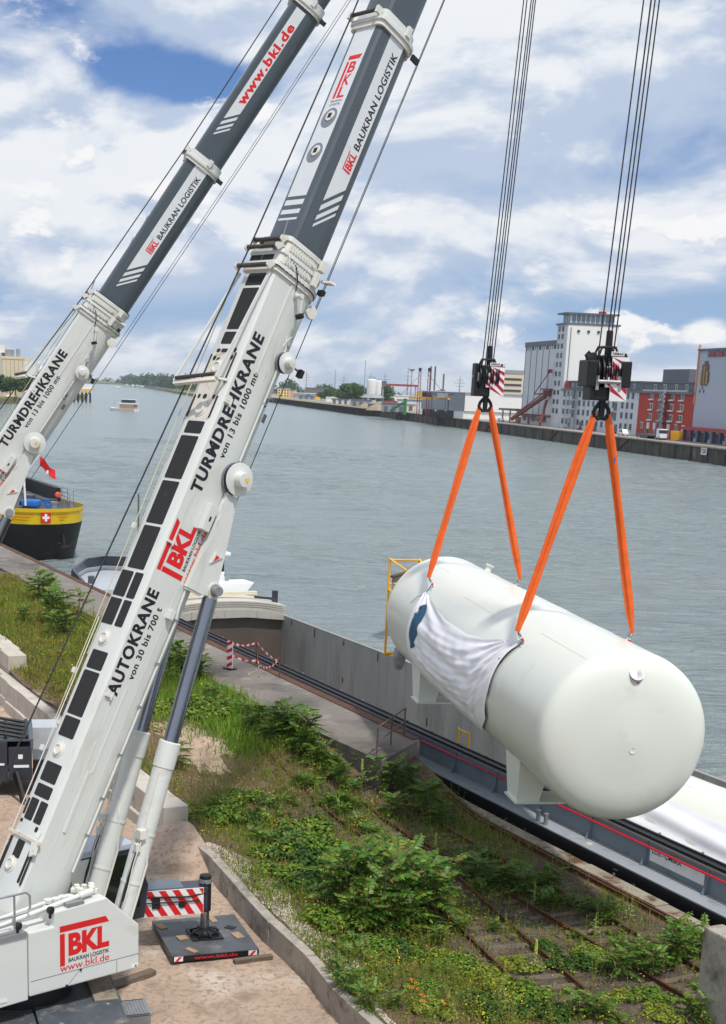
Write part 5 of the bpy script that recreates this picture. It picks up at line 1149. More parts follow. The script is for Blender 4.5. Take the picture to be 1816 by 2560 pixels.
    r = MB(); add_text(r, 'LOS - OMBRA', q(0, 1.104, 0), QA, PZ, 11.9, .74, 1.3, .15, .02); r.build('banner_lettering', m_txt, near)
    for s in (6.85, 7.28):
        MB().lathe([(0, .07), (.34, .07), (.34, .085), (.38, .085), (.385, 0)], q(s, .55, .30), PZ, 18).build('bollard', m_steel, root, smooth=40)
    for s in (9.4, 18, -2): MB().lathe([(0, .11), (.02, .10), (.022, 0)], q(s, .72, .30), PZ, 18).build('deck_cap', mat('pale cap', srgb(190, 192, 180), .6), root)
    # draught marks on the hull
    for z0, z1, w_ in ((.05, .12, .20), (-.12, -.06, .10), (-.30, -.20, .06), (-.48, -.38, .06), (-.66, -.56, .06)):
        MB().prism([(11.05, z0), (11.05 + w_, z0), (11.05 + w_, z1), (11.05, z1)], q(0, .416, 0), QA, PZ, QW * -1, .004).build('draught_mark', m_sign, hull)
    # stacked hatch covers at the upstream end
    hk = None
    for i in range(5):
        z = .92 + i * .115
        arc = [(1.0 + 7.75 * f, z + .42 * (1 - abs(2 * f - 1) ** 2.2) * (.9 if i else 1)) for f in [j / 12 for j in range(13)]]
        poly = arc + [(b, a - .085) for b, a in reversed(arc)]
        MB().prism(poly, q(S0 - 2.6 - .02 * i, 0, 0), QW, PZ, QA, 2.9).build('hatch_cover', m_hatch if i != 4 else mat('hatch top', srgb(206, 200, 188), .5, .2, var=.06), root, bevel=.0)
    fr = MB().prism([(1.0 + 7.75 * f, .88 + .40 * (1 - abs(2 * f - 1) ** 2.2)) for f in [j / 12 for j in range(13)]] + [(8.75, .55), (6.3, .80), (3.4, .80), (1.0, .55)], q(S0 + .28, 0, 0), QW, PZ, QA, .06).build('hatch_end_plate', m_hatch, root)
    for t in (2.9, 4.9, 6.9): MB().box(q(S0 + .36, t, 1.0), (.05, .05, .4)).build('hatch_rib', m_hatch, fr)
    MB().beam(q(S0 - 1.0, .9, 2.0), q(S0 - 1.0, 7.4, 2.0), .30, .18).build('gantry_beam', mat('cream beam', srgb(214, 204, 178), .6, var=.1), root)
    MB().box(q(S0 - 1.0, 8.6, 1.4), (.35, .35, 1.4)).build('gantry_post', m_dblue, root, bevel=.03); MB().beam(q(S0 - 1.0, 7.3, 1.75), q(S0 - 1.0, 8.6, 1.6), .14, .14).build('gantry_arm', m_dblue, root)
    # stern deck with the white wheelhouse
    prism('stern_deck', [(S0 - 12, .4), (S0 - .2, .4), (S0 - .2, 9.5), (S0 - 12, 9.5)], .0, .30, m_dgrey)
    wh = prism('wheelhouse', [(S0 - 7.2, 4.2), (S0 - 4.6, 4.2), (S0 - 4.6, 6.9), (S0 - 7.2, 6.9)], .3, 2.75, m_shipwhite, bevel=.05)
    prism('wheelhouse_glazing', [(S0 - 7.15, 4.25), (S0 - 4.65, 4.25), (S0 - 4.65, 6.85), (S0 - 7.15, 6.85)], 2.752, 3.75, m_glass, wh)
    prism('wheelhouse_roof', [(S0 - 7.6, 4.0), (S0 - 4.2, 4.0), (S0 - 4.2, 7.1), (S0 - 7.6, 7.1)], 3.752, 3.95, m_shipwhite, wh, bevel=.05)
    MB().prism([(4.4, 1.5), (7.4, 1.5), (8.1, 2.3), (4.2, 2.3)], q(S0 - 4.5, 0, 0), QW, PZ, QA, 1.6).build('bridge_wing', m_shipwhite, wh, bevel=.04)
    prism('deckhouse', [(S0 - 4.5, 4.6), (S0 - 3.0, 4.6), (S0 - 3.0, 7.0), (S0 - 4.5, 7.0)], .3, 1.28, m_shipwhite, wh)
    MB().lathe([(0, .08), (.3, .2), (.5, .16)], q(S0 - 4.0, 6.8, 2.31), PZ, 14).build('search_light', m_steel, wh)
    # pointed grey end with dark inner bulwark
    pts = [(S0 - 12, .4), (S0 - 17, 1.0), (S0 - 20.5, 3.0), (S0 - 21.6, 4.6), (S0 - 20.5, 6.9), (S0 - 17, 8.9), (S0 - 12, 9.5)]
    MB().loft([[q(a, b, .75) for a, b in pts], [q(a + .8, b * .94 + .3, -3.3) for a, b in pts]]).build('end_hull', mat('pale grey hull', srgb(176, 182, 188), .4, var=.05), root, smooth=30)
    for off, m, z0, z1 in ((.0, MATS['pale grey hull'], .74, 1.05), (.12, m_dblue, 1.05, 1.75)):
        mb = MB(); lst = pts[:]
        for (a, b), (c, d) in zip(lst, lst[1:]):
            zz0 = z1 * (1 if off == 0 else (.65 + .35 * (1 - smooth(S0 - 21, S0 - 12, a)))); zz1 = z1 * (1 if off == 0 else (.65 + .35 * (1 - smooth(S0 - 21, S0 - 12, c))))
            mb.add([q(a, b, z0), q(c, d, z0), q(c + .3, d, zz1), q(a + .3, b, zz0), q(a + .25, b + (.12 if b < 5 else -.12), z0), q(c + .25, d + (.12 if d < 5 else -.12), z0), q(c + .5, d + (.12 if d < 5 else -.12), zz1), q(a + .5, b + (.12 if b < 5 else -.12), zz0)], [(0, 1, 2, 3), (7, 6, 5, 4), (3, 2, 6, 7)])
        mb.build('bulwark', m, root)
    MB().box(q(S0 - 15, 1.8, 1.0), (.4, .4, .5)).build('mooring_post', m_dgrey, root, bevel=.05); MB().box(q(S0 - 17, 6, 1.1), (1.2, .8, .7)).build('windlass', m_dgrey, root, bevel=.05)
    MB().tube(q(S0 - 15, 5, .7), q(S0 - 15, 5, 6.5), .06, 8).build('mast', mat('mast green', srgb(90, 104, 84), .6), root)
    MB().box(q(S0 - 11, 3.2, .9), (1.8, 1.2, .7)).build('tender_cover', m_shipwhite, root, bevel=.1); MB().box(q(S0 - 9.8, 4.4, 1.1), (.8, .6, .4)).build('yellow_chest', m_yframe, root, bevel=.05)
    return root
barge = make_barge()
up = Vector((0, 0, 1))
tank2 = make_tank('storage_tank', 'white tank lying in the barge hold at the right edge', Q(12.5, 4.75, -.22), QA, -QW, -10.2, 9.5, (), (-8, 6), nozzle=False)
tw = MB()
def tarp2(u, v):
    th = R(-28 - 62 * v - 10 * math.sin(u * 3.1)); s = -8.5 + 16 * u
    r = TR + .05 + .05 * math.sin(v * 22 + u * 4 + 2 * math.sin(u * 6)) * (0.4 + v) + .02 * math.sin(u * 50)
    return QA * s + (-QW * -math.sin(th) * -1 * -1) * 0 + (QW * math.sin(th) + up * math.cos(th)) * r
tw.grid(tarp2, 90, 60)
o = tw.build('tarpaulin', m_tarp, smooth=80); o.location = Q(12.5, 4.75, -.22)
tag(o, 'pleated white tarpaulin over the tank in the barge hold', 'tarpaulin', 'white tarpaulins on tanks')
# yellow access frame standing in the hold
yf = empty('hold_ladder', Q(-2.2, 3.0, -3.0), 0, 'yellow steel ladder frame standing in the barge hold behind the saddle', 'ladder')
for dx in (0, .75): MB().tube(QA * dx, QA * dx + up * 4.15, .045, 8).build('frame_post', m_yframe, yf)
for z in (2.2, 2.9, 3.45, 4.1): MB().tube(up * z, QA * .75 + up * (z - (.2 if z < 4 else 0)), .035, 8).build('frame_rung', m_yframe, yf)

# ================================================================== swiss flagged ship at the left
def make_ship():
    c = Q(-85.5, 9.5, WATER_Z)
    root = empty('cargo_ship', c, 0, 'black and yellow cargo ship with white cross emblem at its bow', 'ship')
    f = QA.copy(); g = QW.copy()          # bow points along +QA (towards the camera)
    m_y = mat('ship yellow', srgb(250, 208, 20), .4, var=.03); m_hb = mat('ship black', srgb(34, 33, 36), .55, var=.25, vscale=.5, dirt=[(srgb(74, 66, 60), .58, .8, .8)])
    def P(a, b, z): return f * a + g * b + up * z
    def half(z, w, rake):
        out = [(-60, -w), (-30, -w), (-16, -w)]
        for i in range(17):
            a_ = -math.pi / 2 + math.pi * i / 16; out.append((-9.5 + (9.8 + rake) * max(0, math.cos(a_)) ** .75, w * math.copysign(abs(math.sin(a_)) ** .9, math.sin(a_))))
        return out + [(-16, w), (-30, w), (-60, w)]
    Wd = 5.4
    L0 = [P(a, b, -.8) for a, b in half(0, Wd * .86, -2.2)]; L1 = [P(a, b, 3.55) for a, b in half(0, Wd, 0)]; L2 = [P(a, b, 4.75 + .25 * smooth(-14, 0, a)) for a, b in half(0, Wd * 1.01, .35)]
    MB().loft([L0, L1]).build('hull', m_hb, root, smooth=40)
    L1b = [P(a, b, 3.552) for a, b in half(0, Wd, 0)]
    MB().loft([L1b, L2], cap=False).build('yellow_strake', m_y, root, smooth=40)
    MB().add([p - up * .35 for p in L2], [tuple(range(len(L2)))]).build('fore_deck', mat('ship deck', srgb(70, 74, 78), .7, var=.2), root)
    # emblem and pin stripes follow the curve of the bow
    def hull_pt(a_, z, off=0.0):
        if z > 3.55: k_ = (z - 3.55) / 1.35; w = Wd * (1 + .01 * k_); rk = .35 * k_
        else: k_ = (z + .8) / 4.35; w = Wd * (.86 + .14 * k_); rk = -2.2 * (1 - k_)
        pt = lambda q_: P(-9.5 + (9.8 + rk) * max(0, math.cos(q_)) ** .75, w * math.copysign(abs(math.sin(q_)) ** .9, math.sin(q_)), z)
        tg = (pt(a_ + .02) - pt(a_ - .02)).normalized(); nn = tg.cross(up); return pt(a_) + nn * off, tg, nn
    A, ux, nr = hull_pt(.0, 4.2); mid = A + nr * .16
    MB().prism([(-.45, -.48), (.45, -.48), (.45, .48), (-.45, .48)], mid, ux, up, nr, .02).build('emblem_shield', m_red, root)
    MB().sheet([(-.11, -.33), (.11, -.33), (.11, -.11), (.33, -.11), (.33, .11), (.11, .11), (.11, .33), (-.11, .33), (-.11, .11), (-.33, .11), (-.33, -.11), (-.11, -.11)], mid + nr * .026, ux, up).build('emblem_cross', m_sign, root)
    m_or = mat('ship orange lines', srgb(200, 96, 20), .5)
    for a0_, a1_ in ((-.62, -.17), (.17, .40)):
        for i in range(3):
            z_ = 4.5 - .28 * i; lo_, hi_ = a0_ + .03 * i, a1_ - .05 * i; st_ = MB()
            pp = [hull_pt(lo_ + (hi_ - lo_) * j / 10, z_, .05)[0] for j in range(11)]
            for j in range(10): st_.add([pp[j] - up * .03, pp[j + 1] - up * .03, pp[j + 1] + up * .03, pp[j] + up * .03], [(0, 1, 2, 3)])
            st_.build('pin_stripe', m_or, root)
    r_ = MB(); nm_, tg_, nn_ = hull_pt(.80, 4.15, .12); add_text(r_, 'TCS W', nm_, tg_, up, -.7, .05, 1.3, .34, .02); r_.build('bow_lettering', mat('pale lettering', srgb(226, 214, 170), .5), root)
    # anchor, bollard, rails, mast, blue windlass cover
    an, ux, nr = hull_pt(.34, 1.9, .12)
    MB().beam(an + up * 1.3, an - up * .5 + nr * .3, .18, .18).beam(an - up * .5 + nr * .3 - ux * .6, an - up * .5 + nr * .3 + ux * .6, .22, .2).beam(an - up * .5 + nr * .3 - ux * .6, an - up * .1 + nr * .45 - ux * .75, .16, .16).beam(an - up * .5 + nr * .3 + ux * .6, an - up * .1 + nr * .45 + ux * .75, .16, .16).build('anchor', mat('dark rust', srgb(58, 42, 38), .8, .2, var=.2), root)
    for a, b in ((-1.6, 1.4), (-3, 3.4)): MB().lathe([(0, .28), (.7, .28), (.7, .34), (.85, .34), (.9, 0)], P(a, b, 4.6), PZ, 18).build('bollard', m_steel, root, smooth=40)
    m_blue = mat('windlass blue', srgb(30, 104, 190), .5, var=.1)
    MB().box(P(-6.2, -2.2, 5.2), (1.9, 1.6, .9)).build('windlass', m_blue, root, bevel=.25); MB().box(P(-5.2, .2, 5.0), (1.7, 1.4, .7)).build('windlass', m_blue, root, bevel=.2); MB().box(P(-5.2, -2.5, 5.3), (.4, .4, .3)).build('red_label', m_red, root)
    MB().tube(P(-4.6, -.5, 4.5), P(-4.7, -.6, 7.6), .10, 10).build('fore_mast', m_shipwhite, root)
    fl = MB().grid(lambda u, v: P(-4.7, .9, 9.4) + g * (1.5 * u) + up * (-.9 * v - 1.3 * u + .12 * math.sin(u * 7)) + f * (.15 * math.sin(u * 6 + v * 2)), 12, 8).build('flag', m_red, root, smooth=60)
    MB().tube(P(-4.7, -.6, 7.6), P(-4.7, .9, 9.5), .03, 6).build('flag_staff', m_shipwhite, root)
    o2 = P(-4.7, .9, 9.4) + g * .75 + up * -1.55 + f * .1
    MB().box(o2, (.16, .5, .16)).box(o2, (.16, .16, .5)).build('flag_cross', m_sign, root)
    for i in range(11):
        a = -2.5 - i * 2.0; MB().tube(P(a, 4.7 if a < -6 else 3.2, 4.7), P(a, 4.7 if a < -6 else 3.2, 6.1), .04, 6).build('rail_post', m_steel, root)
    for z in (5.3, 5.7, 6.1): MB().path([P(-2.5, 3.2, z), P(-6, 4.3, z), P(-8, 4.7, z), P(-24, 4.7, z)], .03, 6).build('guard_rail', m_steel, root)
    MB().box(P(-30, 0, 5.3), (8, 8, 1.6)).build('hatch_coaming', m_black, root); MB().beam(P(-9, 3.9, 5.5), P(-40, 3.9, 5.9), .5, 1.3).build('side_gangway', m_black, root)
    MB().box(P(-9, 1, 5.1), (1, 1, .8)).build('deck_locker', m_dgrey, root, bevel=.05); MB().box(P(-8.5, 3, 4.9), (1.2, .6, .5)).build('deck_locker', m_dgrey, root, bevel=.05)
    MB().lathe([(0, .2), (.08, .3), (.16, .2)], P(-7.4, 3.4, 5.6), f, 18).build('life_ring', mat('life ring', srgb(220, 90, 60), .5), root)
    MB().box(P(-10, -.5, 5.4), (.6, .4, .35)).build('yellow_chest', m_yframe, root)
    for i_ in range(14):
        rg = random.Random(i_ + 40); MB().box(P(-3 - rg.uniform(0, 9), rg.uniform(-3.4, 3.4), 4.75 + rg.uniform(0, .35)), (rg.uniform(.2, .7), rg.uniform(.2, .6), rg.uniform(.2, .7))).build('deck_gear', rg.choice([m_black, m_dgrey, m_steel, m_blue, m_rust]), root, bevel=.03)
    MB().path([P(-4, -3.2, 4.8), P(-6.5, -3.9, 5.6), P(-8, -4.2, 5.0)], .06, 8).path([P(-3.5, 1.5, 4.8), P(-5, 2.4, 5.4), P(-7, 2.8, 5.0)], .05, 8).build('mooring_line', m_rope, root)
    return root
make_ship()

# ================================================================== barrier boards and tape on the platform
m_tape = mat('barrier tape white', srgb(230, 226, 222), .6)
bt = empty('barrier_board', Q(-13.9, -1.75, 1.45), QROT + .4, 'red and white striped barrier board standing on the quay platform', 'barrier', None)
MB().box2((-.16, -.02, 0), (.16, .02, 1.25)).build('board', m_sign, bt)
for i in range(4): MB().sheet(clip_poly([(-.16, .05 + i * .32), (.16, .20 + i * .32), (.16, .36 + i * .32), (-.16, .21 + i * .32)], -.16, .16), (0, -.023, 0), PX, PZ).build('red_stripe', m_red, bt)
MB().box2((-.25, -.2, 0), (.25, .2, .05)).build('foot', m_black, bt)
tape = empty('barrier_tape', Q(-13, -.8, 1.45), 0, 'tangled red and white barrier tape strung along the quay edge', 'barrier tape')
def T_(s, t, z): return Q(s, t, z) - tape.location
for a, b in ((-14.6, -.15), (-11.6, -.38)):
    MB().tube(T_(a, b, 1.45), T_(a, b, 2.45), .025, 8).build('stake', m_rust, tape)
def ribbon(pts, n):
    P_ = [Vector(p) for p in pts]; out = []
    for i in range(n + 1):
        f = i / n * (len(P_) - 1); k = min(int(f), len(P_) - 2); g = f - k; out.append(P_[k].lerp(P_[k + 1], g) - up * .12 * math.sin(math.pi * g))
    return out
def tape_strip(pts):
    pp = ribbon(pts, 60)
    for i in range(60):
        tw = .6 * math.sin(i * .5); d_ = Vector((0, .02 * math.sin(tw), .035 * math.cos(tw) + .012))
        MB().add([pp[i] - d_, pp[i + 1] - d_, pp[i + 1] + d_, pp[i] + d_], [(0, 1, 2, 3)]).build('tape_segment', m_red if (i // 2) % 2 else m_tape, tape)
tape_strip([T_(-13.9, -1.7, 2.6), T_(-14.6, -.15, 2.45), T_(-11.6, -.38, 2.15), T_(-11.6, -.35, 1.5)])
tape_strip([T_(-13.9, -1.7, 2.1), T_(-13.3, -.7, 1.9), T_(-12.4, -.6, 1.75), T_(-11.6, -.38, 2.35), T_(-11.2, -.6, 1.47)])
tape_strip([T_(-14.6, -.15, 2.2), T_(-13.5, -.5, 1.6), T_(-12.6, -1.4, 1.48), T_(-11.9, -1.2, 1.47)])
# ================================================================== buildings on the opposite bank: facade frame u along the bank (towards the camera), z up, w inland
FO = Vector((93 + 12 * .988, 498 + 12 * .153, 0)); FU = Vector((.153, -.988, 0)).normalized(); FW = Vector((.988, .153, 0)).normalized()
def F(u, w=0.0, z=0.0): return FO + FU * u + FW * w + Vector((0, 0, z))
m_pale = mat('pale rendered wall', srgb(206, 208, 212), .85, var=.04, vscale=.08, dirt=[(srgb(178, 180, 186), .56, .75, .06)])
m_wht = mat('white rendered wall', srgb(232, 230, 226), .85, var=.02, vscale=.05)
m_redw = mat('red brick render', srgb(176, 56, 40), .85, var=.06, vscale=.1)
m_roofd = mat('dark grey cladding', srgb(96, 100, 108), .6, var=.08, vscale=.1)
m_win = mat('far window glass', srgb(52, 60, 74), .15, var=.15, vscale=.3)
m_frame = mat('window white', srgb(226, 226, 222), .6)
m_shut = mat('red shutter', srgb(160, 44, 50), .6)
m_blueg = mat('blue grey column', srgb(66, 76, 104), .6)
m_rusty = mat('red brown steelwork', srgb(122, 52, 48), .6, .2, var=.15)
m_orange = mat('faded orange', srgb(226, 150, 110), .7)
m_beige = mat('beige wall', srgb(216, 200, 172), .85, var=.05, vscale=.05)
def bld(name, label, u0, u1, depth, z1, m, w0=0.0, cat='building', z0=BANK_Z):
    root = empty(name, F((u0 + u1) / 2, w0, z0), 0, label, cat)
    MB().prism([(u0, w0), (u1, w0), (u1, w0 + depth), (u0, w0 + depth)], F(0, 0, z0) - root.location, FU, FW, (0, 0, 1), z1 - z0).build('wall', m, root)
    return root
def fbox(root, name, u0, u1, w0, w1, z0, z1, m):
    return MB().prism([(u0, w0), (u1, w0), (u1, w1), (u0, w1)], F(0, 0, z0) - root.location, FU, FW, (0, 0, 1), z1 - z0).build(name, m, root)
def win(root, u, z, w=1.5, h=1.7, m=None, sill=True, frame=True, w0=0.0):
    """window with a proud frame, recessed-looking dark pane and a sill"""
    f = fbox(root, 'window', u - w / 2 - .18, u + w / 2 + .18, w0 - .22, w0 + .05, z - h / 2 - .18, z + h / 2 + .18, m_frame if frame else m_roofd)
    p = MB().prism([(u - w / 2, w0 - .30), (u + w / 2, w0 - .30), (u + w / 2, w0 - .1), (u - w / 2, w0 - .1)], F(0, 0, z - h / 2) - root.location, FU, FW, (0, 0, 1), h).build('pane', m or m_win, f)
    if frame: MB().prism([(u - .07, w0 - .36), (u + .07, w0 - .36), (u + .07, w0 - .28), (u - .07, w0 - .28)], F(0, 0, z - h / 2) - root.location, FU, FW, (0, 0, 1), h).build('mullion', m_frame, f)
    return f
# --- ribbed silo
b = bld('grain_silo', 'pale ribbed grain silo with dark roof band beside the white tower', -138, -95.5, 20, 32, m_pale)
fbox(b, 'roof_band', -138.6, -95.3, -.4, 20.4, 33.4, 35.4, m_roofd); fbox(b, 'window_band', -138, -95.5, .1, 20, 32, 33.4, m_win)
for i in range(17): fbox(b, 'band_post', -138 + i * 2.55, -137.1 + i * 2.55, -.1, .3, 32, 33.4, m_frame if i % 4 else m_roofd)
for u in (-129.7, -121, -112.5, -104, -137.8): fbox(b, 'rib_joint', u - .25, u + .25, -.12, .1, 6, 32, m_roofd)
fbox(b, 'base_ledge', -138.5, -95.5, -1.2, .1, 5.4, 5.9, m_rusty)
for u in (-134, -131.5, -120.5, -118, -105, -102.5): win(b, u, 4.1, 1.3, 1.7, frame=False)
for u in (-126, -109): fbox(b, 'door', u - 1.1, u + 1.1, -.3, .1, BANK_Z, 4.6, m_roofd)
# --- tower
b = bld('grain_tower', 'tall white grain tower with glazed lookout on its roof', -95.4, -82.6, 21, 41.0, m_pale)
MB().prism([(0, 0), (20.6, 0), (20.6, 22.0), (0, 22.0)], F(-82.55, .2, 19.0) - b.location, FW, (0, 0, 1), FU, .12).build('painted_lit_wall', m_wht, b)  # sunlight on this side put into a whiter colour than the river face
fbox(b, 'cornice', -96.0, -82.2, -.6, 21.6, 41.0, 41.7, m_roofd); fbox(b, 'lookout_glazing', -93, -84, 1.5, 19.5, 41.7, 45.0, mat('lookout glass', srgb(120, 140, 152), .12, var=.2, vscale=.5))
for i in range(10): fbox(b, 'lookout_post', -84.05, -83.85, 1.6 + i * 1.95, 1.9 + i * 1.95, 41.7, 45.0, m_frame)
for i in range(5): fbox(b, 'lookout_post', -93 + i * 2.2, -92.7 + i * 2.2, 1.3, 1.55, 41.7, 45.0, m_frame)
fbox(b, 'lookout_roof', -94.6, -82.6, -.8, 21, 45.0, 45.6, m_roofd); fbox(b, 'roof_hut', -88, -86, 14, 16.5, 45.6, 46.6, m_redw)
for z, red in ((39.5, 1), (36.6, 1), (33.0, 1), (29.4, 0), (25.9, 0), (22.3, 0), (18.7, 0), (15.1, 0), (11.5, 0), (7.9, 0)):
    for u in (-92.6, -87.9): win(b, u, z, 1.7, 1.5, m_shut if red and u > -90 else m_win, frame=False)
for i in range(4): MB().box(F(-82.3, 4.5 + i * 4.1, 38.6) - b.location, (1.0, .5, .9)).build('vent', m_win, b)
MB().tube(F(-82.2, 1.4, 40) - b.location, F(-82.2, 1.4, 19) - b.location, .18, 8).build('downpipe', m_steel, b)
# --- long low warehouse
b = bld('warehouse', 'long pale warehouse with small windows below the tower', -82.4, 1.8, 18, 16.2, m_pale)
fbox(b, 'attic_storey', -81, 1.7, 1.2, 17, 16.2, 19.3, m_roofd); fbox(b, 'eaves', -83, 2.0, -.7, 1.2, 15.9, 16.5, m_roofd); fbox(b, 'eaves', -82, 1.9, .6, 17.6, 19.3, 19.7, m_roofd)
fbox(b, 'red_gable', -82.4, -77.0, .9, 1.15, 16.5, 19.5, m_redw)
for i in range(13): win(b, -73.5 + i * 5.6, 18.0, 1.5, 1.2, w0=1.2)
cols = [-79.5, -74.6] + [-60.5 + i * 5.4 for i in range(8)] + [-13.5, -8.6, -3.8]
for z in (14.7, 11.4, 8.0, 4.3):
    for u in cols: win(b, u, z, 1.5, 1.7, frame=False)
for u in (-67.8, -20.3):
    for z in (14.4, 10.8, 7.4): fbox(b, 'loading_door', u - 1.3, u + 1.3, -.25, .1, z - 1.4, z + 1.4, m_roofd)
for u in (-71.8, -56.8, -40, -18.3): fbox(b, 'door', u - 1.2, u + 1.2, -.3, .1, BANK_Z, 4.7, m_roofd); fbox(b, 'door_step', u - 1.2, u + 1.2, -1.1, -.3, BANK_Z, BANK_Z + .5, m_shut)
# scaffold stair tower
st = MB(); c0 = F(-64.5, -2.6, 0)
for du, dw in ((-2.2, -1.3), (2.2, -1.3), (-2.2, 1.3), (2.2, 1.3)): st.tube(F(-64.5 + du, -2.2 + dw, BANK_Z), F(-64.5 + du, -2.2 + dw, 16.4), .12, 6)
for i in range(9):
    z = 2.4 + i * 1.65; st.beam(F(-66.7, -2.2, z), F(-62.3, -2.2, z + (1.5 if i % 2 else -1.5) * .5), .12, .9); st.tube(F(-66.7, -3.5, z), F(-62.3, -3.5, z), .08, 5); st.tube(F(-66.7, -3.5, z + .8), F(-62.3, -3.5, z + .8), .06, 5)
o = st.build('scaffold_stairs', m_steel); tag(o, 'grey scaffold stair tower against the pale warehouse', 'scaffold')
# --- red building
b = bld('red_warehouse', 'red five storey warehouse with white framed windows', 2.0, 49.2, 18, 16.0, m_redw)
fbox(b, 'attic_storey', 2.0, 47.5, 1.2, 17, 16.0, 19.1, m_roofd); fbox(b, 'eaves', 1.9, 49.4, -.8, 1.2, 15.7, 16.4, m_roofd); fbox(b, 'eaves', 2, 46.5, .6, 17.6, 19.1, 19.5, m_roofd); fbox(b, 'parapet', 6, 44, -.6, .0, 16.4, 16.9, mat('parapet', srgb(196, 192, 184), .8))
for u, w_ in ((13, 1.9), (21.5, 2.6), (31, 1.9), (39.5, 1.9)): win(b, u, 17.8, w_, 1.5, w0=1.2)
for z in (14.9, 11.6, 8.3):
    for u in (14.0, 22.6, 31.6, 39.7): win(b, u, z, 2.6, 1.7); fbox(b, 'sill', u - 1.9, u + 1.9, -.7, -.2, z - 1.35, z - 1.0, m_frame)
    fbox(b, 'balcony', 20.2, 28.0, -2.0, -.2, z - 1.75, z - 1.5, m_roofd)
for i, u in enumerate((6.9, 12.9, 18.6, 24.1, 30.5, 36.8, 42.7)): win(b, u, 5.3, 1.9, 1.7, m_frame if i in (1, 2, 4, 6) else m_win)
for u in (18.5, 24.2, 30.4, 36.7, 42.6): win(b, u, 2.95, 1.3, 1.8)
fbox(b, 'door', 9.8, 12.6, -.3, .1, BANK_Z, 4.2, m_roofd)
es = MB()
for i in range(8):
    z = 4.5 + i * 1.5; es.beam(F(26.0, -1.6, z), F(28.8, -1.6, z + 1.4), .1, 1.0)
for u in (25.8, 29.0): es.tube(F(u, -2.1, 2.6), F(u, -2.1, 17), .1, 6)
tag(es.build('fire_escape', m_steel), 'zigzag metal fire escape on the red warehouse', 'fire escape')
# roof blocks behind
bld('roof_house', 'dark grey roof house above the pale warehouse', -9, 14, 10, 24.0, m_roofd, w0=12, z0=16)
b = bld('roof_house', 'dark grey block with red marking between red warehouse and silo', 43, 58, 14, 24.6, m_roofd, w0=16, z0=1.6)
fbox(b, 'red_panel', 42.7, 43.1, 15.9, 19, 20, 24, m_shut); fbox(b, 'roof_cap', 43, 47, 16, 20, 24.6, 25.4, m_roofd)
# --- right silo with wheat emblem
b = bld('wheat_silo', 'big blue grey silo with golden wheat emblem at right edge', 49.4, 125, 22, 28.6, mat('blue grey render', srgb(176, 182, 194), .85, var=.03, vscale=.05))
fbox(b, 'roof_edge', 49.0, 125.4, -.5, 22.4, 28.6, 29.2, m_roofd); fbox(b, 'corner_strip', 49.2, 49.8, -.4, .2, 13, 30.5, m_orange)
for u in (57.2, 63.0, 68.6, 74, 80): win(b, u, 27.6, 1.9, 1.3, frame=False)
for u in (60.1, 65.5, 71.5, 77): fbox(b, 'red_shutter', u - 1.5, u + 1.5, -.35, .1, 26.8, 28.3, m_shut)
fbox(b, 'canopy', 49.4, 125, -3.5, .1, 5.2, 6.1, m_shut); fbox(b, 'lower_wall', 49.6, 125, -.4, .1, BANK_Z, 5.2, m_wht)
for i in range(14): fbox(b, 'column', 50 + i * 5.4, 51.0 + i * 5.4, -3.2, -2.2, BANK_Z, 5.2, m_blueg)
for i in range(14):
    if i % 2: fbox(b, 'gate', 51.8 + i * 5.4, 54.4 + i * 5.4, -.7, -.3, BANK_Z, 4.5, m_roofd); fbox(b, 'gate_sill', 51.6 + i * 5.4, 54.6 + i * 5.4, -1.4, -.6, BANK_Z, BANK_Z + .5, m_shut)
    else: win(b, 53 + i * 5.4, 3.6, 1.8, 1.6, w0=-.4)
fbox(b, 'loading_dock', 49.4, 125, -5.0, -3.4, .9, BANK_Z + .35, m_roofd)
m_wheat = mat('wheat gold', srgb(224, 190, 108), .7, var=.1); m_brown = mat('emblem brown', srgb(112, 82, 70), .7)
for (u0, u1, z0, z1) in ((54.5, 56.8, 24.6, 25.6), (53.0, 57.9, 22.3, 24.6), (52.3, 58.5, 19.2, 22.3), (53.0, 57.6, 18.5, 19.2)): fbox(b, 'emblem_field', u0, u1, -.28, .05, z0, z1, m_brown)
for c, zt in ((53.2, 22.6), (55.4, 24.0), (57.6, 22.6)):
    for k in range(9):
        z = 18.8 + k * (zt - 18.8) / 9; MB().prism([(-.75, 0), (0, .5), (.75, 0), (0, .28)], F(c, -.42, z) - b.location, FU, (0, 0, 1), -FW, .1).build('emblem_grain', m_wheat, b)
for u, z in ((52.8, 16.8), (54.4, 17.8), (55.8, 16.8)): fbox(b, 'emblem_mark', u - .12, u + .12, -.3, .05, z - .5, z + .4, m_roofd)
# --- grain elevator boom on the silo front
el = empty('loading_boom', F(-98, -2, BANK_Z), 0, 'dark red loading boom slanting from the pale silo front', 'loader')
def E_(u, w, z): return F(u, w, z) - el.location
MB().beam(E_(-98, -2, 13.6), E_(-128, -7, 3.4), 1.1, 1.3).build('boom_truss', m_rusty, el); MB().beam(E_(-98.5, -2.3, 15.2), E_(-121, -6, 6.8), .35, .35).build('boom_tie', m_rusty, el)
MB().box(E_(-98, -1.6, 14.6), (3, 3, 2.4)).build('boom_head', m_rusty, el); MB().box(E_(-98, -1.6, 16.2), (5, 5, .5)).build('head_platform', m_rusty, el)
MB().tube(E_(-111, -3, 14.2), E_(-97, -1.6, 22.8), .22, 6).build('hoist_stay', m_rusty, el); MB().tube(E_(-97, -1.6, 23.2), E_(-97.5, -1.6, 16), .1, 6).build('hoist_stay', m_rusty, el)
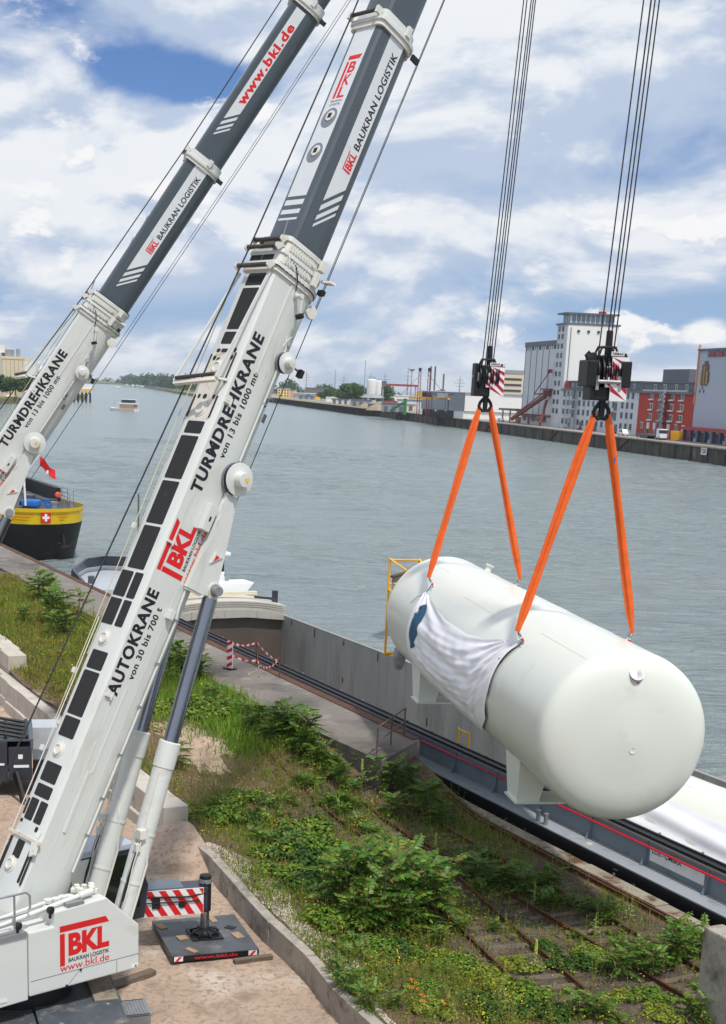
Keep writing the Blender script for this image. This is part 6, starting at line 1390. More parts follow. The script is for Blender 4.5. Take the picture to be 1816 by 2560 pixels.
MB().tube(E_(-111, -3, 14.1), E_(-98, -2, 14.5), .25, 6).build('jib_arm', m_rusty, el); MB().box(E_(-96.6, -1.5, 23.3), (1.8, 1.8, 1.4)).build('stay_block', m_shut, el)
MB().path([E_(-96, -2, 12), E_(-95.5, -3, 8.5), E_(-94, -4, 5), E_(-93, -5, 2.6)], .55, 8).build('filling_spout', m_rusty, el)
MB().beam(E_(-138, -2, 5.9), E_(-95, -3.4, 3.6), .8, .8).build('conveyor', m_rusty, el)

# --- warehouse hall, canopy, masts, gantry, silos, further blocks (world coordinates)
def hall(name, label, poly, z0, z1, m, cat='building'):
    cx = sum(p[0] for p in poly) / len(poly); cy = sum(p[1] for p in poly) / len(poly); root = empty(name, (cx, cy, z0), 0, label, cat)
    MB().prism([(x - cx, y - cy) for x, y in poly], (0, 0, 0), PX, PY, PZ, z1 - z0).build('wall', m, root)
    return root
m_metal = mat('grey metal hall', srgb(150, 154, 160), .6, .1, var=.05, vscale=.1)
h_ = hall('storage_hall', 'big grey and white metal hall on the opposite bank', [(46.5, 742), (64.5, 700), (140, 716), (128, 760)], BANK_Z + 3.2, 13.2, m_metal)
def hpart(root, name, poly, z0, z1, m): return MB().prism([(x - root.location.x, y - root.location.y) for x, y in poly], (0, 0, z0 - root.location.z), PX, PY, PZ, z1 - z0).build(name, m, root)
hpart(h_, 'lower_wall', [(57, 716), (64.3, 700.2), (139, 716), (128, 758)], BANK_Z, BANK_Z + 3.2, m_wht); hpart(h_, 'painted_lit_end', [(64.7, 699.6), (140, 715), (140, 715.4), (64.7, 700)], 5, 13.4, m_wht); hpart(h_, 'roof_edge', [(46, 742.5), (64.5, 699), (140.5, 714.5), (128, 761)], 13.2, 13.7, m_metal)  # near end's sunlit brightness painted as a whiter sheet
hpart(h_, 'gate', [(56, 717.5), (58.5, 712), (59, 712.2), (56.5, 717.8)], BANK_Z, 4.6, m_roofd)
for i in range(3): hpart(h_, 'gate', [(47.5 + i * 3, 738 - i * 7), (49.5 + i * 3, 733.4 - i * 7), (49.0 + i * 3, 733 - i * 7), (47 + i * 3, 737.6 - i * 7)], BANK_Z, 4.9, m_black)
cn = empty('loading_canopy', F(-150, 0, BANK_Z), 0, 'dark flat loading canopy beside the pale silo', 'canopy')
MB().prism([(-168, -2), (-140, -2), (-140, 18), (-168, 18)], F(0, 0, 6.6) - cn.location, FU, FW, PZ, .9).build('roof', m_roofd, cn)
for u in (-166, -154, -142): MB().box(F(u, -.5, 4.1) - cn.location, (.6, .6, 5)).build('post', m_steel, cn)
MB().box(F(-146, 3, 2.9) - cn.location, (6, 3, 2.4)).build('orange_container', mat('container orange', srgb(226, 124, 36), .6), cn)
for x, y, zt in ((41.9, 690, 23.2), (45.6, 680, 23.2)):
    r_ = empty('derrick_mast', (x, y, BANK_Z), 0, 'rusty lattice derrick mast, %s one on the opposite quay' % ('left' if x < 43 else 'right'), 'mast', 'derrick masts')
    for dx, dy in ((-.5, -.5), (.5, -.5), (.5, .5), (-.5, .5)): MB().tube((dx * 1.3, dy * 1.3, 0), (dx * .9, dy * .9, zt - BANK_Z), .13, 5).build('leg', m_rusty, r_)
    br = MB()
    for i in range(14):
        z = i * 1.5; sg = 1 if i % 2 else -1; br.tube((-.6 * sg, -.6, z), (.6 * sg, -.6, z + 1.5), .06, 4); br.tube((-.6 * sg, .6, z), (.6 * sg, .6, z + 1.5), .06, 4)
    br.build('bracing', m_rusty, r_); MB().box((0, 0, zt - BANK_Z), (1.3, 1.3, 1.6)).build('mast_head', m_black, r_)
    MB().tube((0, 0, zt - BANK_Z - 2.6), (9 if x > 43 else -9, -3, 9.5), .09, 5).build('guy_wire', m_rope, r_)
dr = empty('gantry_crane', (50, 705, BANK_Z), 0, 'yellow and grey travelling gantry crane on the opposite quay', 'gantry crane')
MB().beam((-9, 10, 8.4), (6.5, -12, 8.8), 1.2, .9).build('yellow_girder', m_yframe, dr); MB().beam((-3.5, 4, 10.6), (9, -14, 10.9), 1.0, .7).build('upper_girder', m_roofd, dr)
MB().box((-6.5, 8, 10.6), (2.2, 2.2, 2.6)).build('yellow_cabin', m_yframe, dr); MB().box((-3, 4, 10.4), (4.5, 3, 2.0)).build('machine_house', m_black, dr)
MB().box((4, -8, 10.2), (6, 5, 2.2)).build('grey_house', m_metal, dr)
for x, y in ((-1, -3), (5, -12), (6.5, -10)): MB().tube((x, y, 0), (x, y, 9.6), .4, 6).build('leg', m_roofd, dr)
gc = empty('dock_machine', (47, 690, BANK_Z), 0, 'dark dockside loading machinery below the gantry crane', 'machine')
for i, (x, y) in enumerate(((0, 0), (5, -8), (9, -14))): MB().box((x, y, 2), (3.2, 3.2, 3.6)).lathe([(0, 1.5), (.8, 1.5)], (x - 1.7, y - 1, 1.8), (-1, -.6, 0), 16).build('hopper', m_black, gc, bevel=.2)
gs = empty('green_conveyor', (38, 735, BANK_Z), 0, 'green conveyor tower among heaps on the opposite bank', 'conveyor')
MB().box((0, 0, 4), (1.6, 1.6, 8)).build('tower', mat('conveyor green', srgb(40, 120, 66), .6), gs); MB().beam((0, 0, 6.5), (-7, 8, 1.5), .9, .8).build('belt', MATS['conveyor green'], gs)
# cement silos
cs = empty('cement_silo', (31, 1100, BANK_Z), 0, 'white twin cement silos with cone skirt and thin mast', 'silo')
for x, r_, z1, z0 in ((0, 3.6, 20.0, 9.5), (5.2, 2.3, 19.2, 9.5)):
    MB().lathe([(z0 - BANK_Z, r_ * .9), (z0 - BANK_Z + 1, r_), (z1 - BANK_Z, r_), (z1 - BANK_Z + .6, r_ * .7)], (x, 0, 0), PZ, 24).build('silo_drum', m_wht, cs, smooth=40)
    MB().lathe([(3, .8), (z0 - BANK_Z, r_ * .9)], (x, 0, 0), PZ, 20).build('hopper', m_metal, cs, smooth=40)
MB().lathe([(5.5, 9.5), (8, 6.0), (8.2, 3.8)], (1, 0, 0), PZ, 8).build('skirt_roof', m_metal, cs)
for x in (-6, 0, 4, 8.5): MB().box((x, -3, 3), (.6, .6, 6)).build('leg', m_metal, cs)
MB().box((7.5, -3, 3), (3.6, 3, 6)).build('loading_bay', m_roofd, cs); MB().tube((-5.4, 0, 2), (-5.4, 0, 32.6), .22, 6).build('mast', m_steel, cs)
for x, z in ((-2, 20.2), (1.3, 20.2), (2.6, 20.6), (5.2, 19.8)): MB().box((x, 0, z - BANK_Z + .8), (.9, .9, 1.8)).build('roof_filter', m_metal, cs)
def box_b(name, label, x, y, w_, d_, z1, m, roof=None, rz=0.0, cat='building', z0=BANK_Z, group=None, windows=0):
    root = empty(name, (x, y, z0), rz, label, cat, group)
    MB().box2((-w_ / 2, 0, 0), (w_ / 2, d_, z1 - z0)).build('wall', m, root)
    if roof: MB().box2((-w_ / 2 - .4, -.4, z1 - z0), (w_ / 2 + .4, d_ + .4, z1 - z0 + max(.5, (z1 - z0) * .08))).build('roof', roof, root)
    for i in range(windows):
        for j in range(3):
            MB().box((-w_ / 2 + (i + .6) * w_ / (windows + .2), -.05, (j + .55) * (z1 - z0) / 3.2), (1.5, .3, 1.3)).build('window', m_win, root)
    return root
box_b('yellow_house', 'yellow office block with small square windows beyond the green bank', -49, 1540, 13, 12, 10.2, mat('yellow render', srgb(238, 206, 128), .8), m_metal, windows=4)
box_b('pink_house', 'pinkish annex beside the yellow office block', -39, 1545, 7, 10, 8.6, mat('pink render', srgb(212, 172, 150), .8), m_metal)
box_b('white_hall', 'long low hall with white roof behind the green bank', -26, 1530, 22, 20, 6.2, m_metal, m_wht)
box_b('white_hall', 'white hall in front of the big tree row on the far quay', 5.5, 1245, 17, 14, 5.0, m_wht, m_wht)
box_b('white_hall', 'far white roofed hall between distant trees', 14, 1640, 30, 18, 10.5, m_metal, m_wht)
box_b('brown_hall', 'dark brown industrial hall before the distant wood', -6, 1700, 46, 20, 11.5, mat('brown cladding', srgb(112, 104, 104), .8), m_roofd)
box_b('white_hall', 'white arched hall right of the cement silos', 52, 1180, 26, 20, 9.0, m_wht, m_wht)
box_b('red_truck', 'long red trailer parked beyond the quay wall', 46, 1105, 22, 3, 5.4, m_shut, cat='trailer')
box_b('yellow_digger', 'yellow digger working on the far bank', -12, 1440, 5, 3, 4.2, m_yframe, cat='digger')
rgf = random.Random(9)
for i_, (x_, y_, w_, z_, lab) in enumerate(((36, 815, 13, 6.0, 'low grey shed at the quay edge left of the masts'), (44, 880, 16, 5.2, 'low brown shed behind the green conveyor'), (56, 960, 22, 7.2, 'muted grey hall behind the gantry crane'), (30, 905, 12, 4.6, 'small pale shed near the quay wall bend'), (22, 1010, 14, 5.6, 'flat grey store before the cement silos'), (70, 1040, 26, 8.6, 'wide grey hall behind the yellow girder'), (8, 1105, 13, 4.8, 'low beige store left of the cement silos'), (84, 930, 24, 10.0, 'dull brown hall behind the white hall end'), (-22, 1385, 16, 4.6, 'small grey shed on the bend of the far quay'))):
    r_ = box_b('low_shed', lab, x_, y_, w_, 14, z_, [m_metal, m_beige, m_pale, MATS['brown cladding']][i_ % 4], [m_roofd, m_metal][i_ % 2], group='low sheds on the opposite bank')
    for k_ in range(3): MB().box((-w_ * .35 + k_ * w_ * .33, -.06, 1.6), (2.2, .3, 3.0)).build('gate', m_roofd, r_)
m_heap = mat('sand heap', srgb(150, 134, 112), .95, var=.2, vscale=.3)
for i_, (x_, y_, r0_) in enumerate(((28, 850, 7), (38, 845, 6), (33, 960, 8), (24, 945, 6))):
    o = MB().lathe([(0, r0_), (r0_ * .28, r0_ * .7), (r0_ * .5, r0_ * .25), (r0_ * .54, 0)], (0, 0, 0), PZ, 14).build('sand_heap', m_heap, smooth=60); o.location = (x_, y_, BANK_Z); tag(o, 'conical sand heap on the opposite quay, %s from the camera' % ['second', 'nearest', 'farthest', 'third'][i_], 'heap', 'sand heaps on the opposite quay')
bb = empty('red_bridge_crane', (55, 1150, BANK_Z), 0, 'red overhead bridge girder with grey head behind the silos', 'bridge crane')
MB().box((0, 0, 15.6), (27, 2.2, 1.6)).build('girder', m_shut, bb); MB().box((-14, 0, 16.5), (6, 4, 3.6)).build('head_house', m_roofd, bb)
for x in (-13.5, 12): MB().box((x, 0, 7.6), (1.2, 1.2, 15)).build('leg', m_metal, bb)
box_b('beige_block', 'beige office block with window rows behind the grey hall', 111.5, 900, 13, 16, 26.0, m_beige, m_metal, windows=0)
root = [o for o in COL.objects if o.name.startswith('beige_block')][-1]
for j in range(6): MB().box((0, -.1, 4 + j * 3.4), (11.4, .35, 1.2)).build('window_band', m_win, root)
MB().box((-7.3, 7, 15), (5.5, 10, 30)).build('stair_tower', m_pale, root)
box_b('cream_plant', 'cream mixing plant with thin chimneys behind the masts', 62, 850, 13, 12, 13.0, m_beige, m_wht)
root = [o for o in COL.objects if o.name.startswith('cream_plant')][-1]
for x in (-4, -1.5, 3.6): MB().tube((x, 2, 11), (x, 2, 26 if x < 3 else 22), .5, 8).build('chimney', m_roofd, root)
# pylons and poles on the skyline
def pylon(label, x, y, z1, lattice):
    root = empty('pylon' if lattice else 'chimney_pole', (x, y, BANK_Z), 0, label, 'pylon' if lattice else 'pole', 'skyline pylons' if lattice else None)
    MB().tube((0, 0, 0), (0, 0, z1), .9 if not lattice else 1.1, 6, .35).build('shaft', m_metal if not lattice else m_steel, root)
    if lattice:
        for z, w_ in ((.62, 9), (.74, 12), (.86, 8)): MB().box((0, 0, z1 * z), (w_, .5, .5)).build('cross_arm', m_steel, root)
pylon('tall slim pole standing above the distant trees', 5.5, 1800, 33, False)
for i, (x, y, z) in enumerate(((-38, 2300, 34), (55, 2000, 33), (74, 2000, 34), (100, 1900, 40), (150, 1700, 30), (20, 2200, 30))): pylon('lattice power pylon number %s from the left on the skyline' % ['one', 'three', 'four', 'five', 'six', 'two'][i], x, y, z, True)
lm = empty('floodlight_mast', (64, 1160, BANK_Z), 0, 'floodlight mast with lamp ring behind the red girder', 'mast')
MB().tube((0, 0, 0), (0, 0, 27), .5, 8, .3).build('pole', m_metal, lm); MB().lathe([(0, 1.0), (1.5, 2.6), (1.8, 2.6)], (0, 0, 26.5), PZ, 10).build('lamp_ring', m_metal, lm)

# --- vehicles on the opposite quay
def van(name, label, u, w, L, H_, col, cat='van', rz=0.0):
    root = empty(name, F(u, w, BANK_Z), math.atan2(FU.y, FU.x) + rz, label, cat)
    mv = mat('paint ' + name + label[:12], col, .35, var=.02, coat=.2)
    MB().prism([(-L / 2, .35), (L / 2, .35), (L / 2, .9), (L * .36, 1.15), (L * .22, H_), (-L / 2 + .1, H_), (-L / 2, H_ * .8)], (0, -.95, 0), PX, PZ, PY, 1.9).build('body', mv, root, bevel=.06)
    MB().prism([(L * .30, 1.15), (L * .19, H_ - .15), (L * .02, H_ - .15), (L * .02, 1.15)], (0, -.98, 0), PX, PZ, PY, 1.96).build('window', m_win, root)
    MB().prism([(-L * .03, 1.15), (-L * .03, H_ - .15), (-L * .25, H_ - .15), (-L * .25, 1.15)], (0, -.98, 0), PX, PZ, PY, 1.96).build('window', m_win, root)
    for x in (-L * .3, L * .32):
        for yy in (-.85, .85): MB().lathe([(-.12, .36), (.12, .36)], (x, yy, .36), PY, 16).build('wheel', m_black, root)
    return root
van('parked_van', 'white van parked before the red warehouse', 6.0, -6, 5.6, 2.1, (.8, .8, .8))
van('parked_car', 'dark car parked before the red warehouse', 22, -5.5, 4.6, 1.5, srgb(44, 44, 52), 'car'); van('parked_car', 'silver car near the canopy on the opposite quay', -152, -5, 4.5, 1.5, srgb(170, 174, 180), 'car')
tr = empty('tank_lorry', F(35, -6, BANK_Z), math.atan2(FU.y, FU.x), 'flat lorry with row of pale wheels and white cab', 'lorry')
MB().box((-3, 0, 1.2), (12, 2.4, .5)).build('flatbed', m_roofd, tr); MB().box((5.5, 0, 1.9), (3.4, 2.4, 2.8)).build('cab', m_shipwhite, tr, bevel=.2); MB().box((6.6, 0, 2.5), (1.3, 2.46, 1.0)).build('window', m_win, tr)
for x in (-7, -5.4, -3.8, 3.6, 6.2): MB().lathe([(-1.25, .52), (1.25, .52)], (x, 0, .52), PY, 16).build('wheel', m_black, tr); MB().lathe([(-1.3, .3), (1.3, .3)], (x, 0, .52), PY, 12).build('rim', m_steel, tr)
o = empty('yellow_container', F(48, -4, BANK_Z), math.atan2(FU.y, FU.x), 'yellow skip container at the corner of the red warehouse', 'container')
MB().prism([(-2.4, 0), (2.4, 0), (2.9, 3.0), (-2.9, 3.0)], (0, -1, 0), PX, PZ, PY, 2.2).build('skip', m_yframe, o, bevel=.05)
for i in range(5): MB().box((-2 + i, -1.06, 1.5), (.14, .14, 2.8)).build('skip_rib', m_yframe, o)

# --- left bank buildings
lb = empty('cream_factory', (-192, 900, .5), 0, 'cream silo factory behind trees at the left edge', 'building')
MB().box2((-10.5, 0, 0), (3.2, 18, 22.4)).build('wall', mat('cream cladding', srgb(226, 208, 174), .8, var=.06, vscale=.1), lb); MB().box2((3.2, 3, 0), (10, 18, 20.4)).build('side_wall', m_wht, lb)
MB().box2((-10.8, -.3, 22.4), (3.4, 18, 24)).build('parapet', MATS['cream cladding'], lb)
for i in range(6): MB().box2((-10 + i * 2.5, -.15, 1), (-9.8 + i * 2.5, 0, 21.5)).build('panel_joint', m_metal, lb)
MB().box2((-22, -2, 0), (-10.6, 16, 26)).build('tower_block', m_pale, lb)
for j in range(6): MB().box2((-14.4, -2.2, 6 + j * 2.6), (-11.6, -2, 7.8 + j * 2.6)).build('window', m_wht, lb)
MB().box2((-20, 2, 26), (-8.5, 14, 30.5)).build('plant_room', m_wht, lb); MB().box2((-8.2, 2, 22), (-4.6, 10, 28)).build('cooling_unit', m_metal, lb)
MB().tube((-1, 5, 24), (-1, 5, 28.6), 1.2, 14).build('chimney', m_metal, lb); MB().tube((-12.4, 0, 30), (-12.4, 0, 47), .35, 6).build('antenna', m_steel, lb); MB().box((-12.4, 0, 41), (1.1, 1.1, .6)).build('antenna_ring', m_steel, lb)
for i, x in enumerate((-201, -191.5, -186.8)): van('parked_car', ['dark', 'white', 'grey'][i] + ' car parked under the trees on the left bank', 0, 0, 4.4, 1.5, [srgb(50, 52, 56), (.75, .75, .76), srgb(120, 124, 130)][i], 'car').location = (x, 868, .5)

# ================================================================== boats
def boat(name, label, x, y, L, B_, col, house, rz, group=None, extra=None):
    root = empty(name, (x, y, WATER_Z), rz, label, 'boat', group)
    h = MB().loft([[Vector((a, b, -.6)) for a, b in ((-L / 2, -B_ * .4), (L * .3, -B_ * .4), (L * .47, 0), (L * .3, B_ * .4), (-L / 2, B_ * .4))], [Vector((a, b, 1.3 + (.5 if a > L * .4 else 0))) for a, b in ((-L / 2, -B_ / 2), (L * .3, -B_ / 2), (L / 2, 0), (L * .3, B_ / 2), (-L / 2, B_ / 2))]])
    h.build('hull', mat('hull ' + str(tuple(round(c, 2) for c in col)), col, .5), root)
    for i, (x0, x1, z0, z1, m) in enumerate(house): MB().box2((x0 * L, -B_ * .38, z0), (x1 * L, B_ * .38, z1)).build(['cabin', 'cabin_roof', 'wheelhouse', 'window_strip'][i % 4], m, root, bevel=.05)
    return root
m_tan = mat('wooden cabin', srgb(168, 132, 104), .7)
rb = boat('river_boat', 'white and brown excursion boat crossing the middle of the river', -112, 790, 17, 6, (.78, .78, .76), [(-.45, .05, 1.2, 3.6, m_tan), (-.48, .08, 3.6, 4.3, m_shipwhite), (-.38, -.02, 4.3, 5.9, m_win), (-.40, .0, 5.9, 6.3, m_shipwhite)], 2.75)
for x in (-8, 1, 5.5): MB().tube((x, 0, 1.5), (x, 0, 5), .08, 6).build('deck_post', m_steel, rb)
boat('motor_boat', 'tiny white motor boat far upstream in the channel', -382, 2618, 14, 5, (.6, .62, .66), [(-.3, .2, 1.2, 3.2, m_shipwhite)], 2.9)
k = 0
for (x, y, L, c, g) in ((-519, 3717, 30, (.7, .62, .45), 0), (-494, 3640, 34, (.75, .75, .74), 0), (-470, 3540, 34, (.2, .24, .34), 0), (-446, 3440, 36, (.75, .75, .75), 0), (-421, 3309, 40, (.7, .7, .68), 0), (-404, 3230, 30, (.62, .64, .66), 0), (-370, 3060, 44, (.16, .22, .4), 0), (-352, 2990, 30, (.75, .75, .75), 0), (-300, 2760, 48, (.10, .16, .34), 0), (-276, 2670, 40, (.12, .2, .42), 0), (-207, 2090, 34, (.5, .42, .4), 0), (-190, 2060, 30, (.3, .3, .34), 0)):
    words = ['tan', 'first white', 'dark', 'second white', 'third pale', 'grey', 'blue', 'fourth white', 'navy', 'long navy', 'pinkish', 'charcoal'][k]
    boat('moored_boat', words + ' boat moored in the row below the distant wood', x, y, L, 7, c, [(-.45, -.1, 1.2, 5.5, m_shipwhite), (.0, .2, 1.2, 3.5, m_shipwhite)], 1.9, 'boats moored along the far shore'); k += 1
rowp = MB()
for i in range(14): o = MB().tube((0, 0, -1), (0, 0, 6), .9, 8).build('mooring_pile', m_roofd); o.location = (-352 + i * 3.6, 2960 - i * 16, WATER_Z); tag(o, 'dark mooring pile by the moored boats, %s of its row from the left' % ['first', 'second', 'third', 'fourth', 'fifth', 'sixth', 'seventh', 'eighth', 'ninth', 'tenth', 'eleventh', 'twelfth', 'thirteenth', 'last'][i], 'pile', 'mooring piles by the boats')
boat('work_boat', 'small blue work boat tied below the green bank', -63, 1478, 9, 3.4, srgb(40, 60, 110), [(-.3, .0, 1.0, 2.6, m_win)], .3)
dp = empty('dolphin_platform', (-172, 1015, WATER_Z), 0, 'yellow topped dolphin platform on black piles in the river', 'dolphin')
for i in range(5): MB().tube((-6 + i * 2.8, 0, -1), (-6 + i * 2.8, 0, 6.5), .7, 10).build('pile', m_black, dp); MB().tube((-6 + i * 2.8, 0, 6.5), (-6 + i * 2.8, 0, 8.0), .75, 10).build('pile_cap', m_yframe, dp)
MB().box((.5, 2, 8.6), (13, 4, .8)).build('deck', m_yframe, dp); MB().prism([(-2, 9), (6, 9), (7, 12), (-1, 12.5)], (0, 1, 0), PX, PZ, PY, 3).build('canopy', m_shipwhite, dp)
# ================================================================== vegetation
G_ail = [srgb(40, 76, 22), srgb(60, 104, 30), srgb(86, 132, 40), srgb(50, 90, 26), srgb(116, 152, 52), srgb(70, 108, 36), srgb(126, 104, 52), srgb(140, 160, 64)]
m_ail = mat('ailanthus leaf', (.1, .2, .05), .5, island=G_ail, translucent=.18, spec=.35)
m_bram = mat('bramble leaf', (.1, .2, .05), .55, island=[srgb(50, 84, 24), srgb(78, 118, 32), srgb(114, 150, 42), srgb(62, 98, 28), srgb(140, 156, 48), srgb(102, 96, 42)], translucent=.18, spec=.3)
m_stem = mat('woody stem', srgb(104, 92, 70), .9, var=.2)
m_gstem = mat('green stalk', srgb(128, 142, 78), .8, var=.1)
m_grass = mat('green grass', (.15, .2, .05), .8, island=[srgb(88, 120, 36), srgb(124, 150, 48), srgb(152, 160, 62), srgb(100, 130, 40), srgb(170, 162, 78)], translucent=.3, spec=.2)
m_meadow = mat('fresh meadow grass', (.15, .2, .05), .8, island=[srgb(82, 126, 36), srgb(112, 154, 46), srgb(142, 174, 66), srgb(96, 140, 40), srgb(164, 184, 84)], translucent=.3, spec=.2)
m_dry = mat('dry grass', (.3, .25, .12), .9, island=[srgb(144, 118, 74), srgb(170, 142, 90), srgb(116, 94, 62), srgb(182, 156, 104), srgb(128, 112, 60)], translucent=.2, spec=.2)
m_litter = mat('weed leaves', (.15, .15, .05), .8, island=[srgb(88, 116, 34), srgb(120, 142, 46), srgb(112, 84, 50), srgb(92, 72, 46), srgb(138, 152, 54), srgb(76, 98, 32), srgb(150, 124, 80)], translucent=.2, spec=.2)
m_yel = mat('yellow blossom', (.6, .45, .05), .8, island=[srgb(240, 206, 40), srgb(226, 182, 36), srgb(248, 220, 70)], translucent=.2)
m_oran = mat('orange petal', srgb(236, 120, 40), .7, var=.1)

def frame_from(d):
    d = d / np.linalg.norm(d); u = np.array([0, 0, 1.0]); x = np.cross(d, u); n = np.linalg.norm(x)
    x = np.array([1.0, 0, 0]) if n < 1e-3 else x / n; return d, x, np.cross(x, d)
def pinnate(o, d, L, pairs, droop, rng, wid=.30):
    """one feather leaf: leaflets in two rows along an arching rachis"""
    d, x, u = frame_from(d); V = []
    def pos(f): return o + d * (L * f) + u * (-droop * L * f * f) * 1.0 + np.array([0, 0, -droop * L * f * f * .6])
    for i in range(pairs + 1):
        f = .16 + .84 * i / pairs; p = pos(f); ln = L * wid * (1 - .45 * abs(f - .5) * 1.2) * rng.uniform(.85, 1.12)
        if i == pairs: sides = (0,)
        else: sides = (-1, 1)
        for sd in sides:
            dirv = (x * sd * .92 + d * .42 - u * .18 + rng.normal(0, .07, 3)) if sd else d - u * .3
            dirv = dirv / np.linalg.norm(dirv); w = ln * .20; side = np.cross(dirv, u + rng.normal(0, .15, 3)); side /= (np.linalg.norm(side) + 1e-6)
            mid = p + dirv * ln * .42 + u * ln * .03; tip = p + dirv * ln - np.array([0, 0, ln * .22])
            V += [p, mid + side * w, tip, mid - side * w]
    return V
def shrub_mesh(seed, leaves, stems, leaf, spread, pairs=10):
    rng = np.random.default_rng(seed); V = []; S = MB()
    for k in range(stems):
        a = rng.uniform(0, 6.28); base = np.array([math.cos(a), math.sin(a), 0]) * rng.uniform(0, spread * .35)
        top = base + np.array([math.cos(a) * rng.uniform(0, spread * .5), math.sin(a) * rng.uniform(0, spread * .5), rng.uniform(.62, .9)])
        S.tube(base, top, .016, 6, .008)
        n = max(4, leaves // stems)
        for j in range(n):
            f = .30 + .70 * (j / n) ** .8; p = base + (top - base) * f; az = j * 2.4 + rng.uniform(-.4, .4); el = .15 + .95 * (f - .3) + rng.uniform(-.15, .25)
            d = np.array([math.cos(az) * math.cos(el), math.sin(az) * math.cos(el), math.sin(el)])
            V += pinnate(p, d, leaf * rng.uniform(.75, 1.15) * (1.05 - .25 * f), pairs, rng.uniform(.15, .42), rng)
    V = np.array(V); Fq = np.arange(len(V)).reshape(-1, 4)
    c = np_obj('crown', V, Fq, m_ail); me = c.data; bpy.data.objects.remove(c)
    return me, S.mesh('stem', m_stem)
SHR = [shrub_mesh(100 + i, 34, 3, .52, .5) for i in range(4)] + [shrub_mesh(140 + i, 60, 6, .42, .75, 11) for i in range(3)]
def bush_mesh(seed, n, mt):
    rng = np.random.default_rng(seed); V = []; lumps = [(rng.uniform(-.6, .6), rng.uniform(-.6, .6), rng.uniform(.2, .45), rng.uniform(.28, .5)) for _ in range(9)]
    for i in range(n):
        lx, ly, lz, lr = lumps[rng.integers(len(lumps))]; a = rng.normal(0, 1, 3); a[2] = abs(a[2]) * .9 + .05; a /= np.linalg.norm(a)
        p = np.array([lx, ly, lz * .6]) + a * lr * rng.uniform(.55, 1.05) * np.array([1, 1, .9]); p[2] = max(.02, p[2])
        nrm = a + rng.normal(0, .45, 3) + np.array([0, 0, .35]); nrm /= np.linalg.norm(nrm); t = np.cross(nrm, rng.normal(0, 1, 3)); t /= np.linalg.norm(t); b = np.cross(nrm, t); r = rng.uniform(.045, .085)
        V += [p - t * r, p + b * r * .7 + nrm * r * .15, p + t * r * 1.1, p - b * r * .7 + nrm * r * .15]
    V = np.array(V); c = np_obj('foliage', V, np.arange(len(V)).reshape(-1, 4), mt); me = c.data; bpy.data.objects.remove(c)
    S = MB()
    for k in range(5):
        a = rng.uniform(0, 6.28); S.path([(0, 0, 0), (.3 * math.cos(a), .3 * math.sin(a), .28), (.6 * math.cos(a), .6 * math.sin(a), .3)], .010, 5)
    return me, S.mesh('cane', m_stem)
m_bram2 = mat('yellowish bush leaf', (.1, .2, .05), .55, island=[srgb(96, 120, 34), srgb(128, 146, 44), srgb(150, 158, 54), srgb(84, 106, 32), srgb(164, 150, 60)], translucent=.18, spec=.3)
m_bram3 = mat('dark bush leaf', (.1, .2, .05), .55, island=[srgb(36, 66, 22), srgb(54, 88, 28), srgb(70, 106, 34), srgb(44, 74, 24), srgb(84, 112, 44)], translucent=.25, spec=.3)
BUS = [bush_mesh(200, 1500, m_bram), bush_mesh(201, 1100, m_bram2), bush_mesh(202, 1600, m_bram3), bush_mesh(203, 1300, m_bram), bush_mesh(204, 900, m_bram2), bush_mesh(205, 1500, m_bram3), bush_mesh(206, 1200, m_bram)]
ORD = ['nearest', 'second', 'third', 'fourth', 'fifth', 'sixth', 'seventh', 'eighth', 'ninth', 'tenth', 'eleventh', 'twelfth', 'thirteenth', 'fourteenth', 'fifteenth', 'sixteenth', 'seventeenth', 'eighteenth', 'nineteenth', 'twentieth']
def region(s, t):
    if s < -18: return 'on the left grassy bank'
    if s < -10: return 'between the lifting cylinders and the platform'
    if t < -11.0 and s > 14: return 'leaning over the low yard wall'
    if s < .6: return 'along the inner edge of the quay platform'
    if s < 6.5 and t > -4.6: return 'below the front corner of the platform'
    if s < 9.5 and t < -6: return 'above the top end of the gravel'
    if t < -6.2 and s < 15.3: return 'in the big clump beside the gravel'
    if t > -4.2 and s < 15: return 'between the tracks under the tank'
    if t > -5.0: return 'at the right end of the tracks'
    return 'among the flowers at the bottom edge'
def place(kind, lst, meshes, what, cat, names, group):
    by = {}
    for it in lst: by.setdefault(region(it[0], it[1]), []).append(it)
    for reg, items in by.items():
        items.sort(key=lambda i: -i[0])
        for k, (s, t, h) in enumerate(items):
            which = (meshes[0] if h < 1.25 else meshes[1]) if isinstance(meshes[0], list) else meshes
            a, b = which[(k * 7 + int(abs(s) * 10)) % len(which)]
            root = empty(kind, Q(s, t, gz(s, t) - .02), random.uniform(0, 6.28), '%s %s, %s from the camera' % (what, reg, ORD[k]), cat, group)
            c = link(names[0], a, root); d = link(names[1], b, root)
            f = random.uniform(.92, 1.12); hz = h * f
            sc = (hz * random.uniform(.95, 1.2), hz * random.uniform(.95, 1.2), hz) if not kind.startswith('bramble') else (h * .95 + .2, h * .95 + .2, h * 1.05)
            c.scale = sc; d.scale = sc
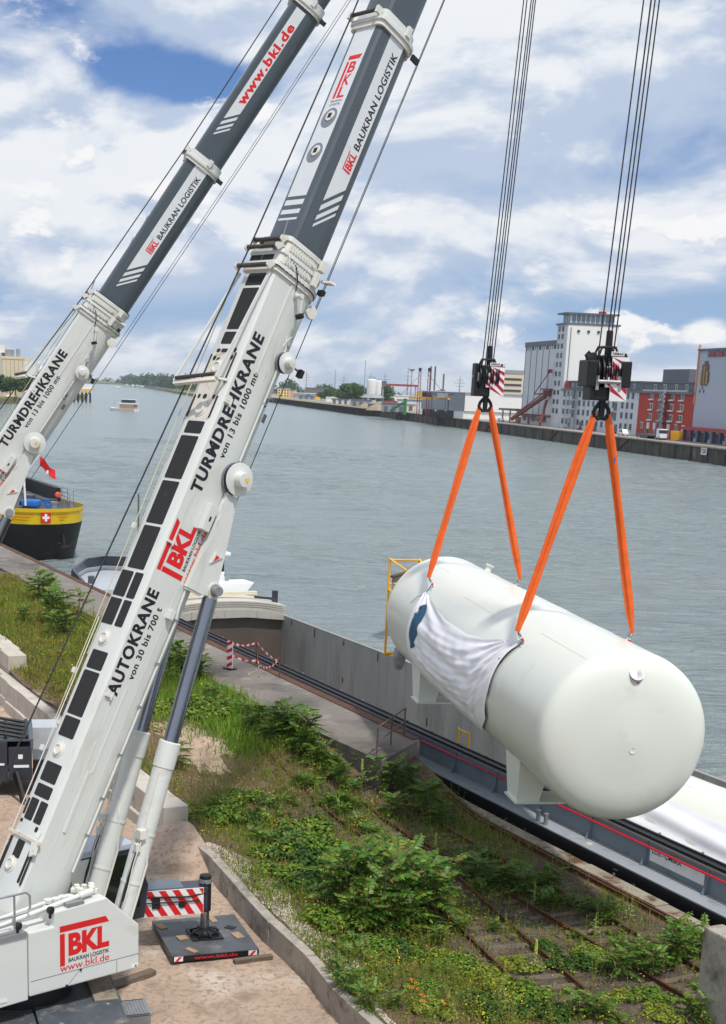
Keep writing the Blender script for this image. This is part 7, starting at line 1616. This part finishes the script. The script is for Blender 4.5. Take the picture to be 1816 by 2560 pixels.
AIL = [(-36.13, -4.18, 1.76), (-27.89, -5.16, 2.01), (-24.52, -6.44, 1.41), (-28.36, -7.24, 0.85), (-21.01, -5.79, 0.97), (-16.35, -3.57, 1.28), (-13.69, -4.09, 1.58), (-12.73, -3.81, 1.39), (-8.18, -4.89, 0.8), (-6.54, -5.04, 0.7), (-5.5, -4.63, 0.77), (-3.91, -4.65, 0.9), (-2.71, -4.36, 1.33), (-1.93, -4.15, 1.61), (-0.9, -4.23, 1.15), (-1.83, -4.92, 1.02), (-3.4, -5.35, 0.74), (-0.1, -3.97, 0.85), (1.39, -3.92, 0.83), (0.68, -2.7, 0.71), (2.22, -2.64, 1.24), (2.79, -2.16, 1.1), (4.55, -2.39, 1.2), (5.53, -2.21, 0.92), (4.22, -3.34, 0.8), (12.16, -9.02, 2.02), (12.61, -8.41, 2.23), (12.35, -7.41, 2.06), (12.3, -6.69, 1.64), (13.48, -9.35, 1.34), (10.42, -8.61, 1.33), (13.51, -8.42, 1.25), (10.19, -4.04, 0.83), (11.02, -3.74, 0.93), (11.91, -3.24, 1.04), (11.87, -2.39, 0.82), (10.64, -2.8, 0.71), (14.55, -2.3, 0.89), (13.82, -2.56, 0.67), (17.2, -2.31, 1.27), (17.17, -1.64, 1.07), (17.84, -3.46, 0.93), (17.75, -4.38, 0.81), (17.49, -3.68, 1.03), (19.09, -6.56, 0.76), (19.4, -6.34, 0.66), (20.22, -4.24, 0.77), (17.13, -11.8, 0.82), (18.05, -11.77, 0.71), (16.25, -11.61, 0.56), (14.13, -7.46, 0.52), (13.6, -6.53, 0.43), (-1.24, -8.98, 1.04), (13.93, -5.63, 0.43), (18.29, -11.15, 0.45)]
BRAM = [(2.0, -8.51, 0.66), (3.51, -9.68, 0.76), (3.28, -10.26, 0.63), (3.39, -8.52, 0.64), (5.41, -7.76, 0.75), (4.83, -6.8, 0.89), (6.94, -9.0, 0.71), (7.51, -8.47, 0.95), (7.05, -7.59, 0.96), (9.1, -9.72, 0.68), (10.03, -9.42, 0.89), (8.17, -7.74, 0.94), (11.58, -10.39, 0.64), (12.5, -10.25, 0.83), (13.37, -10.11, 0.82), (14.52, -10.24, 0.69), (14.75, -9.92, 0.59), (14.16, -10.95, 0.59), (14.95, -11.01, 0.58), (14.94, -9.57, 0.6), (15.07, -9.07, 0.5), (15.17, -8.2, 0.5), (15.71, -7.83, 0.5), (16.25, -7.7, 0.5), (17.29, -7.57, 0.58), (17.84, -7.37, 0.58), (18.72, -7.53, 0.57), (18.75, -9.08, 0.55), (18.69, -10.42, 0.54), (16.63, -5.24, 0.51), (15.62, -5.02, 0.42), (16.21, -4.2, 0.42), (18.99, -4.4, 0.4), (19.78, -4.8, 0.39), (18.67, -5.21, 0.39), (3.23, -7.75, 0.52), (1.44, -7.41, 0.54), (-12.96, -4.64, 1.04), (-16.49, -4.1, 1.1), (-13.23, -5.63, 0.86), (-7.36, -6.05, 0.94), (-5.92, -5.95, 0.92), (-7.15, -6.96, 0.78), (16.2, -6.38, 0.41), (17.55, -10.06, 0.37), (17.2, -11.02, 0.37)]
MUL = [(12.78, -3.63, 0.68), (15.1, -3.31, 0.98), (14.47, -1.66, 0.9), (16.54, -6.19, 0.71), (8.26, -4.12, 0.73), (1.47, -3.11, 0.7), (18.42, -8.37, 1.03)]
ORANGE = [(17.63, -10.35, 0.07), (17.8, -10.34, 0.07), (18.07, -10.44, 0.07), (18.35, -10.51, 0.07), (18.49, -10.47, 0.07), (18.71, -10.66, 0.07), (18.92, -10.24, 0.07), (17.94, -10.6, 0.07), (18.01, -10.53, 0.07)]
place('ailanthus_shrub', AIL, [SHR[:4], SHR[4:]], 'feathery green shrub', 'shrub', ('crown', 'stem'), 'feathery shrubs on the embankment')
# fill-in of smaller shrubs where the photograph is densely green
extra = []
for i in range(34):
    s = RNG.uniform(-8, 3.5); extra.append((round(s, 2), round(RNG.uniform(-5.2, -3.6) - .15 * max(0, s), 2), round(RNG.uniform(.35, .75), 2)))
for i in range(46):
    extra.append((round(RNG.uniform(1.5, 12), 2), round(RNG.uniform(-9.4, -4.2), 2), round(RNG.uniform(.3, .7), 2)))
for i in range(16): extra.append((round(RNG.uniform(14, 22), 2), round(RNG.uniform(-6.5, -2), 2), round(RNG.uniform(.25, .6), 2)))
for i in range(10): extra.append((round(RNG.uniform(8, 14), 2), round(RNG.uniform(-3.6, -2.4), 2), round(RNG.uniform(.4, .8), 2)))
for i in range(10): extra.append((round(RNG.uniform(13.5, 19), 2), round(RNG.uniform(-11, -8.5), 2), round(RNG.uniform(.3, .55), 2)))
# nobody could count these low seedlings one by one: one mass of young plants
V = []
for s, t, h in extra:
    for k in range(3):
        rng = np.random.default_rng(int(abs(s * 1000)) + k); p = Q(s + rng.uniform(-.4, .4), t + rng.uniform(-.3, .3)); p0 = np.array([p.x, p.y, gz(s, t)])
        for j in range(9):
            az = rng.uniform(0, 6.28); el = rng.uniform(.3, 1.1); d = np.array([math.cos(az) * math.cos(el), math.sin(az) * math.cos(el), math.sin(el)])
            V += pinnate(p0 + np.array([0, 0, h * .25 * rng.uniform(.2, 1.2)]), d, h * rng.uniform(.55, .9), 8, rng.uniform(.2, .45), rng)
V = np.array(V); tag(np_obj('seedlings', V, np.arange(len(V)).reshape(-1, 4), m_ail), 'young feathery seedlings spreading over the embankment', 'seedlings', kind='stuff')
place('bramble_bush', [b for b in BRAM if not (b[0] > 9 and b[1] < -10.15 and b[0] < 17)], BUS, 'low leafy bramble bush', 'bush', ('foliage', 'cane'), 'bramble bushes on the embankment')

# tall mullein stalks
for k, (s, t, h) in enumerate(MUL):
    root = empty('mullein', Q(s, t, gz(s, t)), random.uniform(0, 6), 'tall mullein flower stalk %s' % ['between the two tracks, left one', 'between the two tracks, tallest one', 'beside the crane rail', 'on the sleepers of the nearest track', 'behind the big leafy clump', 'at the platform corner', 'at the bottom edge among yellow flowers'][k], 'flower stalk', 'mullein stalks')
    h *= 1.15
    MB().tube((0, 0, 0), (.03, .02, h * .6), .02, 6).build('stalk', m_gstem, root)
    sp = []
    for i in range(60):
        f = i / 60; a = i * 2.4; r = .035 * (1 - f * .6); p = np.array([.03 + math.cos(a) * r, .02 + math.sin(a) * r, h * (.55 + .47 * f)]); sp += [p + np.array([-.018, 0, 0]), p + np.array([0, .018, .006]), p + np.array([.018, 0, .012]), p + np.array([0, -.018, .006])]
    sp = np.array(sp); np_obj('flower_spike', sp, np.arange(len(sp)).reshape(-1, 4), mat('mullein spike', srgb(196, 190, 80), .8, island=[srgb(170, 176, 84), srgb(214, 204, 70), srgb(150, 160, 80)]), root)
    lf = []
    for i in range(14):
        a = i * 2.4; z = h * .04 * i * .8; L_ = .26 * (1 - i * .045); d = np.array([math.cos(a), math.sin(a), .45]); sd = np.array([-math.sin(a), math.cos(a), 0]); o_ = np.array([0, 0, z]); lf += [o_, o_ + d * L_ * .5 + sd * L_ * .17, o_ + d * L_ - np.array([0, 0, .06]), o_ + d * L_ * .5 - sd * L_ * .17]
    lf = np.array(lf); np_obj('leaves', lf, np.arange(len(lf)).reshape(-1, 4), mat('mullein leaf', srgb(140, 154, 92), .8), root)
# orange flowers
fm = MB()
for i in range(9):
    a = i * .698; fm.add([(0, 0, .0), (.045 * math.cos(a - .3), .045 * math.sin(a - .3), .01), (.07 * math.cos(a), .07 * math.sin(a), .0), (.045 * math.cos(a + .3), .045 * math.sin(a + .3), .01)], [(0, 1, 2, 3)])
fme = fm.mesh('petals', m_oran, recalc=False); ce = MB().lathe([(0, .022), (.015, .018), (.02, 0)], (0, 0, .004), PZ, 10).mesh('flower_centre', mat('flower brown', srgb(90, 40, 24), .8)); ste = MB().tube((0, 0, -.3), (0, 0, 0), .006, 5).mesh('stalk', m_gstem)
for k, (s, t, h) in enumerate(ORANGE):
    root = empty('orange_flower', Q(s, t, gz(s, t) + .28), random.uniform(0, 6), 'open orange flower in the bottom patch, %s from the yard wall side' % ORD[k].replace('nearest', 'first'), 'flower', 'orange flowers in the grass'); root.rotation_euler = (.45, 0, random.uniform(-.4, .4))
    for nm, me in (('petals', fme), ('flower_centre', ce), ('stalk', ste)): o = link(nm, me, root); o.scale = (.62, .62, .8)

# ------------------------------------------------------------------ grass and ground weeds (uncountable)
def qpos(pts): return np.stack([QO.x + QA.x * pts[:, 0] + QW.x * pts[:, 1], QO.y + QA.y * pts[:, 0] + QW.y * pts[:, 1], gz_np(pts[:, 0], pts[:, 1])], 1)
def blades(name, pts, hmin, hmax, wd, material, label, cat):
    n = len(pts); s = pts[:, 0]; t = pts[:, 1]
    P = qpos(pts); az = RNG.uniform(0, 6.28, n); h = RNG.uniform(hmin, hmax, n) * (pts[:, 2] if pts.shape[1] > 2 else 1)
    lean = RNG.uniform(.1, .6, n) * h; la = RNG.uniform(0, 6.28, n); w = wd * RNG.uniform(.6, 1.3, n)
    sx = np.stack([np.cos(az) * w, np.sin(az) * w, np.zeros(n)], 1); tip = P + np.stack([np.cos(la) * lean, np.sin(la) * lean, h], 1); mid = P + np.stack([np.cos(la) * lean * .3, np.sin(la) * lean * .3, h * .55], 1)
    V = np.stack([P - sx, P + sx, mid + sx * .7, mid - sx * .7, tip], 1).reshape(-1, 3); b = np.arange(n)[:, None] * 5
    F3 = np.concatenate([np.concatenate([b, b + 1, b + 2], 1), np.concatenate([b, b + 2, b + 3], 1), np.concatenate([b + 3, b + 2, b + 4], 1)])
    o = np_obj(name, V, F3, material); return tag(o, label, cat, kind='stuff')
def scatter(n, s0, s1, t0, t1, dens=None, clump=0.0):
    out = []
    while len(out) < n:
        s, t = RNG.uniform(s0, s1), RNG.uniform(t0, t1)
        if t < t_wall(s) + .15: continue
        if dens and RNG.uniform() > dens(s, t): continue
        if clump:
            for k in range(RNG.integers(4, 12)):
                a, b = s + RNG.normal(0, clump), t + RNG.normal(0, clump)
                if b > -.5 or b < t_wall(a) + .1: continue
                out.append((a, b, RNG.uniform(.6, 1.2)))
        else: out.append((s, t, 1.0))
    return np.array(out[:n])
def bare(s, t): return 1 - .97 * math.exp(-((((s + 3.0) / 3.4) ** 2 + ((t + 7.7) / 1.6) ** 2) ** 2)) - .5 * math.exp(-(((s - 5.5) / 2.2) ** 2 + ((t + 10.3) / .9) ** 2))
def patch(s, t): return max(0, bare(s, t)) * patch0(s, t)
def patch0(s, t): return .5 + .5 * math.sin(s * .9 + 1.3 * math.sin(t * .8)) * math.cos(t * 1.1 - .4 * s)
offpl = lambda s, t: 0 if (t > -3.4 and s < 2.2) else max(0, bare(s, t)) * (1 - .72 * smooth(6, 11, s) * smooth(-8.2, -6.6, t) * (1 - .5 * max(0, math.sin(s * 1.1 + t))))
blades('bank_dry_grass', scatter(11000, -46, -12, -10.6, -3.3, lambda s, t: .2 + .8 * (1 - patch0(s, t)), .35), .10, .36, .022, m_dry, 'dry straw patches in the grass of the left bank', 'grass')
blades('bank_grass', scatter(20000, -46, -12, -10.6, -3.3, lambda s, t: .25 + .75 * patch(s, t), .35), .12, .42, .022, m_grass, 'yellow green grass covering the left bank', 'grass')
blades('meadow_grass', scatter(16000, -15, -1.5, -8.0, -3.6, lambda s, t: max(0, bare(s, t)) * (.15 + .85 * patch0(s + 3, t) ** 1.3), .28), .18, .55, .018, m_meadow, 'fresh tall meadow grass between cylinders and platform', 'grass')
blades('track_grass', scatter(22000, -2, 26, -11.6, -.8, lambda s, t: offpl(s, t) * (.16 + .8 * patch(s * .8 + 5, t * .9) ** 1.5), .22), .08, .38, .010, m_grass, 'thin green grass growing over the tracks', 'grass')
blades('dry_grass', scatter(15000, -40, 26, -11.3, -.55, lambda s, t: offpl(s, t) * (.10 + .9 * (1 - patch(s * .8 + 5, t * .9)) ** 1.6), .20), .06, .34, .010, m_dry, 'dry straw coloured grass between rails and bushes', 'grass')
def leaves_stuff(name, pts, r0, r1, material, label, cat, zr=(.01, .12)):
    n = len(pts); P = qpos(pts); P[:, 2] += RNG.uniform(zr[0], zr[1], n)
    nr = RNG.normal(0, .45, (n, 3)) + np.array([0, 0, 1]); nr /= np.linalg.norm(nr, axis=1)[:, None]; tt = np.cross(nr, RNG.normal(0, 1, (n, 3))); tt /= np.linalg.norm(tt, axis=1)[:, None]; bb = np.cross(nr, tt); r = RNG.uniform(r0, r1, n)[:, None]
    V = np.stack([P - tt * r, P + bb * r * .6, P + tt * r, P - bb * r * .6], 1).reshape(-1, 3)
    return tag(np_obj(name, V, np.arange(n * 4).reshape(-1, 4), material), label, cat, kind='stuff')
leaves_stuff('ground_weeds', scatter(26000, -6, 26, -11.4, -.55, lambda s, t: offpl(s, t) * (.25 + .75 * patch(s * .7 + 2, t * .8)), .25), .018, .05, m_litter, 'low mixed weeds and litter covering the ground', 'weeds')
leaves_stuff('bank_weeds', scatter(26000, -46, -4, -10.6, -3.4, lambda s, t: .3 + .7 * patch(s * .7, t), .35), .03, .09, m_litter, 'low weeds mixed into the grass of the left bank', 'weeds')
def stalks(name, n, region_, label, mt, hr):
    pts = scatter(n, *region_, lambda s, t: offpl(s, t) * (.2 + .8 * patch(s * .9 + 1, t * 1.1)), .3); P = qpos(pts); V = []; rg = np.random.default_rng(17)
    for p in P:
        h = rg.uniform(*hr); ln = rg.normal(0, .16, 2) * h; top = p + np.array([ln[0], ln[1], h]); sd = np.array([.006, .004, 0]); V += [p - sd, p + sd, top + sd * .5, top - sd * .5]
        for j in range(7):
            f = .25 + .75 * j / 7; c = p + (top - p) * f; a = rg.uniform(0, 6.28); d = np.array([math.cos(a), math.sin(a), rg.uniform(-.1, .7)]); L_ = h * rg.uniform(.10, .22) * (1.1 - .5 * f); w = np.array([-math.sin(a), math.cos(a), 0]) * L_ * .26
            V += [c, c + d * L_ * .5 + w, c + d * L_, c + d * L_ * .5 - w]
    V = np.array(V); tag(np_obj(name, V, np.arange(len(V)).reshape(-1, 4), mt), label, 'weeds', kind='stuff')
m_stalkm = mat('mixed weed stalks', (.1, .2, .05), .7, island=[srgb(88, 112, 34), srgb(120, 142, 46), srgb(142, 150, 62), srgb(72, 94, 30), srgb(130, 108, 60), srgb(104, 126, 40), srgb(156, 140, 80)], translucent=.25, spec=.2)
stalks('weed_stalks', 2600, (-3, 25, -11.4, -1.0), 'tangled weed stalks standing all over the embankment', m_stalkm, (.22, .7))
stalks('bank_stalks', 2200, (-40, -3, -10.4, -3.5), 'weed stalks standing in the grass of the left bank', m_stalkm, (.3, .9))
ydens = lambda s, t: offpl(s, t) * max(0, math.sin(s * 1.7 + 2 * math.sin(t * 1.3)) - .35) * (1.3 if t < -7 else .7)
leaves_stuff('yellow_blossoms', scatter(2200, -6, 24, -11.2, -2.5, ydens, .16), .012, .03, m_yel, 'tiny yellow blossoms dotted over the embankment', 'flowers', (.18, .45))
leaves_stuff('yellow_blossoms', scatter(500, -40, -8, -9.5, -4, ydens, .3), .02, .05, m_yel, 'yellow blossoms in the grass of the left bank', 'flowers', (.2, .45))

# ------------------------------------------------------------------ trees and woods
m_crown = mat('tree foliage', (.06, .1, .03), .7, island=[srgb(52, 80, 34), srgb(70, 102, 44), srgb(88, 118, 54), srgb(60, 90, 40), srgb(100, 126, 64)], translucent=.2, spec=.2)
m_crownf = mat('haze tinted foliage', (.05, .09, .05), .8, island=[srgb(58, 82, 56), srgb(72, 96, 64), srgb(84, 106, 72), srgb(64, 88, 60)], spec=.1)  # bluish aerial haze mixed into the leaf colours
m_bark = mat('bark', srgb(84, 70, 56), .9, var=.2)
def crown_verts(rng, n, lumps, leaf):
    V = []
    for i in range(n):
        lx, ly, lz, lr = lumps[rng.integers(len(lumps))]; a = rng.normal(0, 1, 3); a /= np.linalg.norm(a); p = np.array([lx, ly, lz]) + a * lr * rng.uniform(.6, 1.08) * np.array([1, 1, .85])
        nr = a + rng.normal(0, .6, 3); nr /= np.linalg.norm(nr); t = np.cross(nr, rng.normal(0, 1, 3)); t /= np.linalg.norm(t); b = np.cross(nr, t); r = leaf * rng.uniform(.6, 1.4); V += [p - t * r, p + b * r * .8, p + t * r, p - b * r * .8]
    return V
def tree_mesh(seed):
    rng = np.random.default_rng(seed); lumps = [(rng.uniform(-.28, .28), rng.uniform(-.28, .28), rng.uniform(.38, .80), rng.uniform(.14, .24)) for _ in range(16)]
    V = np.array(crown_verts(rng, 1500, lumps, .045)); c = np_obj('crown', V, np.arange(len(V)).reshape(-1, 4), m_crown); me = c.data; bpy.data.objects.remove(c)
    T = MB().tube((0, 0, 0), (0, 0, .5), .035, 8, .02)
    for i in range(5): a = i * 1.3; T.tube((0, 0, .3 + .04 * i), (.2 * math.cos(a), .2 * math.sin(a), .55 + .04 * i), .016, 6, .006)
    return me, T.mesh('trunk', m_bark)
TRE = [tree_mesh(300 + i) for i in range(4)]
TREES = [(-206, 872, 13, 'leftmost round tree before the cream factory'), (-199, 874, 14, 'big round tree before the cream factory'), (-193, 880, 10.5, 'small tree right of the big one before the cream factory'), (-187, 868, 12.5, 'tree beside the left crane boom on the left bank'), (-181, 884, 14.5, 'tall tree at the end of the left bank row'), (-212, 880, 13, 'tree cut by the left picture edge'),
         (17, 1140, 17.5, 'big dark tree left of the cement silos'), (23.5, 1150, 15, 'tree close to the cement silos'), (10, 1165, 13, 'lower tree left of the big dark one'), (0.5, 1290, 14, 'round tree behind the white hall on the far quay'), (-8, 1330, 9, 'small round tree above the quay bend'), (41.5, 1160, 17, 'tree right of the cement silos under the grey head house'), (45, 1170, 12, 'lower tree right of the cement silos'), (112, 1500, 16, 'lone bushy tree above the grey hall roof'), (-22, 1470, 5, 'dark bush before the long white roofed hall'), (34, 1000, 5, 'bush on the far quay below the silos')]
for k, (x, y, h, lab) in enumerate(TREES):
    root = empty('broadleaf_tree', (x, y, .8), k * 1.1, lab, 'tree', 'trees on the far banks'); a, b = TRE[k % 4]
    for nm, me in (('crown', a), ('trunk', b)): o = link(nm, me, root); o.scale = (h * 1.12, h * 1.12, h)
def wood(name, label, rows, n, seed, leaf, m):
    rng = np.random.default_rng(seed); V = []
    for (x0, y0, x1, y1, h0, h1, cnt) in rows:
        for i in range(cnt):
            f = rng.uniform(0, 1); x = x0 + (x1 - x0) * f + rng.normal(0, 3); y = y0 + (y1 - y0) * f + rng.normal(0, 8); h = rng.uniform(h0, h1) * (.8 + .3 * math.sin(f * 17 + seed) + .1 * math.sin(f * 41)); r = h * rng.uniform(.32, .5)
            lumps = [(x + rng.normal(0, r * .5), y + rng.normal(0, r * .5), rng.uniform(.25, .85) * h, r * .55) for _ in range(6)]
            V += crown_verts(rng, n, lumps, leaf * r)
    V = np.array(V); tag(np_obj(name, V, np.arange(len(V)).reshape(-1, 4), m), label, 'wood', kind='stuff')
wood('distant_wood', 'low dark line of woodland behind the far quay', [(-75, 1880, 45, 1960, 15, 20, 70), (45, 1950, 260, 2100, 8, 12, 80), (-120, 1800, -60, 1880, 8, 12, 20), (-35, 1780, 30, 1840, 7, 10, 20)], 130, 5, .16, m_crownf)
wood('riverside_wood', 'long wooded shore beyond the moored boats', [(-255, 2330, -180, 2000, 14, 22, 40), (-300, 2560, -240, 2300, 18, 26, 50), (-420, 3250, -290, 2600, 18, 28, 80), (-540, 3800, -410, 3250, 16, 26, 50), (-230, 2300, -130, 2000, 10, 14, 30), (-900, 4350, -420, 4350, 18, 30, 90), (-1300, 4400, -800, 4400, 14, 24, 50)], 110, 9, .16, m_crownf)
# ================================================================== air over the river
def build_haze():
    x0, x1, y0, y1, z0, z1 = -2700.0, 6100.0, -420.0, 7100.0, -6.0, 62.0
    o = MB().box2((x0, y0, z0), (x1, y1, z1)).build('haze', None)
    m = bpy.data.materials.new('haze air'); m.use_nodes = True; nt = m.node_tree; nt.nodes.clear()
    out = nt.nodes.new('ShaderNodeOutputMaterial'); v = nt.nodes.new('ShaderNodeVolumePrincipled')
    v.inputs['Color'].default_value = (.80, .90, 1.0, 1); v.inputs['Density'].default_value = 0.00008; v.inputs['Anisotropy'].default_value = 0.2
    nt.links.new(v.outputs[0], out.inputs['Volume']); o.data.materials.append(m)
    tag(o, 'thin blue summer haze over the river', 'haze', kind='stuff')
build_haze()
bpy.context.view_layer.update()
